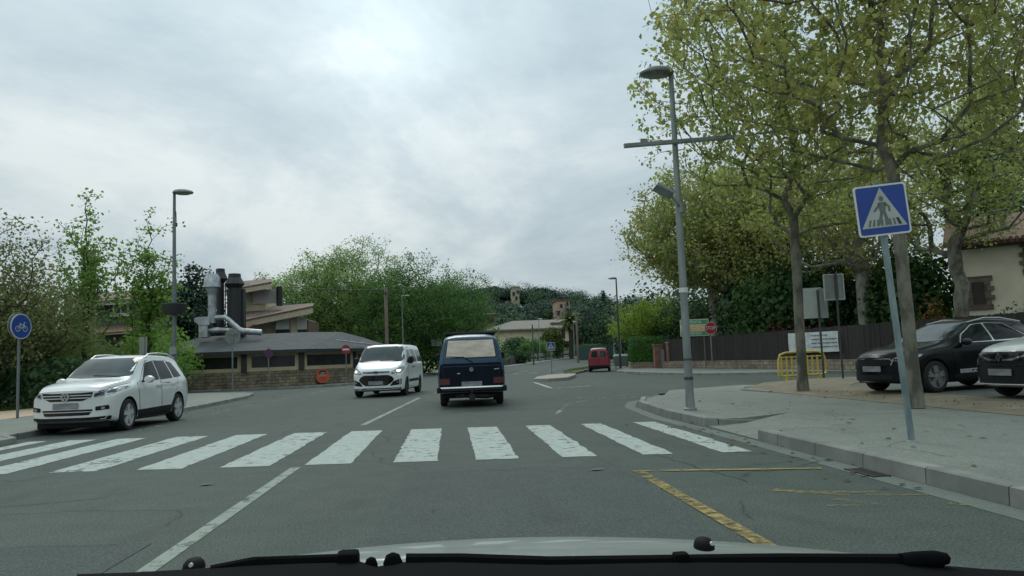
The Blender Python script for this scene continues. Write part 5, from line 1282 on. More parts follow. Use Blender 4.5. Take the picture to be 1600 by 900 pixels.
# rounded tile ends along the eave
mb = MB()
for k in range(72): mb.lathe([(.09, -.10), (.09, .22)], (.1 + k * .235, .0, .02), 'Y', 8)
mb.build('eave_tiles', ORANGET, rfo)
mb = MB().hexa([(p.x, p.y, z) for z in (zE - .36, zE - .17) for p in (A + n * .55 - d * .4, B + n * .55, B, A)]); mb.build('eave_board', mat('old_wood', (.05, .04, .032), .8), fh)
def fwin(s, z, w, h):
    c = A + d * s
    mb = MB()
    rq = [(-w / 2 - .28, -h / 2 - .15), (w / 2 + .28, -h / 2 - .15), (w / 2 + .28, h / 2 + .25), (-w / 2 - .28, h / 2 + .25)]
    mr = Matrix(((d.x, n.x, 0), (d.y, n.y, 0), (0, 0, 1)))
    P3 = Vector((c.x, c.y, z))
    for zz, ww in ((-h / 2 - .12, w + .6), (h / 2 + .15, w + .7)): mb.box(tuple(P3 + mr @ Vector((0, .02, zz))), (ww, .12, .24), m=mr)
    for sx in (-1, 1):
        for kk in range(5): mb.box(tuple(P3 + mr @ Vector((sx * (w / 2 + .12 + (.07 if kk % 2 else 0)), .02, -h / 2 + (kk + .5) * h / 5))), (.26 + (.14 if kk % 2 else 0), .12, h / 5 - .01), m=mr)
    o = mb.build('window', QUO, fh)
    MB().box(tuple(P3 + mr @ Vector((0, .0, 0))), (w, .08, h), m=mr).build('shutter', mat('brown_shutter', (.035, .026, .02), .7), o)
fwin(.55, 3.45, .5, 1.05); fwin(2.95, 4.9, .6, .95); fwin(3.1, 2.9, .7, 1.1); fwin(7.5, 3.3, .8, 1.2)

# ------------------------------------------------------------------ walls and fences
FPATH = [(15.75, 56.2), (18.55, 40.6), (18.8, 34.2), (20.6, 24), (23.5, 10), (25, -4)]
fen = thing('brushwood_fence', 'dark brushwood fence on a low stone wall across the side street', 'fence')
BRUSH = mat('brushwood', (0.015, 0.0138, 0.0115), 0.95, scale=14, col2=(0.044, 0.038, 0.032), stretch=(6, 6, .35), bump=.8, bscale=30)
LOWST = brick_mat('low_stone_wall', (.20, .165, .12), (.28, .235, .17), (.13, .11, .085), bw=.45, bh=.18, noise=.8)
wall_run(FPATH[::-1], 0, .62, -.30).build('stone_base', LOWST, fen)
rgb = random.Random(8)
mb = MB(); P = [Vector(p) for p in FPATH]
for i in range(len(P) - 1):
    a, b = P[i], P[i + 1]; Ls = (b - a).length; dd = (b - a).normalized(); nn = Vector((dd.y, -dd.x)); k = int(Ls / .11)
    for j in range(k):
        p0 = a.lerp(b, j / k) - nn * .12; p1 = a.lerp(b, (j + 1) / k) - nn * .12; h_ = 2.22 + rgb.uniform(-.03, .03); o = rgb.uniform(-.012, .012)
        q0 = p0 + nn * (-.06 + o); q1 = p1 + nn * (-.06 + o); p0 = p0 + nn * o; p1 = p1 + nn * o
        mb.hexa([(v.x, v.y, .60) for v in (p0, p1, q1, q0)] + [(v.x, v.y, h_) for v in (p0, p1, q1, q0)])
mb.build('brushwood_panel', BRUSH, fen)
BRK = brick_mat('red_brick', (.20, .075, .05), (.27, .11, .075), (.16, .12, .10), bw=.25, bh=.075, msize=.012, noise=.5)
for (px, w_, h_, lab) in ((1029, .68, 1.72, 'wide red brick gate pillar beside the clipped hedge'), (1047, .40, 1.85, 'slim red brick gate pillar with a white notice, beside brushwood fence')):
    p = at(px, 560, 56.5 if px == 1029 else 55.6)
    t = thing('gate_pillar', lab, 'pillar', (p.x, p.y, .1))
    MB().box((0, 0, h_ / 2), (w_, .45, h_)).build('shaft', BRK, t, bevel=.01)
    MB().box((0, 0, h_ + .04), (w_ + .1, .55, .09)).build('cap', LOWST, t)
    if px == 1047: MB().box((0, -.235, 1.12), (.17, .02, .34)).build('notice', SIGNW, t)
p = at(1039, 560, 56.2); t = thing('gate', 'grey metal gate between the two brick pillars', 'gate', (p.x, p.y, .1))
MB().box((0, 0, .72), (.55, .05, 1.35)).build('panel', SIGNB, t); MB().box((.2, -.05, .75), (.04, .05, .14)).build('handle', SIGNBLK, t)
# stone foot and clipped hedge come with the vegetation; far fences on the left of the climbing road
LP = [(-1.9, 87.2), (1.4, 100.3), (5.0, 109.6), (6.6, 113.0)]
fw1 = thing('timber_fence', 'grey and brown board fence beside the far pavement behind the blue van', 'fence')
DKW = mat('dark_boards', (.05, .045, .04), .8, scale=6, col2=(.085, .075, .065), stretch=(8, 8, .5))
wall_run([(6.6, 112.2), (11.4, 123.8)][::1], 0.0, 1.75, .12).build('board_panel', DKW, fw1)
wall_run([(2.0, 101.5), (6.5, 112.0)], 0.0, 1.7, .12).build('board_panel', mat('grey_boards', (.12, .125, .12), .7, stretch=(8, 8, .5), scale=6), fw1)
for x, y in ((4.2, 106.7), (6.55, 112.05), (9, 118)): MB().box((x + .03, y - .05, 1.0), (.25, .25, 1.9)).build('post', POLED, fw1)
fw2 = thing('railing_wall', 'low pale wall with dark posts and panels in front of the far cream house', 'wall')
WQ = [(11.6, 124.0), (13.2, 127.6), (15.0, 131.6), (16.9, 136), (19.0, 140.2), (21.2, 144.4), (24, 149.5)]
for i in range(len(WQ) - 1):
    a, b = WQ[i], WQ[i + 1]
    z = hz(*a)
    mb = MB(); seg_box(mb, a, b, .06, .94, z - .3, z + .60, 0, .2); seg_box(mb, a, b, .06, .94, z + .85, z + 1.45, 0, .12); mb.build('wall_panel', mat('pale_wall', (.24, .245, .225), .9), fw2)
    MB().box((a[0], a[1], z + .75), (.3, .3, 2.0)).build('post', POLED, fw2)
# green mesh fence on the bend
p0, p1 = at(935, 548, 128), at(960, 546, 122)
fw3 = thing('mesh_fence', 'dark green panel fence at the bend of the far road', 'fence')
GRN = mat('green_mesh', (.025, .06, .055), .7, scale=9)
wall_run([(p0.x - 3, p0.y + 3), (p1.x, p1.y + 6), (p1.x + 8, p1.y + 18)], .3, 2.9, .1).build('panel', GRN, fw3)
for x, y in ((p0.x - 3, p0.y + 2.9), (p1.x, p1.y + 5.9)): MB().tube([(x, y, .2), (x, y, 3.0)], .06, 6).build('post', POLED, fw3)

# ------------------------------------------------------------------ street lamps and poles
def lamp_head(parent, dx, z, m=None, s=1.0):
    """flattened saucer head stretching to one side of the pole top"""
    prof = [(.02, .10), (.16, .095), (.26, .06), (.30, .0), (.29, -.035)]
    mb = MB().lathe([(r_ * s, h_ * s) for r_, h_ in prof], n=24, cap=True)
    mb.v = [(x * 1.22, y * .95, z_) for x, y, z_ in mb.v]
    o = mb.build('lamp_head', m or SIGNB, parent, loc=(dx * .30 * s, 0, z), smooth=50)
    g_ = MB().lathe([(.25 * s, -.036 * s), (.2 * s, -.075 * s), (.02, -.09 * s)], n=20); g_.v = [(x * 1.15, y * .9, z_) for x, y, z_ in g_.v]
    g_.build('diffuser', mat('lamp_glass', (.16, .18, .17), .25, var=.3, scale=5), o, smooth=50)
    return o
def lamp_post(x, y, h, dx, label, group=None, rb=.085, m=None, z0=None):
    z = hz(x, y) + .1 if z0 is None else z0
    t = thing('street_lamp', label, 'street lamp', (x, y, z), 0, group); m = m or POLEM
    MB().lathe([(rb * 1.5, 0), (rb * 1.5, .04), (rb * 1.15, .06), (rb, .3), (rb * .9, h * .4), (rb * .58, h), (rb * .5, h + .02)], n=14).build('pole', m, t, smooth=50)
    lamp_head(t, dx, h + .02, None if group is None else SIGNG)  # far heads get a paler colour that stands in for sky reflection
    return t
b = gp(1079, 641, .118); t = lamp_post(b.x, b.y, at(1047, 115, b.y).z - .118, -1, 'tall galvanised lamp post with crossbar and floodlight on the right corner', rb=.084, z0=.118)
c0 = at(975, 228, b.y - .08) - Vector((b.x, b.y, .118)); c1 = at(1147, 214, b.y - .08) - Vector((b.x, b.y, .118)); mdl = (c0 + c1) / 2; dv = (c1 - c0)
rz_ = Matrix.Rotation(-math.atan2(dv.z, dv.x), 3, 'Y')
MB().box(tuple(mdl), (dv.length, .07, .085), m=rz_).box(tuple(mdl + Vector((0, -.028, -.014))), (dv.length - .02, .03, .022), m=rz_).build('crossbar', POLEM, t)
MB().box(tuple(c0 + Vector((.42, 0, .10))), (.14, .06, .08)).tube([c0 + Vector((.45, 0, .12)), c0 + Vector((.8, 0, .11)), c0 + Vector((.95, 0, .05))], .008, 5).build('connector', SIGNB, t)
fl = at(1037, 298, b.y - .25) - Vector((b.x, b.y, .118)); tilt = Matrix.Rotation(R(28), 3, 'Y') @ Matrix.Rotation(R(-14), 3, 'X')
f_ = MB().box((0, 0, 0), (.40, .30, .07), m=tilt).build('floodlight', SIGNB, t, loc=tuple(fl), bevel=.012)
MB().box(tuple(tilt @ Vector((0, 0, -.037))), (.32, .23, .008), m=tilt).build('lens', mat('led_glass', (.22, .25, .26), .3), f_)
MB().tube([fl + Vector((.16, .03, -.10)), fl + Vector((.30, .08, -.26)), Vector((.02, .02, fl.z - .30))], .03, 8).tube([Vector((.03, .0, fl.z - .42)), Vector((.03, 0, fl.z - .20))], .09, 10).build('bracket', POLEM, t, smooth=40)
for zz, hh in ((1.02, .018), (.64, .03), (2.42, .05)): MB().lathe([(.090, -hh), (.090, hh)], (0, 0, zz), n=14).build('band', POLED if zz < 2 else SIGNW, t)
b = at(272, 583, 28.2)
t = lamp_post(b.x, b.y, 7.58, 1, 'tall lamp post with round planter bowl on the left pavement', rb=.085, m=mat('grey_green_pole', (.12, .14, .14), .5, metal=.2), z0=.118)
zp = at(272, 483, 28.2).z - .118
mb = MB().lathe([(.10, -.22), (.33, -.18), (.40, .05), (.42, .17), (.40, .20), (.30, .19), (.1, .14)], (0, 0, zp), n=20); mb.build('planter_bowl', mat('dark_planter', (.014, .018, .022), .7), t, smooth=40)
mb = MB().tube([(.06, 0, 6.9), (.07, .02, 6.5)], .01, 5).box((.07, .02, 6.42), (.05, .05, .14)); mb.build('cable_tail', SIGNBLK, t)
MB().box((.0, -.11, 1.9), (.22, .12, .26)).build('junction_box', SIGNB, t)
far_l = 'street lamps along the far road'
def lamp_at(px, ptop, Y, dx, label, rb=.075, m=None):
    p = at(px, ptop, Y); z = hz(p.x, p.y) + .1
    return lamp_post(p.x, p.y, p.z - z, dx, label, far_l, rb, m)
lamp_at(628, 463, 70, 1, 'grey street lamp standing above the white van, before the round trees')
lamp_at(962.5, 435, 61, -1, 'tall dark lamp post on the kerb right of the red van', .095, POLED)
lamp_at(966, 471, 84, -1, 'lamp post partly hidden behind the tall dark lamp post')
lamp_at(749, 491, 112, 1, 'far lamp post above the blue van roof, before the green trees')
lamp_at(841.5, 499, 120, 1, 'far lamp post in front of the long cream house')
lamp_at(895.5, 503, 128, 1, 'far lamp post between the palm and the red van')
lamp_at(977, 505, 125, -1, 'far lamp post beside the small silver car')
lamp_at(987, 491, 90, -1, 'slim lamp post left of the clipped hedge')
WOOD = mat('weathered_pole_wood', (.11, .085, .065), .9, scale=4, col2=(.19, .155, .12), stretch=(5, 5, .3))
def pole(px, ptop, Y, r, m, label, name='utility_pole'):
    p = at(px, ptop, Y); z = hz(p.x, p.y)
    t = thing(name, label, 'pole', (p.x, p.y, z)); h = p.z - z
    MB().lathe([(r * 1.25, 0), (r, h), (r * .9, h + .02)], n=10).build('shaft', m, t, smooth=50)
    MB().box((0, -r - .03, h - .5), (.18, .1, .22)).build('insulator', SIGNBLK, t)
    return p
wtop = pole(602.5, 449, 64, .13, WOOD, 'brown wooden utility pole behind the white van')
ptop2 = pole(900, 487, 118, .14, WOOD, 'wooden utility pole in front of the palm')
pole(957.5, 494, 120, .16, mat('concrete_pole', (.22, .22, .20), .9), 'concrete utility pole behind the tall dark lamp post')
pole(831.5, 507, 116, .09, POLED, 'thin black pole left of the far cream house lamp')
ltop = pole(143, 392, 40, .21, WOOD, 'wooden utility pole among the young trees on the left')
def cable(a, b, sag, label):
    pts = [a.lerp(b, k / 14) - Vector((0, 0, sag * 4 * (k / 14) * (1 - k / 14))) for k in range(15)]
    tag(MB().tube(pts, .022, 5).build('overhead_cable', SIGNBLK), label, 'cable')
cable(at(602, 452, 64), at(424, 446, 61), .15, 'thin overhead cable from wooden pole to the brown roofed house')
cable(at(145, 394, 40), at(215, 414, 54), .2, 'thick overhead cable sloping from left pole behind the tree')

# ------------------------------------------------------------------ signs
def post(parent, h, r=.03, m=None, lean=None, z0=0):
    top = Vector((0, 0, h)) + (lean or Vector((0, 0, 0)))
    return MB().tube([(0, 0, z0), top], r, 12).build('pole', m or POLEM, parent, smooth=50)
def disc(parent, name, m, r, y, z, n=32, x=0.0, th=.006):
    return MB().lathe([(r, y), (r, y - th)], (x, 0, z), 'Y', n).build(name, m, parent)
def flat(parent, name, m, poly, y, th=.004, loc=(0, 0, 0)):
    return MB().prism(poly, y, y - th, 'XZ').build(name, m, parent, loc=loc)
def lettering(parent, txt, size, loc, m, sx=1.0):
    v, f = text_geo(txt, size); v = [(x * sx, y, z) for x, y, z in v]
    return MB().add(v, f).build('lettering', m, parent, loc=loc, fix=False)
def ped_panel(parent, s, z, y=-.035, full=True):
    h = s / 2
    pl = flat(parent, 'panel', SIGNW, round_poly([(-h, -h), (h, -h), (h, h), (-h, h)], .07 * s, 4), y, .012); pl.location.z = z
    k = .93
    flat(pl, 'blue_field', SIGNBLUE, round_poly([(-h * k, -h * k), (h * k, -h * k), (h * k, h * k), (-h * k, h * k)], .05 * s, 4), y - .013, .002)
    flat(pl, 'triangle', SIGNG, [(-h * .86, -h * .68), (h * .86, -h * .68), (0, h * .88)], y - .016, .002)
    F_ = MB(); q = h
    yy = y - .019
    F_.prism([(q * .09 * math.cos(a * PI / 8), q * .44 + q * .10 * math.sin(a * PI / 8)) for a in range(16)], yy, yy - .002, 'XZ')
    for poly in ([(-.13, .30), (.13, .30), (.15, .18), (.10, -.10), (-.10, -.10), (-.15, .16)], [(-.12, .30), (-.17, .20), (-.36, -.02), (-.28, -.06), (-.10, .14)], [(.12, .30), (.30, .12), (.30, -.08), (.22, -.08), (.22, .09), (.08, .18)],
                 [(-.10, -.09), (.02, -.09), (-.06, -.34), (-.17, -.60), (-.29, -.56), (-.17, -.32)], [(.0, -.09), (.11, -.09), (.16, -.32), (.27, -.60), (.14, -.60), (.05, -.34)]):
        F_.prism([(a * q, b * q) for a, b in poly], yy, yy - .002, 'XZ')
    F_.build('walking_figure', SIGNFIG, pl)
    B_ = MB()
    for k in range(8):
        x0 = -.60 + k * .165; B_.prism([(q * (x0 - .02), -q * .62), (q * (x0 + .06), -q * .62), (q * (x0 + .06 - x0 * .12), -q * .36), (q * (x0 - .01 - x0 * .12), -q * .36)], y - .0192, y - .0205, 'XZ')
    B_.build('crossing_bars', SIGNFIG, pl)
    B2 = MB().prism([(q * .56, -q * .62), (q * .66, -q * .62), (q * .56, -q * .36), (q * .46, -q * .36)], y - .021, y - .0225, 'XZ'); B2.build('dark_bar', SIGNBLK, pl)
    return pl
b = gp(1425, 690, .118); top = at(1371.5, 300, b.y - .05)
lean = Vector((top.x - b.x, top.y - b.y, 0))
t = thing('pedestrian_sign', 'leaning blue pedestrian crossing sign with faded walking figure on near pavement', 'road sign', (b.x, b.y, .118))
dz = top.z - .118
PAINTP = mat('peeling_blue_grey_pole', (.10, .155, .16), .55, scale=7, col2=(.20, .25, .25), stretch=(1, 1, .3), lo=.4, hi=.6)
t.rotation_euler = (math.atan2(-lean.y, dz), math.atan2(lean.x, dz), 0)
MB().tube([(0, 0, 0), (0, 0, dz + .12)], .038, 14).build('pole', PAINTP, t, smooth=50)
MB().lathe([(.07, 0), (.065, .012), (.04, .02)], n=14).build('base_collar', SIGNB, t)
cz = (at(1373, 327, b.y - .1).z - .118)
pp = ped_panel(t, .625, cz, -.045)
pp.rotation_euler = (0, R(-.5), R(-8))
for zz in (.18, -.18): MB().box((0, -.02, cz + zz), (.12, .06, .03)).build('clamp', SIGNB, t)
# far pedestrian sign on the island
p = gp(860, 581); p = at(862, 578, 57.5)
t = thing('pedestrian_sign', 'small blue pedestrian crossing sign on the traffic island', 'road sign', (p.x, p.y, 0))
MB().tube([(0, 0, 0), (0, 0, 2.3)], .035, 8).build('pole', POLEM, t, smooth=50); ped_panel(t, .62, 2.05, -.04)
# stop sign by the brushwood fence
p = at(1114, 581, 46.5)
t = thing('stop_sign', 'red octagonal STOP sign in front of the brushwood fence', 'road sign', (p.x, p.y, .118))
MB().tube([(0, 0, 0), (0, 0, 2.75)], .035, 10).build('pole', POLEM, t, smooth=50)
oct_ = lambda r: [(r * math.cos(PI / 8 + k * PI / 4), r * math.sin(PI / 8 + k * PI / 4)) for k in range(8)]
pn = flat(t, 'panel', SIGNG, oct_(.41), -.045, .012); pn.location.z = 2.55
flat(pn, 'red_field', SIGNRED, oct_(.375), -.058, .003); lettering(pn, 'STOP', .30, (0, -.065, 0), SIGNW, .85)
# back of a stop sign on the left pavement
p = at(363.5, 610, 42.5)
t = thing('stop_sign', 'grey back of an octagonal stop sign before the restaurant', 'road sign', (p.x, p.y, .118), PI - .1)
MB().tube([(0, 0, 0), (0, 0, 3.05)], .04, 10).build('pole', POLEM, t, smooth=50)
pn = flat(t, 'panel', SIGNB, oct_(.45), -.045, .012); pn.location.z = at(363, 526, 42.5).z - .118
MB().box((0, -.03, 0), (.5, .03, .05)).build('rail', SIGNB, pn, loc=(0, .02, .15)); flat(pn, 'red_field', SIGNRED, oct_(.41), -.058, .003); lettering(pn, 'STOP', .32, (0, -.065, 0), SIGNW, .85)
# no parking, no entry
p = at(420, 608, 46.6); t = thing('no_parking_sign', 'faded purple round no parking sign on a thin pole by stone base', 'road sign', (p.x, p.y, 0), R(38))
MB().tube([(0, 0, 0), (0, 0, 2.5)], .03, 8).build('pole', POLEM, t, smooth=50)
z_ = at(423, 552, 46.6).z
pn = disc(t, 'panel', mat('faded_purple', (.10, .022, .07), .5, var=.2, scale=9), .27, -.04, z_); disc(pn, 'field', mat('faded_violet_blue', (.055, .03, .10), .5, var=.3, scale=9), .20, -.047, z_)
MB().box((0, -.055, z_), (.40, .004, .05), m=Matrix.Rotation(R(45), 3, 'Y')).build('bar', mat('faded_purple', (.1, .02, .07)), pn)
p = at(541.5, 601, 50.3); t = thing('no_entry_sign', 'round red no entry sign with white bar beside the white van', 'road sign', (p.x, p.y, 0))
MB().tube([(0, 0, 0), (0, 0, 2.5)], .03, 8).build('pole', POLEM, t, smooth=50)
z_ = at(541.5, 546, 50.3).z; pn = disc(t, 'panel', SIGNRED, .29, -.04, z_); MB().box((0, -.052, z_), (.42, .004, .11)).build('bar', SIGNW, pn)
# orange round board on a small foot against the stone base
p = gp(504, 600, 0); p = at(504, 600, 49.4); t = thing('advertising_board', 'round orange board with dark panel and lettering leaning by the stone base', 'sign board', (p.x, p.y, 0), R(35))
ORG = mat('orange_board', (.42, .085, .045), .55, var=.12, scale=6)
z_ = .62; pn = disc(t, 'panel', ORG, .46, -.02, z_, th=.03)
MB().box((0, .05, .1), (.3, .25, .2)).build('foot', SIGNBLK, t)
pl = flat(pn, 'dark_panel', SIGNBLK, [(-.26, .12), (.26, .12), (.20, .36), (-.20, .36)], -.052, .003); pl.location.z = z_
mb = MB()
for x, zz, w_, h_ in ((-.10, .21, .10, .05), (.03, .22, .10, .07), (.14, .20, .05, .04), (0, .13, .36, .03)): mb.box((x, -.058, zz), (w_, .003, h_))
mb.build('lettering', SIGNG, pl)
mb = MB()
for zz, w_ in ((.02, .56),): mb.box((0, -.053, z_ + zz), (w_, .003, .05))
mb.build('stripe', mat('pale_orange', (.45, .24, .12), .6), pn)
mb = MB()
for zz, w_, x in ((-.08, .5, 0), (-.17, .44, .05), (-.25, .30, .03)): mb.box((x, -.053, z_ + zz), (w_, .003, .03))
mb.build('lettering', mat('dark_rust', (.16, .03, .015), .6), pn)
# round blue cycle path sign, twin panels on one pole
p = at(27, 661, 23.3); t = thing('cycle_path_sign', 'round blue cycle path sign with white bicycle on left pavement', 'road sign', (p.x, p.y, .12), R(74))
MB().tube([(0, 0, 0), (0, 0, 3.05)], .038, 10).build('pole', mat('grey_green_pole', (.12, .14, .14)), t, smooth=50)
z_ = at(33, 510, 23.3).z - .12
pn = disc(t, 'panel', SIGNG, .37, -.05, z_, th=.02); disc(pn, 'blue_field', SIGNBLUE, .335, -.0715, z_, th=.003)
bk = MB(); yb = -.078
for cx__ in (-.13, .13):
    r_ = emblem_ring(MB(), .085, 18, .22, yb, .003); bk.add([(x + cx__, y, z - .07) for x, y, z in r_.v], r_.f)
for a_, b_ in (((-.13, -.07), (-.05, .05)), ((-.05, .05), (.09, .05)), ((.09, .05), (.0, -.07)), ((0, -.07), (-.05, .05)), ((.13, -.07), (.08, .10)), ((.08, .10), (.13, .12)), ((-.07, .085), (-.02, .085)), ((-.05, .05), (-.05, .085))): seg(bk, a_, b_, .022, yb, yb - .003)
bk.build('bicycle_symbol', SIGNG, pn, loc=(0, 0, z_))
p2 = disc(t, 'back_panel', SIGNB, .36, 0, 0, th=.02); p2.location = (-.03, .075, z_ + .03); p2.rotation_euler = (0, 0, R(8))
# two grey sign backs above the SUV
p = at(225, 560, 33.5); t = thing('road_sign', 'pair of narrow grey sign backs seen edge-on above the white SUV', 'road sign', (p.x, p.y, .12), R(-62))
z_ = at(225, 540, 33.5).z - .12
MB().tube([(0, 0, 0), (0, 0, z_ + .4)], .04, 8).build('pole', POLED, t, smooth=50)
MB().box((0, -.06, z_), (.55, .02, .72)).build('panel', SIGNG, t, rz=.35); MB().box((0, .06, z_), (.55, .02, .72)).build('panel', SIGNB, t, rz=-.3)
# two backs of signs near the yellow barrier
for px0, px1, py0, py1, pxb, pyb, Y, lab, sgn in ((1249, 1278, 447, 500, 1288, 600, 25.6, 'plain grey back of a tall rectangular sign behind the yellow barrier', 0), (1280, 1312, 425, 472, 1318, 600, 24.6, 'grey back of a framed square sign on the dirt verge', 1)):
    pb = at(pxb, pyb, Y); t = thing('road_sign', lab, 'road sign', (pb.x, pb.y, .13), R(-12 if sgn else -30))
    zc = at((px0 + px1) / 2, (py0 + py1) / 2, Y).z - .13
    MB().tube([(0, 0, -.1), (0, 0, zc + .45)], .035, 10).build('pole', POLED, t, smooth=50)
    w_, h_ = (.66, .88) if sgn else (.72, 1.06)
    xo = -.06 if sgn else -.24
    pn = MB().box((xo, .05, zc), (w_, .02, h_)).build('panel', SIGNG if not sgn else SIGNB, t, bevel=.005)
    if sgn:
        for dx_ in (-w_ / 2 + .02, w_ / 2 - .02): MB().box((xo + dx_, .03, zc), (.04, .03, h_)).build('rim', SIGNG, pn)
        for dz_ in (-h_ / 2 + .02, h_ / 2 - .02): MB().box((xo, .03, zc + dz_), (w_ - .08, .03, .04)).build('rim', SIGNG, pn)
        MB().box((.02, .03, zc), (.09, .03, h_ - .1)).build('rail', POLED, pn)
    else: MB().box((.17, .02, zc - .02), (.26, .03, h_ * .98)).build('second_panel', POLEM, pn)
# white direction sign left of the blue van
p = at(691, 560, 74); t = thing('direction_sign', 'pale direction sign with two rows of lettering left of blue van', 'road sign', (p.x, p.y, .1))
z_ = at(684, 535.5, 74).z - .1; MB().tube([(0, 0, 0), (0, 0, z_ + .5)], .04, 8).build('pole', POLEM, t)
pn = MB().box((-.5, -.05, z_), (1.0, .02, .62)).build('panel', SIGNG, t); 
mb = MB(); [mb.box((-.5, -.063, z_ + o), (.8, .003, .07)) for o in (-.13, .13)]; mb.build('lettering', SIGNB, pn)
# warning triangle on the slope
p = at(993, 530, 90); t = thing('road_sign', 'small red edged triangle sign left of the clipped hedge', 'road sign', (p.x, p.y, .1))
z_ = p.z - .1; MB().tube([(0, 0, 0), (0, 0, z_ + .6)], .04, 8).build('pole', POLED, t)
pn = flat(t, 'panel', SIGNRED, [(-.5, -.4), (.5, -.4), (0, .5)], -.04, .01); pn.location.z = z_; flat(pn, 'field', SIGNG, [(-.32, -.3), (.32, -.3), (0, .28)], -.052, .003)
# for-sale board above the fence
p = at(1085, 512, 50.0); t = thing('sale_board', 'green and orange sale board above the brushwood fence', 'sign board', (p.x, p.y, 0), R(-14))
z_ = p.z; Wb, Hb = 1.86, 1.12
for dx_ in (-.6, .6): MB().tube([(dx_, .05, .2), (dx_, .05, z_)], .04, 8).build('pole', WOOD, t)
fr = MB().box((0, 0, z_), (Wb, .05, Hb)).build('panel', mat('board_cream', (.55, .52, .36), .6), t)
GRB = mat('board_green', (.045, .24, .135), .55, var=.15)
for zz, hh in ((.36, .30), (-.38, .28)): MB().box((0, -.028, z_ + zz), (Wb - .1, .006, hh)).build('green_band', GRB, fr)
mb = MB(); [mb.box((0, -.028, z_ + o), (Wb - .12, .006, .055)) for o in (.13, .02, -.09, -.17)]; mb.build('orange_stripes', mat('board_orange', (.58, .29, .11), .6, var=.2), fr)
lettering(fr, 'EN VENTA', .27, (-.18, -.036, z_ + .36), SIGNW); lettering(fr, 'SE VENDE', .26, (-.12, -.036, z_ - .38), SIGNW)
# white banner on the brushwood fence
t = thing('banner', 'white printed banner with grey text lines hung on the brushwood fence', 'banner')
def fence_pt(px):   # where the line of sight meets the fence line
    best = None
    for k in range(4000):
        s = k / 4000 * 3; i = int(s); f = s - i; q = Vector(FPATH[i]).lerp(Vector(FPATH[i + 1]), f)
        v = Vector((q.x, q.y, 1.5 - CAM_Z)); dep = v.dot(fw); ppx = 800 + FPX * v.dot(CR) / dep
        if best is None or abs(ppx - px) < best[0]: best = (abs(ppx - px), q)
    return best[1]
qa, qb = fence_pt(1234), fence_pt(1312)
na = Vector((-1, -.08)).normalized() * .05
qa += na; qb += na
za0, za1 = at(1236, 552, qa.y).z, at(1233, 521, qa.y).z; zb0, zb1 = at(1312, 549, qb.y).z, at(1309, 517, qb.y).z
def bp(u, v): q = qa.lerp(qb, u); z0 = za0 + (zb0 - za0) * u; z1 = za1 + (zb1 - za1) * u; return Vector((q.x, q.y, z0 + (z1 - z0) * v))
ofs = Vector((na.x, na.y, 0)).normalized()
BANW = mat('banner_white', (.50, .53, .52), .7, var=.06, scale=2)
mb = MB(); nseg = 12; vs = []
for k in range(nseg + 1):
    for v in (0, .5, 1): vs.append(bp(k / nseg, v) + ofs * (.02 * math.sin(k * 2.1 + v * 3)))
o2 = len(vs); vs += [p + ofs * .015 for p in vs]
fs = []
for k in range(nseg):
    for v in range(2): i = k * 3 + v; fs += [(i, i + 3, i + 4, i + 1), (i + o2, i + 1 + o2, i + 4 + o2, i + 3 + o2)]
sheet_ = mb.add(vs, fs).build('sheet', BANW, t)
mb = MB()
def strip_b(u0, u1, v0, v1): P_ = [bp(u0, v0), bp(u1, v0), bp(u1, v1), bp(u0, v1)]; mb.add([p + ofs * .05 for p in P_], [(0, 1, 2, 3)])
rgx = random.Random(3)
for v0 in (.83, .64, .45, .26):
    u = .50
    while u < (.80 if v0 > .8 else .97):
        w_ = rgx.uniform(.012, .05); strip_b(u, min(u + w_, .985), v0 - .03, v0 + .03); u += w_ + .012
mb.build('lettering', mat('banner_ink', (.10, .12, .13), .8), t)
mb = MB()
for u0, v0, s_ in ((.12, .75, .10), (.38, .72, .08), (.36, .3, .10), (.1, .3, .08)):
    for k in range(5): strip_b(u0 + rgx.uniform(0, s_), u0 + s_ + rgx.uniform(0, .03), v0 + k * .04, v0 + k * .04 + .012)
mb.build('drawing', mat('banner_grey', (.28, .30, .31), .8), t)
# yellow plastic barrier
p = gp(1228, 601, .0); q_ = gp(1283, 597, .0); ang = math.atan2(q_.y - p.y, q_.x - p.x)
t = thing('barrier', 'yellow plastic crowd barrier behind the leaning trunk at the verge', 'barrier', ((p.x + q_.x) / 2, (p.y + q_.y) / 2, .0), ang)
YEL = mat('yellow_plastic', (.56, .40, .05), .5, var=.12)
W2 = (q_ - p).length / 2 + .32
fr = MB(); n_ = 14
top = [(-W2, .30)] + [(-W2 + .02, .80), (-W2 + .12, .97), (-W2 + .4, 1.03), (0, 1.05), (W2 - .4, 1.03), (W2 - .12, .97), (W2 - .02, .80)] + [(W2, .30)]
fr.tube([(x, 0, z) for x, z in top], .032, 8).tube([(-W2, 0, .34), (-W2 + .1, 0, .27), (W2 - .1, 0, .27), (W2, 0, .34)], .035, 8).tube([(-W2 + .03, 0, .88), (W2 - .03, 0, .88)], .022, 6)
fr.build('frame', YEL, t, smooth=50)
for k in range(9): x = -W2 + .17 + k * (2 * W2 - .34) / 8; MB().box((x, 0, .60), (.065, .035, .62)).build('bar', YEL, t, bevel=.008)
for sx in (-1, 1): MB().box((sx * (W2 - .38), 0, .15), (.10, .06, .30)).box((sx * (W2 - .38), 0, .03), (.14, .50, .05)).build('foot', YEL, t, bevel=.01)
t.scale = (1, 1, 1.08)
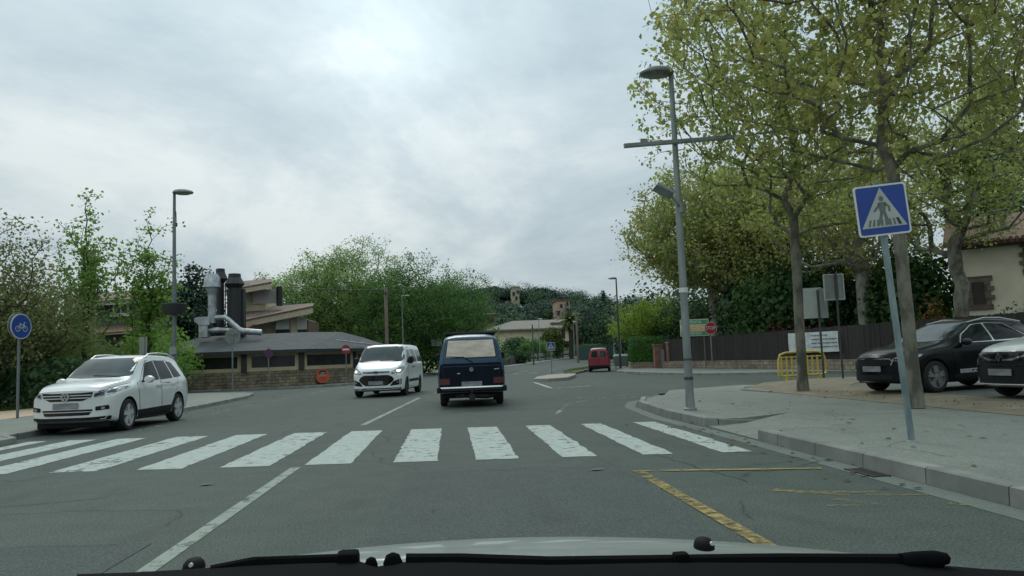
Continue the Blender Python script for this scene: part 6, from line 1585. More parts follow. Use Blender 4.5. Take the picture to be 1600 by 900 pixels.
# grey waste container behind the red van
p = at(960, 565, 66)
t = thing('waste_container', 'grey green waste container on the kerb between red van and lamp post', 'container', (14.9, 66.5, .02), R(-15))
CONT = mat('container_grey', (.12, .14, .13), .6)
MB().hexa([(-.55, -.42, .2), (.55, -.42, .2), (.55, .42, .2), (-.55, .42, .2), (-.68, -.52, 1.05), (.68, -.52, 1.05), (.68, .52, 1.05), (-.68, .52, 1.05)]).build('bin', CONT, t, bevel=.04)
MB().hexa([(-.7, -.55, 1.06), (.7, -.55, 1.06), (.7, .55, 1.06), (-.7, .55, 1.06), (-.6, -.4, 1.22), (.6, -.4, 1.22), (.6, .5, 1.26), (-.6, .5, 1.26)]).build('lid', SIGNB, t, bevel=.03)
for sx in (-1, 1): MB().lathe([(.10, -.03), (.10, .03)], (sx * .45, -.35, .10), 'X', 12).build('wheel', RUBBER, t)
# street plaque stone at the foot of the far lamp
# ------------------------------------------------------------------ vegetation
BARK = mat('plane_bark', (.070, .068, .050), .9, scale=3.2, col2=(.17, .165, .125), stretch=(1, 1, .5), bump=.4, bscale=14, lo=.42, hi=.58)
BARK_D = mat('dark_bark', (.030, .026, .020), .95, scale=5, col2=(.065, .056, .044), stretch=(1, 1, .3), bump=.6, bscale=16)
BARK_P = mat('pale_bark', (.17, .165, .135), .9, scale=3.2, col2=(.30, .29, .24), stretch=(1, 1, .5), bump=.4, bscale=14, lo=.4, hi=.6)
LF_PLANE = leaf_mat('plane_leaf', (.18, .225, .070), (.32, .35, .125), (.25, .275, .088), .6)
LF_PLANE2 = leaf_mat('plane_leaf_yellow', (.20, .215, .070), (.34, .335, .125), (.265, .26, .085), .6)
LF_GARDEN = leaf_mat('garden_leaf', (.036, .078, .028), (.072, .130, .044), None, .35)
LF_WILLOW = leaf_mat('spring_leaf', (.145, .225, .075), (.25, .33, .125), (.19, .28, .09), .5)
LF_GREEN = leaf_mat('green_leaf', (.065, .135, .042), (.125, .22, .068), None, .45)
LF_DARK = leaf_mat('dark_leaf', (.026, .060, .028), (.058, .102, .044), None, .3)
LF_PINE = leaf_mat('pine_needle', (.028, .052, .040), (.048, .078, .054), None, .05)  # bluish tint puts the far hill's haze into the leaf colour
LF_BROWN = leaf_mat('bronze_leaf', (.130, .140, .065), (.235, .200, .100), (.13, .175, .065), .5)
LF_YELLOW = leaf_mat('lime_leaf', (0.120, 0.186, 0.024), (0.216, 0.288, 0.048), None, .45)
LF_CONIF = leaf_mat('conifer_leaf', (.045, .075, .018), (.09, .12, .03), None, .25)
LF_YOUNG = leaf_mat('young_leaf', (0.102, 0.186, 0.043), (0.198, 0.306, 0.072), None, .5)
LF_PALM = leaf_mat('palm_frond', (.055, .075, .025), (.10, .115, .04), None, .2)
LF_HEDGE = leaf_mat('hedge_leaf', (.026, .080, .016), (.055, .125, .026), None, .3)
LF_OLIVE = leaf_mat('shrub_leaf', (.095, .135, .042), (.19, .205, .075), None, .45)
LF_GRASS = leaf_mat('grass_blade', (.055, .105, .022), (.12, .155, .04), None, .4)

def leaf_quads(rng, P, size, aspect=.8, jitter=.5, out=None, noise=.75):
    """one kite shaped leaf per point, all as one vertex/face array; leaves face roughly along `out`"""
    n = len(P)
    nn = rng.normal(size=(n, 3)) * noise
    nn = nn + (out if out is not None else np.array([0, 0, .45]))
    nn /= np.linalg.norm(nn, axis=1)[:, None] + 1e-9
    d = rng.normal(size=(n, 3)); d[:, 2] -= .35
    w = np.cross(nn, d); w /= np.linalg.norm(w, axis=1)[:, None] + 1e-9
    d = np.cross(w, nn)
    s = (size * (1 + jitter * rng.uniform(-1, 1, n)))[:, None]
    V = np.stack([P, P + d * s * .5 + w * s * aspect * .5 + nn * s * .10, P + d * s, P + d * s * .5 - w * s * aspect * .5 + nn * s * .10], 1).reshape(-1, 3)
    F = np.arange(4 * n).reshape(n, 4)
    return V, F

def skeleton(rng, H, th, crown, n, lean=(0, 0), leader=.75, seg=.55, jit=.10, up=.25, voids=7, vr=.22, shape=2.0, low=0.0):
    """branch skeleton that reaches n twig ends spread in an ellipsoidal crown; returns nodes, parents, twig node ids"""
    cz, rx, ry, rz = crown
    c = np.array([lean[0], lean[1], cz]); Rr = np.array([rx, ry, rz])
    pts = []
    vd = [(rng.normal(size=3) * .6, vr * rng.uniform(.6, 1.4)) for _ in range(voids)]
    while len(pts) < n:
        u = rng.normal(size=3); u /= np.linalg.norm(u); r = rng.uniform() ** (1 / shape)
        q = u * r * (1 + .13 * math.sin(3.1 * u[0] + 5 * u[1]) + .10 * math.sin(7 * u[2] + 4 * u[0]))
        if q[2] < -1 + low: continue
        if any(np.linalg.norm(q - v) < s for v, s in vd): continue
        p = c + q * Rr
        if p[2] < th * .8: continue
        pts.append(p)
    pts = np.array(pts)
    nodes = [np.zeros(3)]; par = [-1]; plen = [0.0]
    k = max(3, int(th / seg))
    for i in range(1, k + 1):
        f = i / k; nodes.append(np.array([lean[0] * .35 * f + rng.normal() * jit * .12 * th * .1, lean[1] * .35 * f + rng.normal() * jit * .12 * th * .1, th * f])); par.append(len(nodes) - 2); plen.append(th * f)
    top = cz + rz * leader; k2 = max(2, int((top - th) / seg)); b = nodes[-1]
    for i in range(1, k2 + 1):
        f = i / k2; nodes.append(b + np.array([(lean[0] * .65) * f + rng.normal() * jit * 1.2, lean[1] * .65 * f + rng.normal() * jit * 1.2, (top - th) * f])); par.append(len(nodes) - 2); plen.append(plen[-1] + (top - th) / k2)
    trunk_n = k
    A = np.zeros((n * 40 + 400, 3)); A[:len(nodes)] = nodes; PL = np.zeros(len(A)); PL[:len(nodes)] = plen; cnt = len(nodes)
    order = np.argsort(np.linalg.norm((pts - np.array([lean[0] * .4, lean[1] * .4, th])), axis=1))
    tw = []
    for oi in order:
        p = pts[oi]
        D = p - A[:cnt]; dist = np.linalg.norm(D, axis=1)
        hor = np.linalg.norm(D[:, :2], axis=1)
        cost = dist + .30 * PL[:cnt] + np.where(D[:, 2] < -.15 * hor, 1.2 + .8 * np.abs(D[:, 2]), 0) + .0
        cost[:max(1, int(trunk_n * .85))] += 50
        j = int(np.argmin(cost)); a = A[j].copy(); L_ = dist[j]
        m = max(1, int(L_ / seg)); pj = j
        dirv = (p - a)
        for i in range(1, m + 1):
            f = i / m
            q = a + dirv * f + np.array([0, 0, up * L_ * .5 * math.sin(PI * f) * .5]) + (rng.normal(size=3) * jit * min(1, L_) * .5 if i < m else 0)
            if cnt >= len(A): break
            A[cnt] = q; PL[cnt] = PL[pj] + L_ / m; par.append(pj); pj = cnt; cnt += 1
        tw.append(pj)
    return A[:cnt], par, tw

def branches(A, par, tw, r0, rb, e=2.25, minr=.006, maxside=9):
    n = len(A); w = np.zeros(n)
    for t in tw: w[t] += 1
    for i in range(n - 1, 0, -1): w[par[i]] += w[i]
    r = np.maximum(minr, rb * (w / w[0]) ** (1 / e)); r = np.minimum(r, rb)
    kids = [[] for _ in range(n)]
    for i in range(1, n): kids[par[i]].append(i)
    mb = MB(); starts = [(0, None)]
    while starts:
        s, p = starts.pop(); ch = [s] if p is None else [p, s]
        cur = s
        while kids[cur]:
            ks = sorted(kids[cur], key=lambda q: -w[q]); 
            for o in ks[1:]: starts.append((o, cur))
            cur = ks[0]; ch.append(cur)
        rr = [r[i] for i in ch]
        if p is not None: rr[0] = min(r[p], r[s] * 1.15)
        if p is None:
            rr[0] *= 1.35
            if len(rr) > 2: rr[1] *= 1.06
        mx = max(rr); ns = maxside if mx > .09 else (6 if mx > .035 else (4 if mx > .014 else 3))
        if len(ch) > 1: mb.tube([A[i] for i in ch], rr, ns, cap=False)
    return mb, r
_crown = {}
def make_tree(name, label, loc, H, th, rb, crown, n, nl, leaf, lm, bark, seed, group=None, sig=.28, rz=0.0, cat='tree', extra=.8, **kw):
    """tree > trunk (with limbs), crown (leaf-sized faces at the twig ends)"""
    rng = np.random.default_rng(seed)
    A, par, tw = skeleton(rng, H, th, crown, n, **kw)
    mb, r = branches(A, par, tw, .01, rb)
    t = thing(name, label, cat, loc, rz, group)
    mb.build('trunk', bark, t, smooth=60, fix=False)
    # leaves: at the twig ends and along the last stretch of each twig
    T = A[tw]; Pp = A[[par[i] for i in tw]]
    P = np.repeat(T, nl, 0); f = rng.uniform(0, 1, len(P))[:, None] * extra
    P = P + (np.repeat(Pp, nl, 0) - P) * f + rng.normal(size=P.shape) * sig * np.array([1, 1, .75])
    cc = np.array([0, 0, crown[0] - crown[3] * .3]); ou = (P - cc) / np.array(crown[1:]); ou /= np.linalg.norm(ou, axis=1)[:, None] + 1e-9
    V, F = leaf_quads(rng, P, leaf, out=ou * .55 + np.array([0, 0, .35]))
    c = mesh_np('crown', V, F, lm, t)
    return t
def shrub(name, label, loc, R3, n, leaf, lm, seed, group=None, cat='shrub', bark=None, power=.45, noise=.18, box=False, rz=0.0, stem=True, part='crown', zmin=0.02):
    rng = np.random.default_rng(seed)
    u = rng.normal(size=(n, 3)); u /= np.linalg.norm(u, axis=1)[:, None]
    if box:
        u = rng.uniform(-1, 1, (n, 3)); k = rng.integers(0, 3, n); sgn = rng.choice([-1, 1], n)
        sh = rng.uniform(size=n) < .75
        for i in range(3): u[sh & (k == i), i] = sgn[sh & (k == i)] * rng.uniform(.92, 1.0, (sh & (k == i)).sum())
        r = 1.0
    else:
        r = (rng.uniform(size=n) ** power * (1 + noise * np.sin(4 * u[:, 0] + 3 * u[:, 2] + seed) * np.cos(5 * u[:, 1] + 2 * u[:, 2]) + noise * .8 * np.sin(9 * u[:, 0] + 7 * u[:, 1] + seed)))[:, None]
    P = u * r * np.array(R3) + np.array([0, 0, R3[2] * .97])
    P = P + rng.normal(size=P.shape) * leaf * .4
    kp = P[:, 2] > zmin; P = P[kp]; u = u[kp]
    V, F = leaf_quads(rng, P, leaf, out=u * .8 + np.array([0, 0, .3]), noise=.6)
    t = thing(name, label, cat, loc, rz, group)
    mesh_np(part, V, F, lm, t)
    if stem:
        mb = MB()
        for k in range(5): a = k * 1.26 + seed; mb.tube([(0, 0, -.05), (math.cos(a) * R3[0] * .25, math.sin(a) * R3[1] * .25, R3[2] * .7), (math.cos(a) * R3[0] * .5, math.sin(a) * R3[1] * .5, R3[2] * 1.3)], [.05 * R3[2] ** .5, .035 * R3[2] ** .5, .01], 5, cap=False)
        mb.build('stem', bark or BARK_D, t, fix=False)
    return t
# two big plane trees of the verge -----------------------------------------------------------
b1 = gp(1255, 612, .13); b2 = gp(1432, 637, .13)
make_tree('plane_tree', 'slender plane tree with olive spring leaves beside the yellow barrier', (b1.x, b1.y, .13), 13.5, 4.6, .125, (8.6, 4.1, 4.3, 4.4), 1000, 20, .112, LF_PLANE, BARK, 11, lean=(.25, 0), sig=.14, leader=.8, up=.18, seg=.5, shape=2.4, voids=16, vr=.24)
make_tree('plane_tree', 'tall plane tree crossing behind the leaning pedestrian sign', (b2.x, b2.y, .13), 12.5, 4.4, .115, (8.0, 4.5, 4.3, 3.8), 1050, 19, .102, LF_PLANE2, BARK, 23, lean=(-.1, .2), sig=.13, leader=.85, up=.12, seg=.5, shape=2.3, voids=16, vr=.24, low=.05)
# old planes and others behind the brushwood fence
def T_(px, Y): p = at(px, 560, Y); return (p.x, p.y, 0)
make_tree('plane_tree', 'broad old plane behind the fence above the STOP sign', T_(1122, 58), 15.5, 5.4, .44, (10.6, 7.0, 6.2, 5.0), 640, 40, .20, LF_PLANE2, BARK_P, 31, low=.12, sig=.42, leader=.3, up=.3, seg=.8, shape=2.5, voids=10)
make_tree('plane_tree', 'old plane with thick forked trunk right of the STOP sign', T_(1143, 54), 15, 5.2, .42, (10.2, 6.0, 6, 5.0), 520, 40, .20, LF_PLANE, BARK_P, 37, low=.12, sig=.4, leader=.3, up=.3, seg=.8, shape=2.4)
make_tree('plane_tree', 'pale trunked plane behind the fence right of the sign backs', T_(1357, 41), 13, 4.6, .36, (9.4, 6.2, 5.5, 4.6), 520, 38, .15, LF_PLANE2, BARK_P, 41, sig=.3, leader=.4, up=.25, seg=.7, low=.12)
make_tree('plane_tree', 'forked plane tree in front of the farmhouse roof', (21.4, 30.5, 0), 11.5, 3.0, .28, (8.6, 4.2, 4.0, 3.4), 330, 36, .13, LF_PLANE, BARK, 43, sig=.27, leader=.5, up=.35, seg=.6)
make_tree('plane_tree', 'plane tree crown hanging over the right edge above farmhouse', (16.6, 17.2, 0), 12.5, 4.8, .14, (8.4, 4.4, 4.2, 3.4), 560, 26, .105, LF_PLANE, BARK, 47, sig=.26, leader=.7, up=.15, seg=.55, low=.15)
make_tree('plane_tree', 'plane tree deep in the garden between pale trunk and sign', T_(1240, 50), 14, 4.0, .36, (9.0, 6.6, 6, 5.6), 480, 44, .19, LF_PLANE2, BARK_D, 53, sig=.4, leader=.4, up=.3, seg=.8)
# dark garden trees behind the fence
k = 0
for px, Y, rx, h, lm, lab in ((1185, 52, 3.0, 7.0, LF_DARK, 'dark evergreen behind the fence right of the forked plane'), (1225, 47, 3.2, 7.0, LF_GARDEN, 'green bushy tree behind the slender trunk'), (1290, 45, 3.2, 7.6, LF_DARK, 'dark evergreen behind the two sign backs'), (1322, 45, 2.2, 6.4, LF_GARDEN, 'bright green conifer left of the pale plane trunk'), (1400, 42, 2.6, 6.6, LF_DARK, 'dark bushy tree behind the leaning sign pole'), (1440, 39, 2.3, 6.6, LF_GARDEN, 'green tree left of the farmhouse corner'), (1085, 66, 3.6, 6.0, LF_DARK, 'green tree behind the orange and green sale board'), (1150, 67, 4.6, 9.0, LF_DARK, 'tall dark tree deep behind the old planes')):
    p = T_(px, Y); shrub('garden_tree', lab, p, (rx, rx * .9, h / 2), 6500, .26, lm, 60 + k, 'garden trees behind the brushwood fence', 'tree', power=.38); k += 1
for px, Y, lab in ((1200, 43.0, 'reddish purple hedge top above the fence left of barrier'), (1262, 42.0, 'reddish purple shrub above the fence behind sign backs')):
    p = T_(px, Y); shrub('purple_shrub', lab, (p[0] + 1.6, p[1] + 1.0, 0), (1.3, 1.0, 1.45), 2600, .14, leaf_mat('purple_leaf_%d' % k, (.045, .016, .014), (.085, .03, .025), None, .25), 90 + k); k += 1
p = at(1452, 480, 31); shrub('flowering_shrub', 'small shrub with orange red flowers by the farmhouse corner', (21.0, 31.8, 0), (.75, .6, 1.65), 900, .13, leaf_mat('orange_blossom', (.12, .05, .02), (.30, .085, .03), (.05, .06, .02), .25), 95)
shrub('garden_shrub', 'low dark shrub under the farmhouse window behind black car', (24.4, 31.0, 0), (1.5, .9, 1.35), 1800, .14, LF_DARK, 96)
# cypresses behind the farmhouse
for px, Y, h, lab in ((1556, 52, 24, 'tall dark cypress column behind the farmhouse roof, left one'), (1594, 50, 24, 'tall dark cypress column behind the farmhouse roof, at the right edge')):
    p = at(px, 500, Y); shrub('cypress', lab, (p.x, p.y, 0), (1.25, 1.25, h / 2), 9000, .24, LF_PINE, int(px), cat='tree', power=.4, noise=.06)
# lime green small tree and clipped hedge at the corner
p = at(1030, 560, 69); make_tree('small_tree', 'lime green spreading tree above the clipped hedge', (p.x, p.y, .1), 6.5, 1.7, .16, (3.9, 4.6, 3.6, 2.3), 300, 44, .17, LF_YELLOW, BARK_D, 71, sig=.3, leader=.3, seg=.6)
a = at(1007, 560, 64); 
t = shrub('hedge', 'clipped green hedge on a low stone kerb left of brick pillar', (a.x, a.y, .3), (1.25, 5.2, 1.12), 9000, .13, LF_HEDGE, 77, cat='hedge', box=True, rz=-.20, stem=False, part='foliage')
wall_run([(-1.35, 5.3), (-1.35, -5.4), (1.3, -5.4)], -.3, .28, .25).build('stone_kerb', LOWST, t)
# big round trees behind the vans
def bgp(px, Y): p = at(px, 560, Y); return (p.x, p.y, 0)
for (px, Y, th, crown, n, lm, seed, lab, rb) in (
    (470, 76, 1.8, (6.6, 4.6, 4.2, 4.6), 520, LF_WILLOW, 101, 'light green airy tree left of the big round tree', .22),
    (548, 78, 2.0, (7.9, 6.0, 5.4, 5.6), 860, LF_WILLOW, 103, 'biggest round spring green tree, behind the wooden pole', .30),
    (640, 74, 1.6, (6.4, 4.8, 4.4, 4.8), 640, LF_GREEN, 107, 'darker green tree behind the lamp above the white van', .28),
    (708, 78, 1.4, (5.7, 4.6, 4.2, 4.4), 560, LF_GREEN, 109, 'bright green tree above the blue van, right of the group', .25)):
    make_tree('round_tree', lab, bgp(px, Y), 13, th, rb, crown, int(n * 1.2), 42, .15, lm, BARK_D, seed, 'round trees behind the two vans', sig=.36, leader=.4, up=.45, seg=.7, shape=2.6, voids=5, vr=.15)
for px, Y, R3, lab in ((660, 79, (5, 2.5, 2.2), 'low green thicket under the round trees left of blue van'), (560, 84, (6, 3, 2.6), 'low green thicket behind the restaurant roof'), (480, 84, (6, 3, 3.0), 'low green thicket right of the cream house'), (725, 92, (5, 3, 2.8), 'low green thicket behind the blue van')):
    shrub('thicket', lab, bgp(px, Y), R3, 4200, .26, LF_GREEN, int(px) + 3, 'thickets under the round trees', power=.5)
# trees in the park on the left
make_tree('young_tree', 'slim young tree with bright leaves and bare twigs beside the wooden pole', bgp(133, 36), 9.5, 2.0, .11, (5.6, 1.6, 1.5, 3.8), 150, 24, .14, LF_YOUNG, BARK_D, 121, sig=.20, leader=.98, up=.6, seg=.5, shape=1.6, jit=.06)
make_tree('young_tree', 'slim young tree with bright leaves just left of the planter lamp post', bgp(232, 38), 8.5, 1.6, .11, (4.8, 1.7, 1.6, 3.9), 190, 28, .14, LF_YOUNG, BARK_D, 127, sig=.20, leader=.98, up=.6, seg=.5, shape=1.7, jit=.06)
make_tree('bronze_tree', 'bronze leaved tree cut by the left edge above cycle sign', bgp(-22, 30), 8, 1.8, .12, (4.3, 2.7, 2.6, 2.8), 420, 24, .11, LF_BROWN, BARK_D, 131, sig=.24, leader=.6, up=.5, seg=.5)
make_tree('bronze_tree', 'lower bronze leaved tree right of the cycle sign', bgp(52, 33), 6, 1.4, .10, (3.4, 2.4, 2.2, 2.1), 330, 22, .11, LF_BROWN, BARK_D, 137, sig=.24, leader=.5, up=.5, seg=.5)
make_tree('conifer', 'dark conifer behind the planter lamp post', bgp(292, 56), 9, 1.5, .2, (4.6, 1.8, 1.8, 3.8), 220, 40, .22, LF_PINE, BARK_D, 139, sig=.3, leader=1.0, up=-.1, seg=.6)
make_tree('conifer', 'blue green conifer between the two left houses', bgp(312, 64), 9, 1.5, .2, (5.0, 2.2, 2.2, 4.0), 240, 40, .22, LF_PINE, BARK_D, 149, sig=.3, leader=1.0, up=-.1, seg=.6)
q = 0
for px, Y, R3, lm, lab in ((20, 36, (3.2, 2.4, 2.1), LF_OLIVE, 'olive shrub mass behind the cycle path sign'), (85, 38, (3.2, 2.2, 1.9), LF_OLIVE, 'olive shrub left of the slim young tree trunk'), (-30, 33, (2.6, 2, 1.9), LF_DARK, 'dark shrub at the left edge of the park'), (18, 43, (4.0, 2.5, 3.0), LF_GREEN, 'tall green shrub behind the bronze tree'), (150, 42, (3.2, 2.0, 1.4), LF_GREEN, 'green hedge-like shrub below the dark grey house'), (205, 41, (2.6, 1.8, 1.45), LF_GREEN, 'green shrub behind the white SUV roof'), (252, 45, (2.0, 1.6, 1.9), LF_YOUNG, 'bright green shrub behind the planter lamp post'), (110, 31, (2.0, 1.4, .95), LF_DARK, 'dark low shrub left of the white SUV'), (-20, 44, (4.5, 2.5, 3.4), LF_OLIVE, 'tall olive shrub at far left'), (75, 48, (3.4, 2.5, 2.6), LF_DARK, 'dark evergreen shrub left of the grey house')):
    shrub('shrub', lab, bgp(px, Y), R3, 4600, .17, lm, 160 + q, 'shrubs of the park on the left', power=.42); q += 1
# climbing growth beside the restaurant
shrub('ivy_bush', 'bush spilling over the left corner of the restaurant roof', (-17.6, 47.1, 0), (.8, .6, 1.0), 1100, .13, LF_YOUNG, 181, power=.4)
# far gardens ---------------------------------------------------------------------------------
def far(px, Y): p = at(px, 560, Y); return (p.x, p.y, hz(p.x, p.y))
shrub('round_bush', 'dark round clipped bush before the far cream house', far(808, 140), (3.0, 2.2, 2.2), 3600, .3, LF_DARK, 191, power=.3, noise=.05)
shrub('round_bush', 'green bush right of the dark round bush', far(835, 136), (2.5, 2.0, 2.0), 3200, .3, LF_GREEN, 193, power=.35)
shrub('conical_conifer', 'yellow green conical conifer before the far cream house', far(864, 142), (2.2, 2.2, 3.0), 4200, .3, LF_CONIF, 197, cat='tree', power=.3, noise=.05)
shrub('yellow_shrub', 'small yellow flowering shrub behind the far crossing sign', far(853, 138), (.9, .9, 1.6), 900, .28, leaf_mat('yellow_blossom', (.20, .18, .02), (.34, .30, .04), None, .3), 199)
for px, Y, R3, lab in ((795, 122, (4.0, 1.0, 1.15), 'hedge growing over the far board fence'), (860, 148, (6.0, 1.2, 1.0), 'hedge behind the pale railing wall'), (915, 152, (4.5, 1.2, 1.2), 'dark green hedge left of the red van'), (935, 138, (2.6, 1.2, 1.3), 'green shrub above the red van roof')):
    shrub('far_hedge', lab, far(px, Y), R3, 2200, .3, LF_GREEN if px > 850 else LF_DARK, int(px), cat='hedge', power=.35, noise=.06)
# palm
bx, by, bz = far(893, 140); ztop = at(893, 500, 140).z
t = thing('palm_tree', 'palm tree with drooping fronds beside the far cream house', 'tree', (bx, by, bz)); hh = ztop - bz
MB().tube([(0, 0, -.2), (.05, 0, hh * .5), (0, 0, hh - .3), (0, 0, hh + .2)], [.42, .36, .45, .25], 10).build('trunk', BARK_D, t, smooth=60)
rgp = random.Random(4); mb = MB()
for k in range(46):
    az = k * 2.399; el_ = 1.25 - 2.0 * (k / 46); Lf = rgp.uniform(2.3, 3.0)
    prev = Vector((0, 0, hh)); dirv = Vector((math.cos(az) * math.cos(el_), math.sin(az) * math.cos(el_), math.sin(el_))); sd_ = Vector((-math.sin(az), math.cos(az), 0))
    for s_ in range(6):
        nx2 = prev + dirv * (Lf / 6); w0 = .32 * math.sin(PI * (s_ + .3) / 7); w1 = .32 * math.sin(PI * (s_ + 1.3) / 7)
        for sg in (-1, 1): mb.add([prev, nx2, nx2 + sd_ * sg * w1 - Vector((0, 0, w1 * .6)), prev + sd_ * sg * w0 - Vector((0, 0, w0 * .6))], [(0, 1, 2, 3)])
        prev = nx2; dirv = (dirv - Vector((0, 0, .22))).normalized()
mb.build('crown', LF_PALM, t, fix=False)
# dark trees on the right of the climbing road
q = 0
for px, Y, rx, h, lm, lab in ((925, 172, 9, 11, LF_PINE, 'wide dark tree behind the red van and mesh fence'), (958, 165, 9, 12.5, LF_PINE, 'large dark tree behind the tall dark lamp post'), (985, 135, 6, 9, LF_DARK, 'dark tree left of the lime green tree'), (905, 205, 7, 10, LF_PINE, 'dark tree behind the far palm'), (1010, 120, 6, 9, LF_DARK, 'dark tree right behind the lime green tree'), (1050, 110, 8, 11, LF_PINE, 'dark tree seen between the lamp post and old planes')):
    shrub('dark_tree', lab, far(px, Y), (rx, rx * .7, h / 2), 5200, .5, lm, 210 + q, 'dark trees beside the climbing road', 'tree', power=.4); q += 1
# umbrella pines on the hill top and the cypress spike: things; the rest of the wood is one mass
for px, pt, Y, rx, lab in ((838, 448, 345, 13, 'umbrella pine with a flat dome on the hilltop'), (768, 447, 350, 9, 'pine at the left end of the hilltop'), (793, 451, 345, 6, 'small pine left of the hilltop tower house')):
    p = at(px, pt, Y); z = hz(p.x, p.y)
    t = thing('umbrella_pine', lab, 'tree', (p.x, p.y, z)); h_ = p.z - z
    MB().tube([(0, 0, -1), (.3, 0, h_ * .6), (0, 0, h_ - 1)], [.6, .45, .2], 7).build('trunk', BARK_D, t)
    rng = np.random.default_rng(int(px)); u = rng.normal(size=(5200, 3)); u /= np.linalg.norm(u, axis=1)[:, None]; u[:, 2] = np.abs(u[:, 2]) * 1.0 - .25 * rng.uniform(size=5200)
    P = u * (rng.uniform(size=5200) ** .35)[:, None] * np.array([rx, rx * .8, min(6.5, rx * .55)]) + np.array([0, 0, h_ - min(6.5, rx * .55)])
    V_, F_ = leaf_quads(rng, P, .9, out=u, noise=.45); mesh_np('crown', V_, F_, LF_PINE, t)
p = at(942, 452, 300); z = hz(p.x, p.y); h_ = p.z - z
shrub('cypress', 'thin dark cypress spike on the skyline above the red van', (p.x, p.y, z), (1.0, 1.0, h_ / 2), 1500, .6, LF_PINE, 251, cat='tree', power=.35, noise=.03)
rng = np.random.default_rng(77); Vs = []; Fs = []; o = 0; Vd = []; Fd = []; od = 0
def wood_mass(name, spots, lm, n, leaf):
    Vs = []; Fs = []; o = 0
    for x, y, r_, h_ in spots:
        u = rng.normal(size=(n, 3)); u /= np.linalg.norm(u, axis=1)[:, None]; u[:, 2] = np.where(u[:, 2] < -.35, -u[:, 2], u[:, 2])
        rad = rng.uniform(size=n) ** .3 * (1 + .2 * np.sin(5 * u[:, 0] + x) * np.cos(4 * u[:, 1] + y))
        P = u * rad[:, None] * np.array([r_, r_, h_]) + np.array([x, y, hz(x, y) + h_ * .75])
        V_, F_ = leaf_quads(rng, P, leaf, out=u * 1.0 + np.array([0, 0, .25]), noise=.28); Vs.append(V_); Fs.append(F_ + o); o += len(V_)
    ob = mesh_np(name, np.concatenate(Vs), np.concatenate(Fs), lm); ob['kind'] = 'stuff'; return ob
sp = []
rgh = random.Random(12)
for _ in range(1500):
    y = rgh.uniform(215, 430); x = rgh.uniform(-.10, .62) * y + rgh.uniform(-10, 10)
    r_ = rgh.uniform(3.2, 6.2) * (.8 + y / 900)
    # keep the hill houses and what stands before them free
    ok = True; h_ = r_ * rgh.uniform(.75, 1.05); eltop = (hz(x, y) + h_ * 1.75 - CAM_Z) / y
    for (px0, px1, pyb, hy) in ((800, 811, 470, 330), (869, 890, 494, 270), (897, 912, 500, 235)):
        p0, p1 = at(px0, pyb, hy), at(px1, pyb, hy)
        if y < hy + 10 and x / y + r_ / y > p0.x / hy and x / y - r_ / y < p1.x / hy and (eltop > (p0.z - CAM_Z) / hy or abs(y - hy) < 12): ok = False
    if ok and len(sp) < 520 and all((x - a) ** 2 + (y - b) ** 2 > (.62 * (r_ + c)) ** 2 for a, b, c, d in sp): sp.append((x, y, r_, h_))
rgh.shuffle(sp)
cut = [int(len(sp) * f) for f in (.62, .86)]
wood_mass('hillside_wood', sp[:cut[0]], LF_PINE, 800, .62)
wood_mass('hillside_wood', sp[cut[0]:cut[1]], LF_DARK, 800, .62)
wood_mass('hillside_wood', sp[cut[1]:], leaf_mat('hill_green_leaf', (.030, .065, .030), (.055, .10, .042), None, .1), 800, .62)
# belt of trees all round, far off
sp = []
for k in range(150):
    a = rgh.uniform(-75, -1.5) if k < 95 else rgh.uniform(17, 75)
    d_ = rgh.uniform(112, 175) if k < 95 else rgh.uniform(95, 150)
    x, y = d_ * math.sin(R(a)), d_ * math.cos(R(a)); r_ = rgh.uniform(4, 7)
    if k < 95 and a > -6 and y < 150: r_ *= .6
    sp.append((x, y, r_, rgh.uniform(3.4, 5.5)))
wood_mass('distant_wood', sp[::2], LF_DARK, 600, .5); wood_mass('distant_wood', sp[1::2], LF_GREEN, 600, .5)
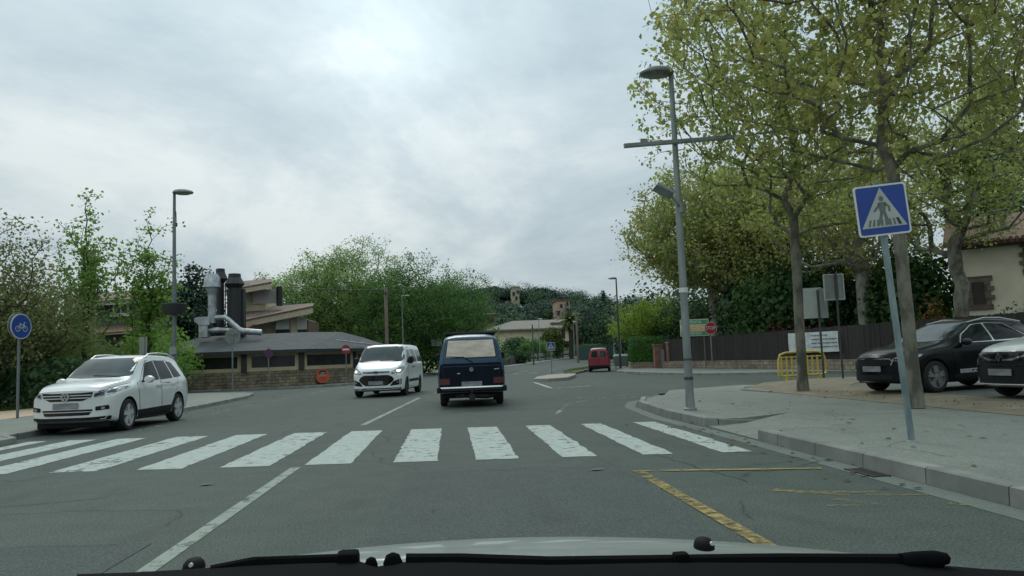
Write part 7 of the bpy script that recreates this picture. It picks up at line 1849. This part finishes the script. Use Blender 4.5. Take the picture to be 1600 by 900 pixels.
# ground cover
rng = np.random.default_rng(5)
def grass(name, pts, h, m):
    n = len(pts); a = rng.uniform(0, 2 * PI, n); w = .012 + h * .06; s = h * rng.uniform(.5, 1.3, n)
    d_ = np.stack([np.cos(a), np.sin(a), np.zeros(n)], 1); l_ = rng.normal(size=(n, 3)) * .35; l_[:, 2] = 1
    P = np.array(pts); V_ = np.stack([P - d_ * w, P + d_ * w, P + l_ * s[:, None] + d_ * w * .2, P + l_ * s[:, None] - d_ * w * .2], 1).reshape(-1, 3)
    ob = mesh_np(name, V_, np.arange(4 * n).reshape(n, 4), m); ob['kind'] = 'stuff'; return ob
pts = []
dv_ = [(8.2, 54.5), (11, 63), (15, 76), (19, 91), (24, 103.5)]
for i in range(4):
    a, b = Vector(dv_[i]), Vector(dv_[i + 1]); m_ = int((b - a).length * 26)
    for k in range(m_): q_ = a.lerp(b, rng.uniform()); pts.append((q_.x + rng.uniform(-.22, .22), q_.y, .18))
grass('divider_grass_tufts', pts, .17, LF_GRASS)
pts = [(x, y, -.05 if True else 0) for x, y in zip(rng.uniform(-34, -13.6, 15000), rng.uniform(27, 47, 15000)) if not (y < 38.5 and x > -15.9) and not (y > 40 - .0 and y > 39.5)]
grass('park_grass', pts, .20, LF_GRASS)
pts = [(x, y, .16) for x, y in zip(rng.uniform(8.9, 10.1, 90), rng.uniform(9, 20, 90)) if rng.uniform() < .8]
grass('verge_weeds', pts, .05, leaf_mat('dry_grass', (.10, .095, .045), (.19, .16, .09), None, .3))
# fallen leaves on the road edge: litter too small to count
pts = [(rng.normal(-7.6, .8), rng.uniform(22, 36), .012) for _ in range(70)] + [(rng.normal(4.0, .3), rng.uniform(6, 14), .012) for _ in range(60)] + [(rng.uniform(4.6, 8.6), rng.uniform(6, 18), .126) for _ in range(60)] + [(rng.uniform(8.9, 9.9), rng.uniform(8, 20), .175) for _ in range(30)]
P = np.array(pts); n_ = len(P); a = rng.uniform(0, 6.28, n_); s = rng.uniform(.025, .06, n_)[:, None]
u = np.stack([np.cos(a), np.sin(a), np.zeros(n_)], 1); w = np.stack([-np.sin(a), np.cos(a), rng.uniform(-.2, .3, n_)], 1)
V_ = np.stack([P, P + u * s + w * s * .5, P + u * s * 2 + np.array([0, 0, .006]), P + u * s - w * s * .5 + np.array([0, 0, .012])], 1).reshape(-1, 3)
ob = mesh_np('leaf_litter', V_, np.arange(4 * n_).reshape(n_, 4), leaf_mat('dry_leaf', (.05, .038, .022), (.16, .11, .06), None, .1)); ob['kind'] = 'stuff'
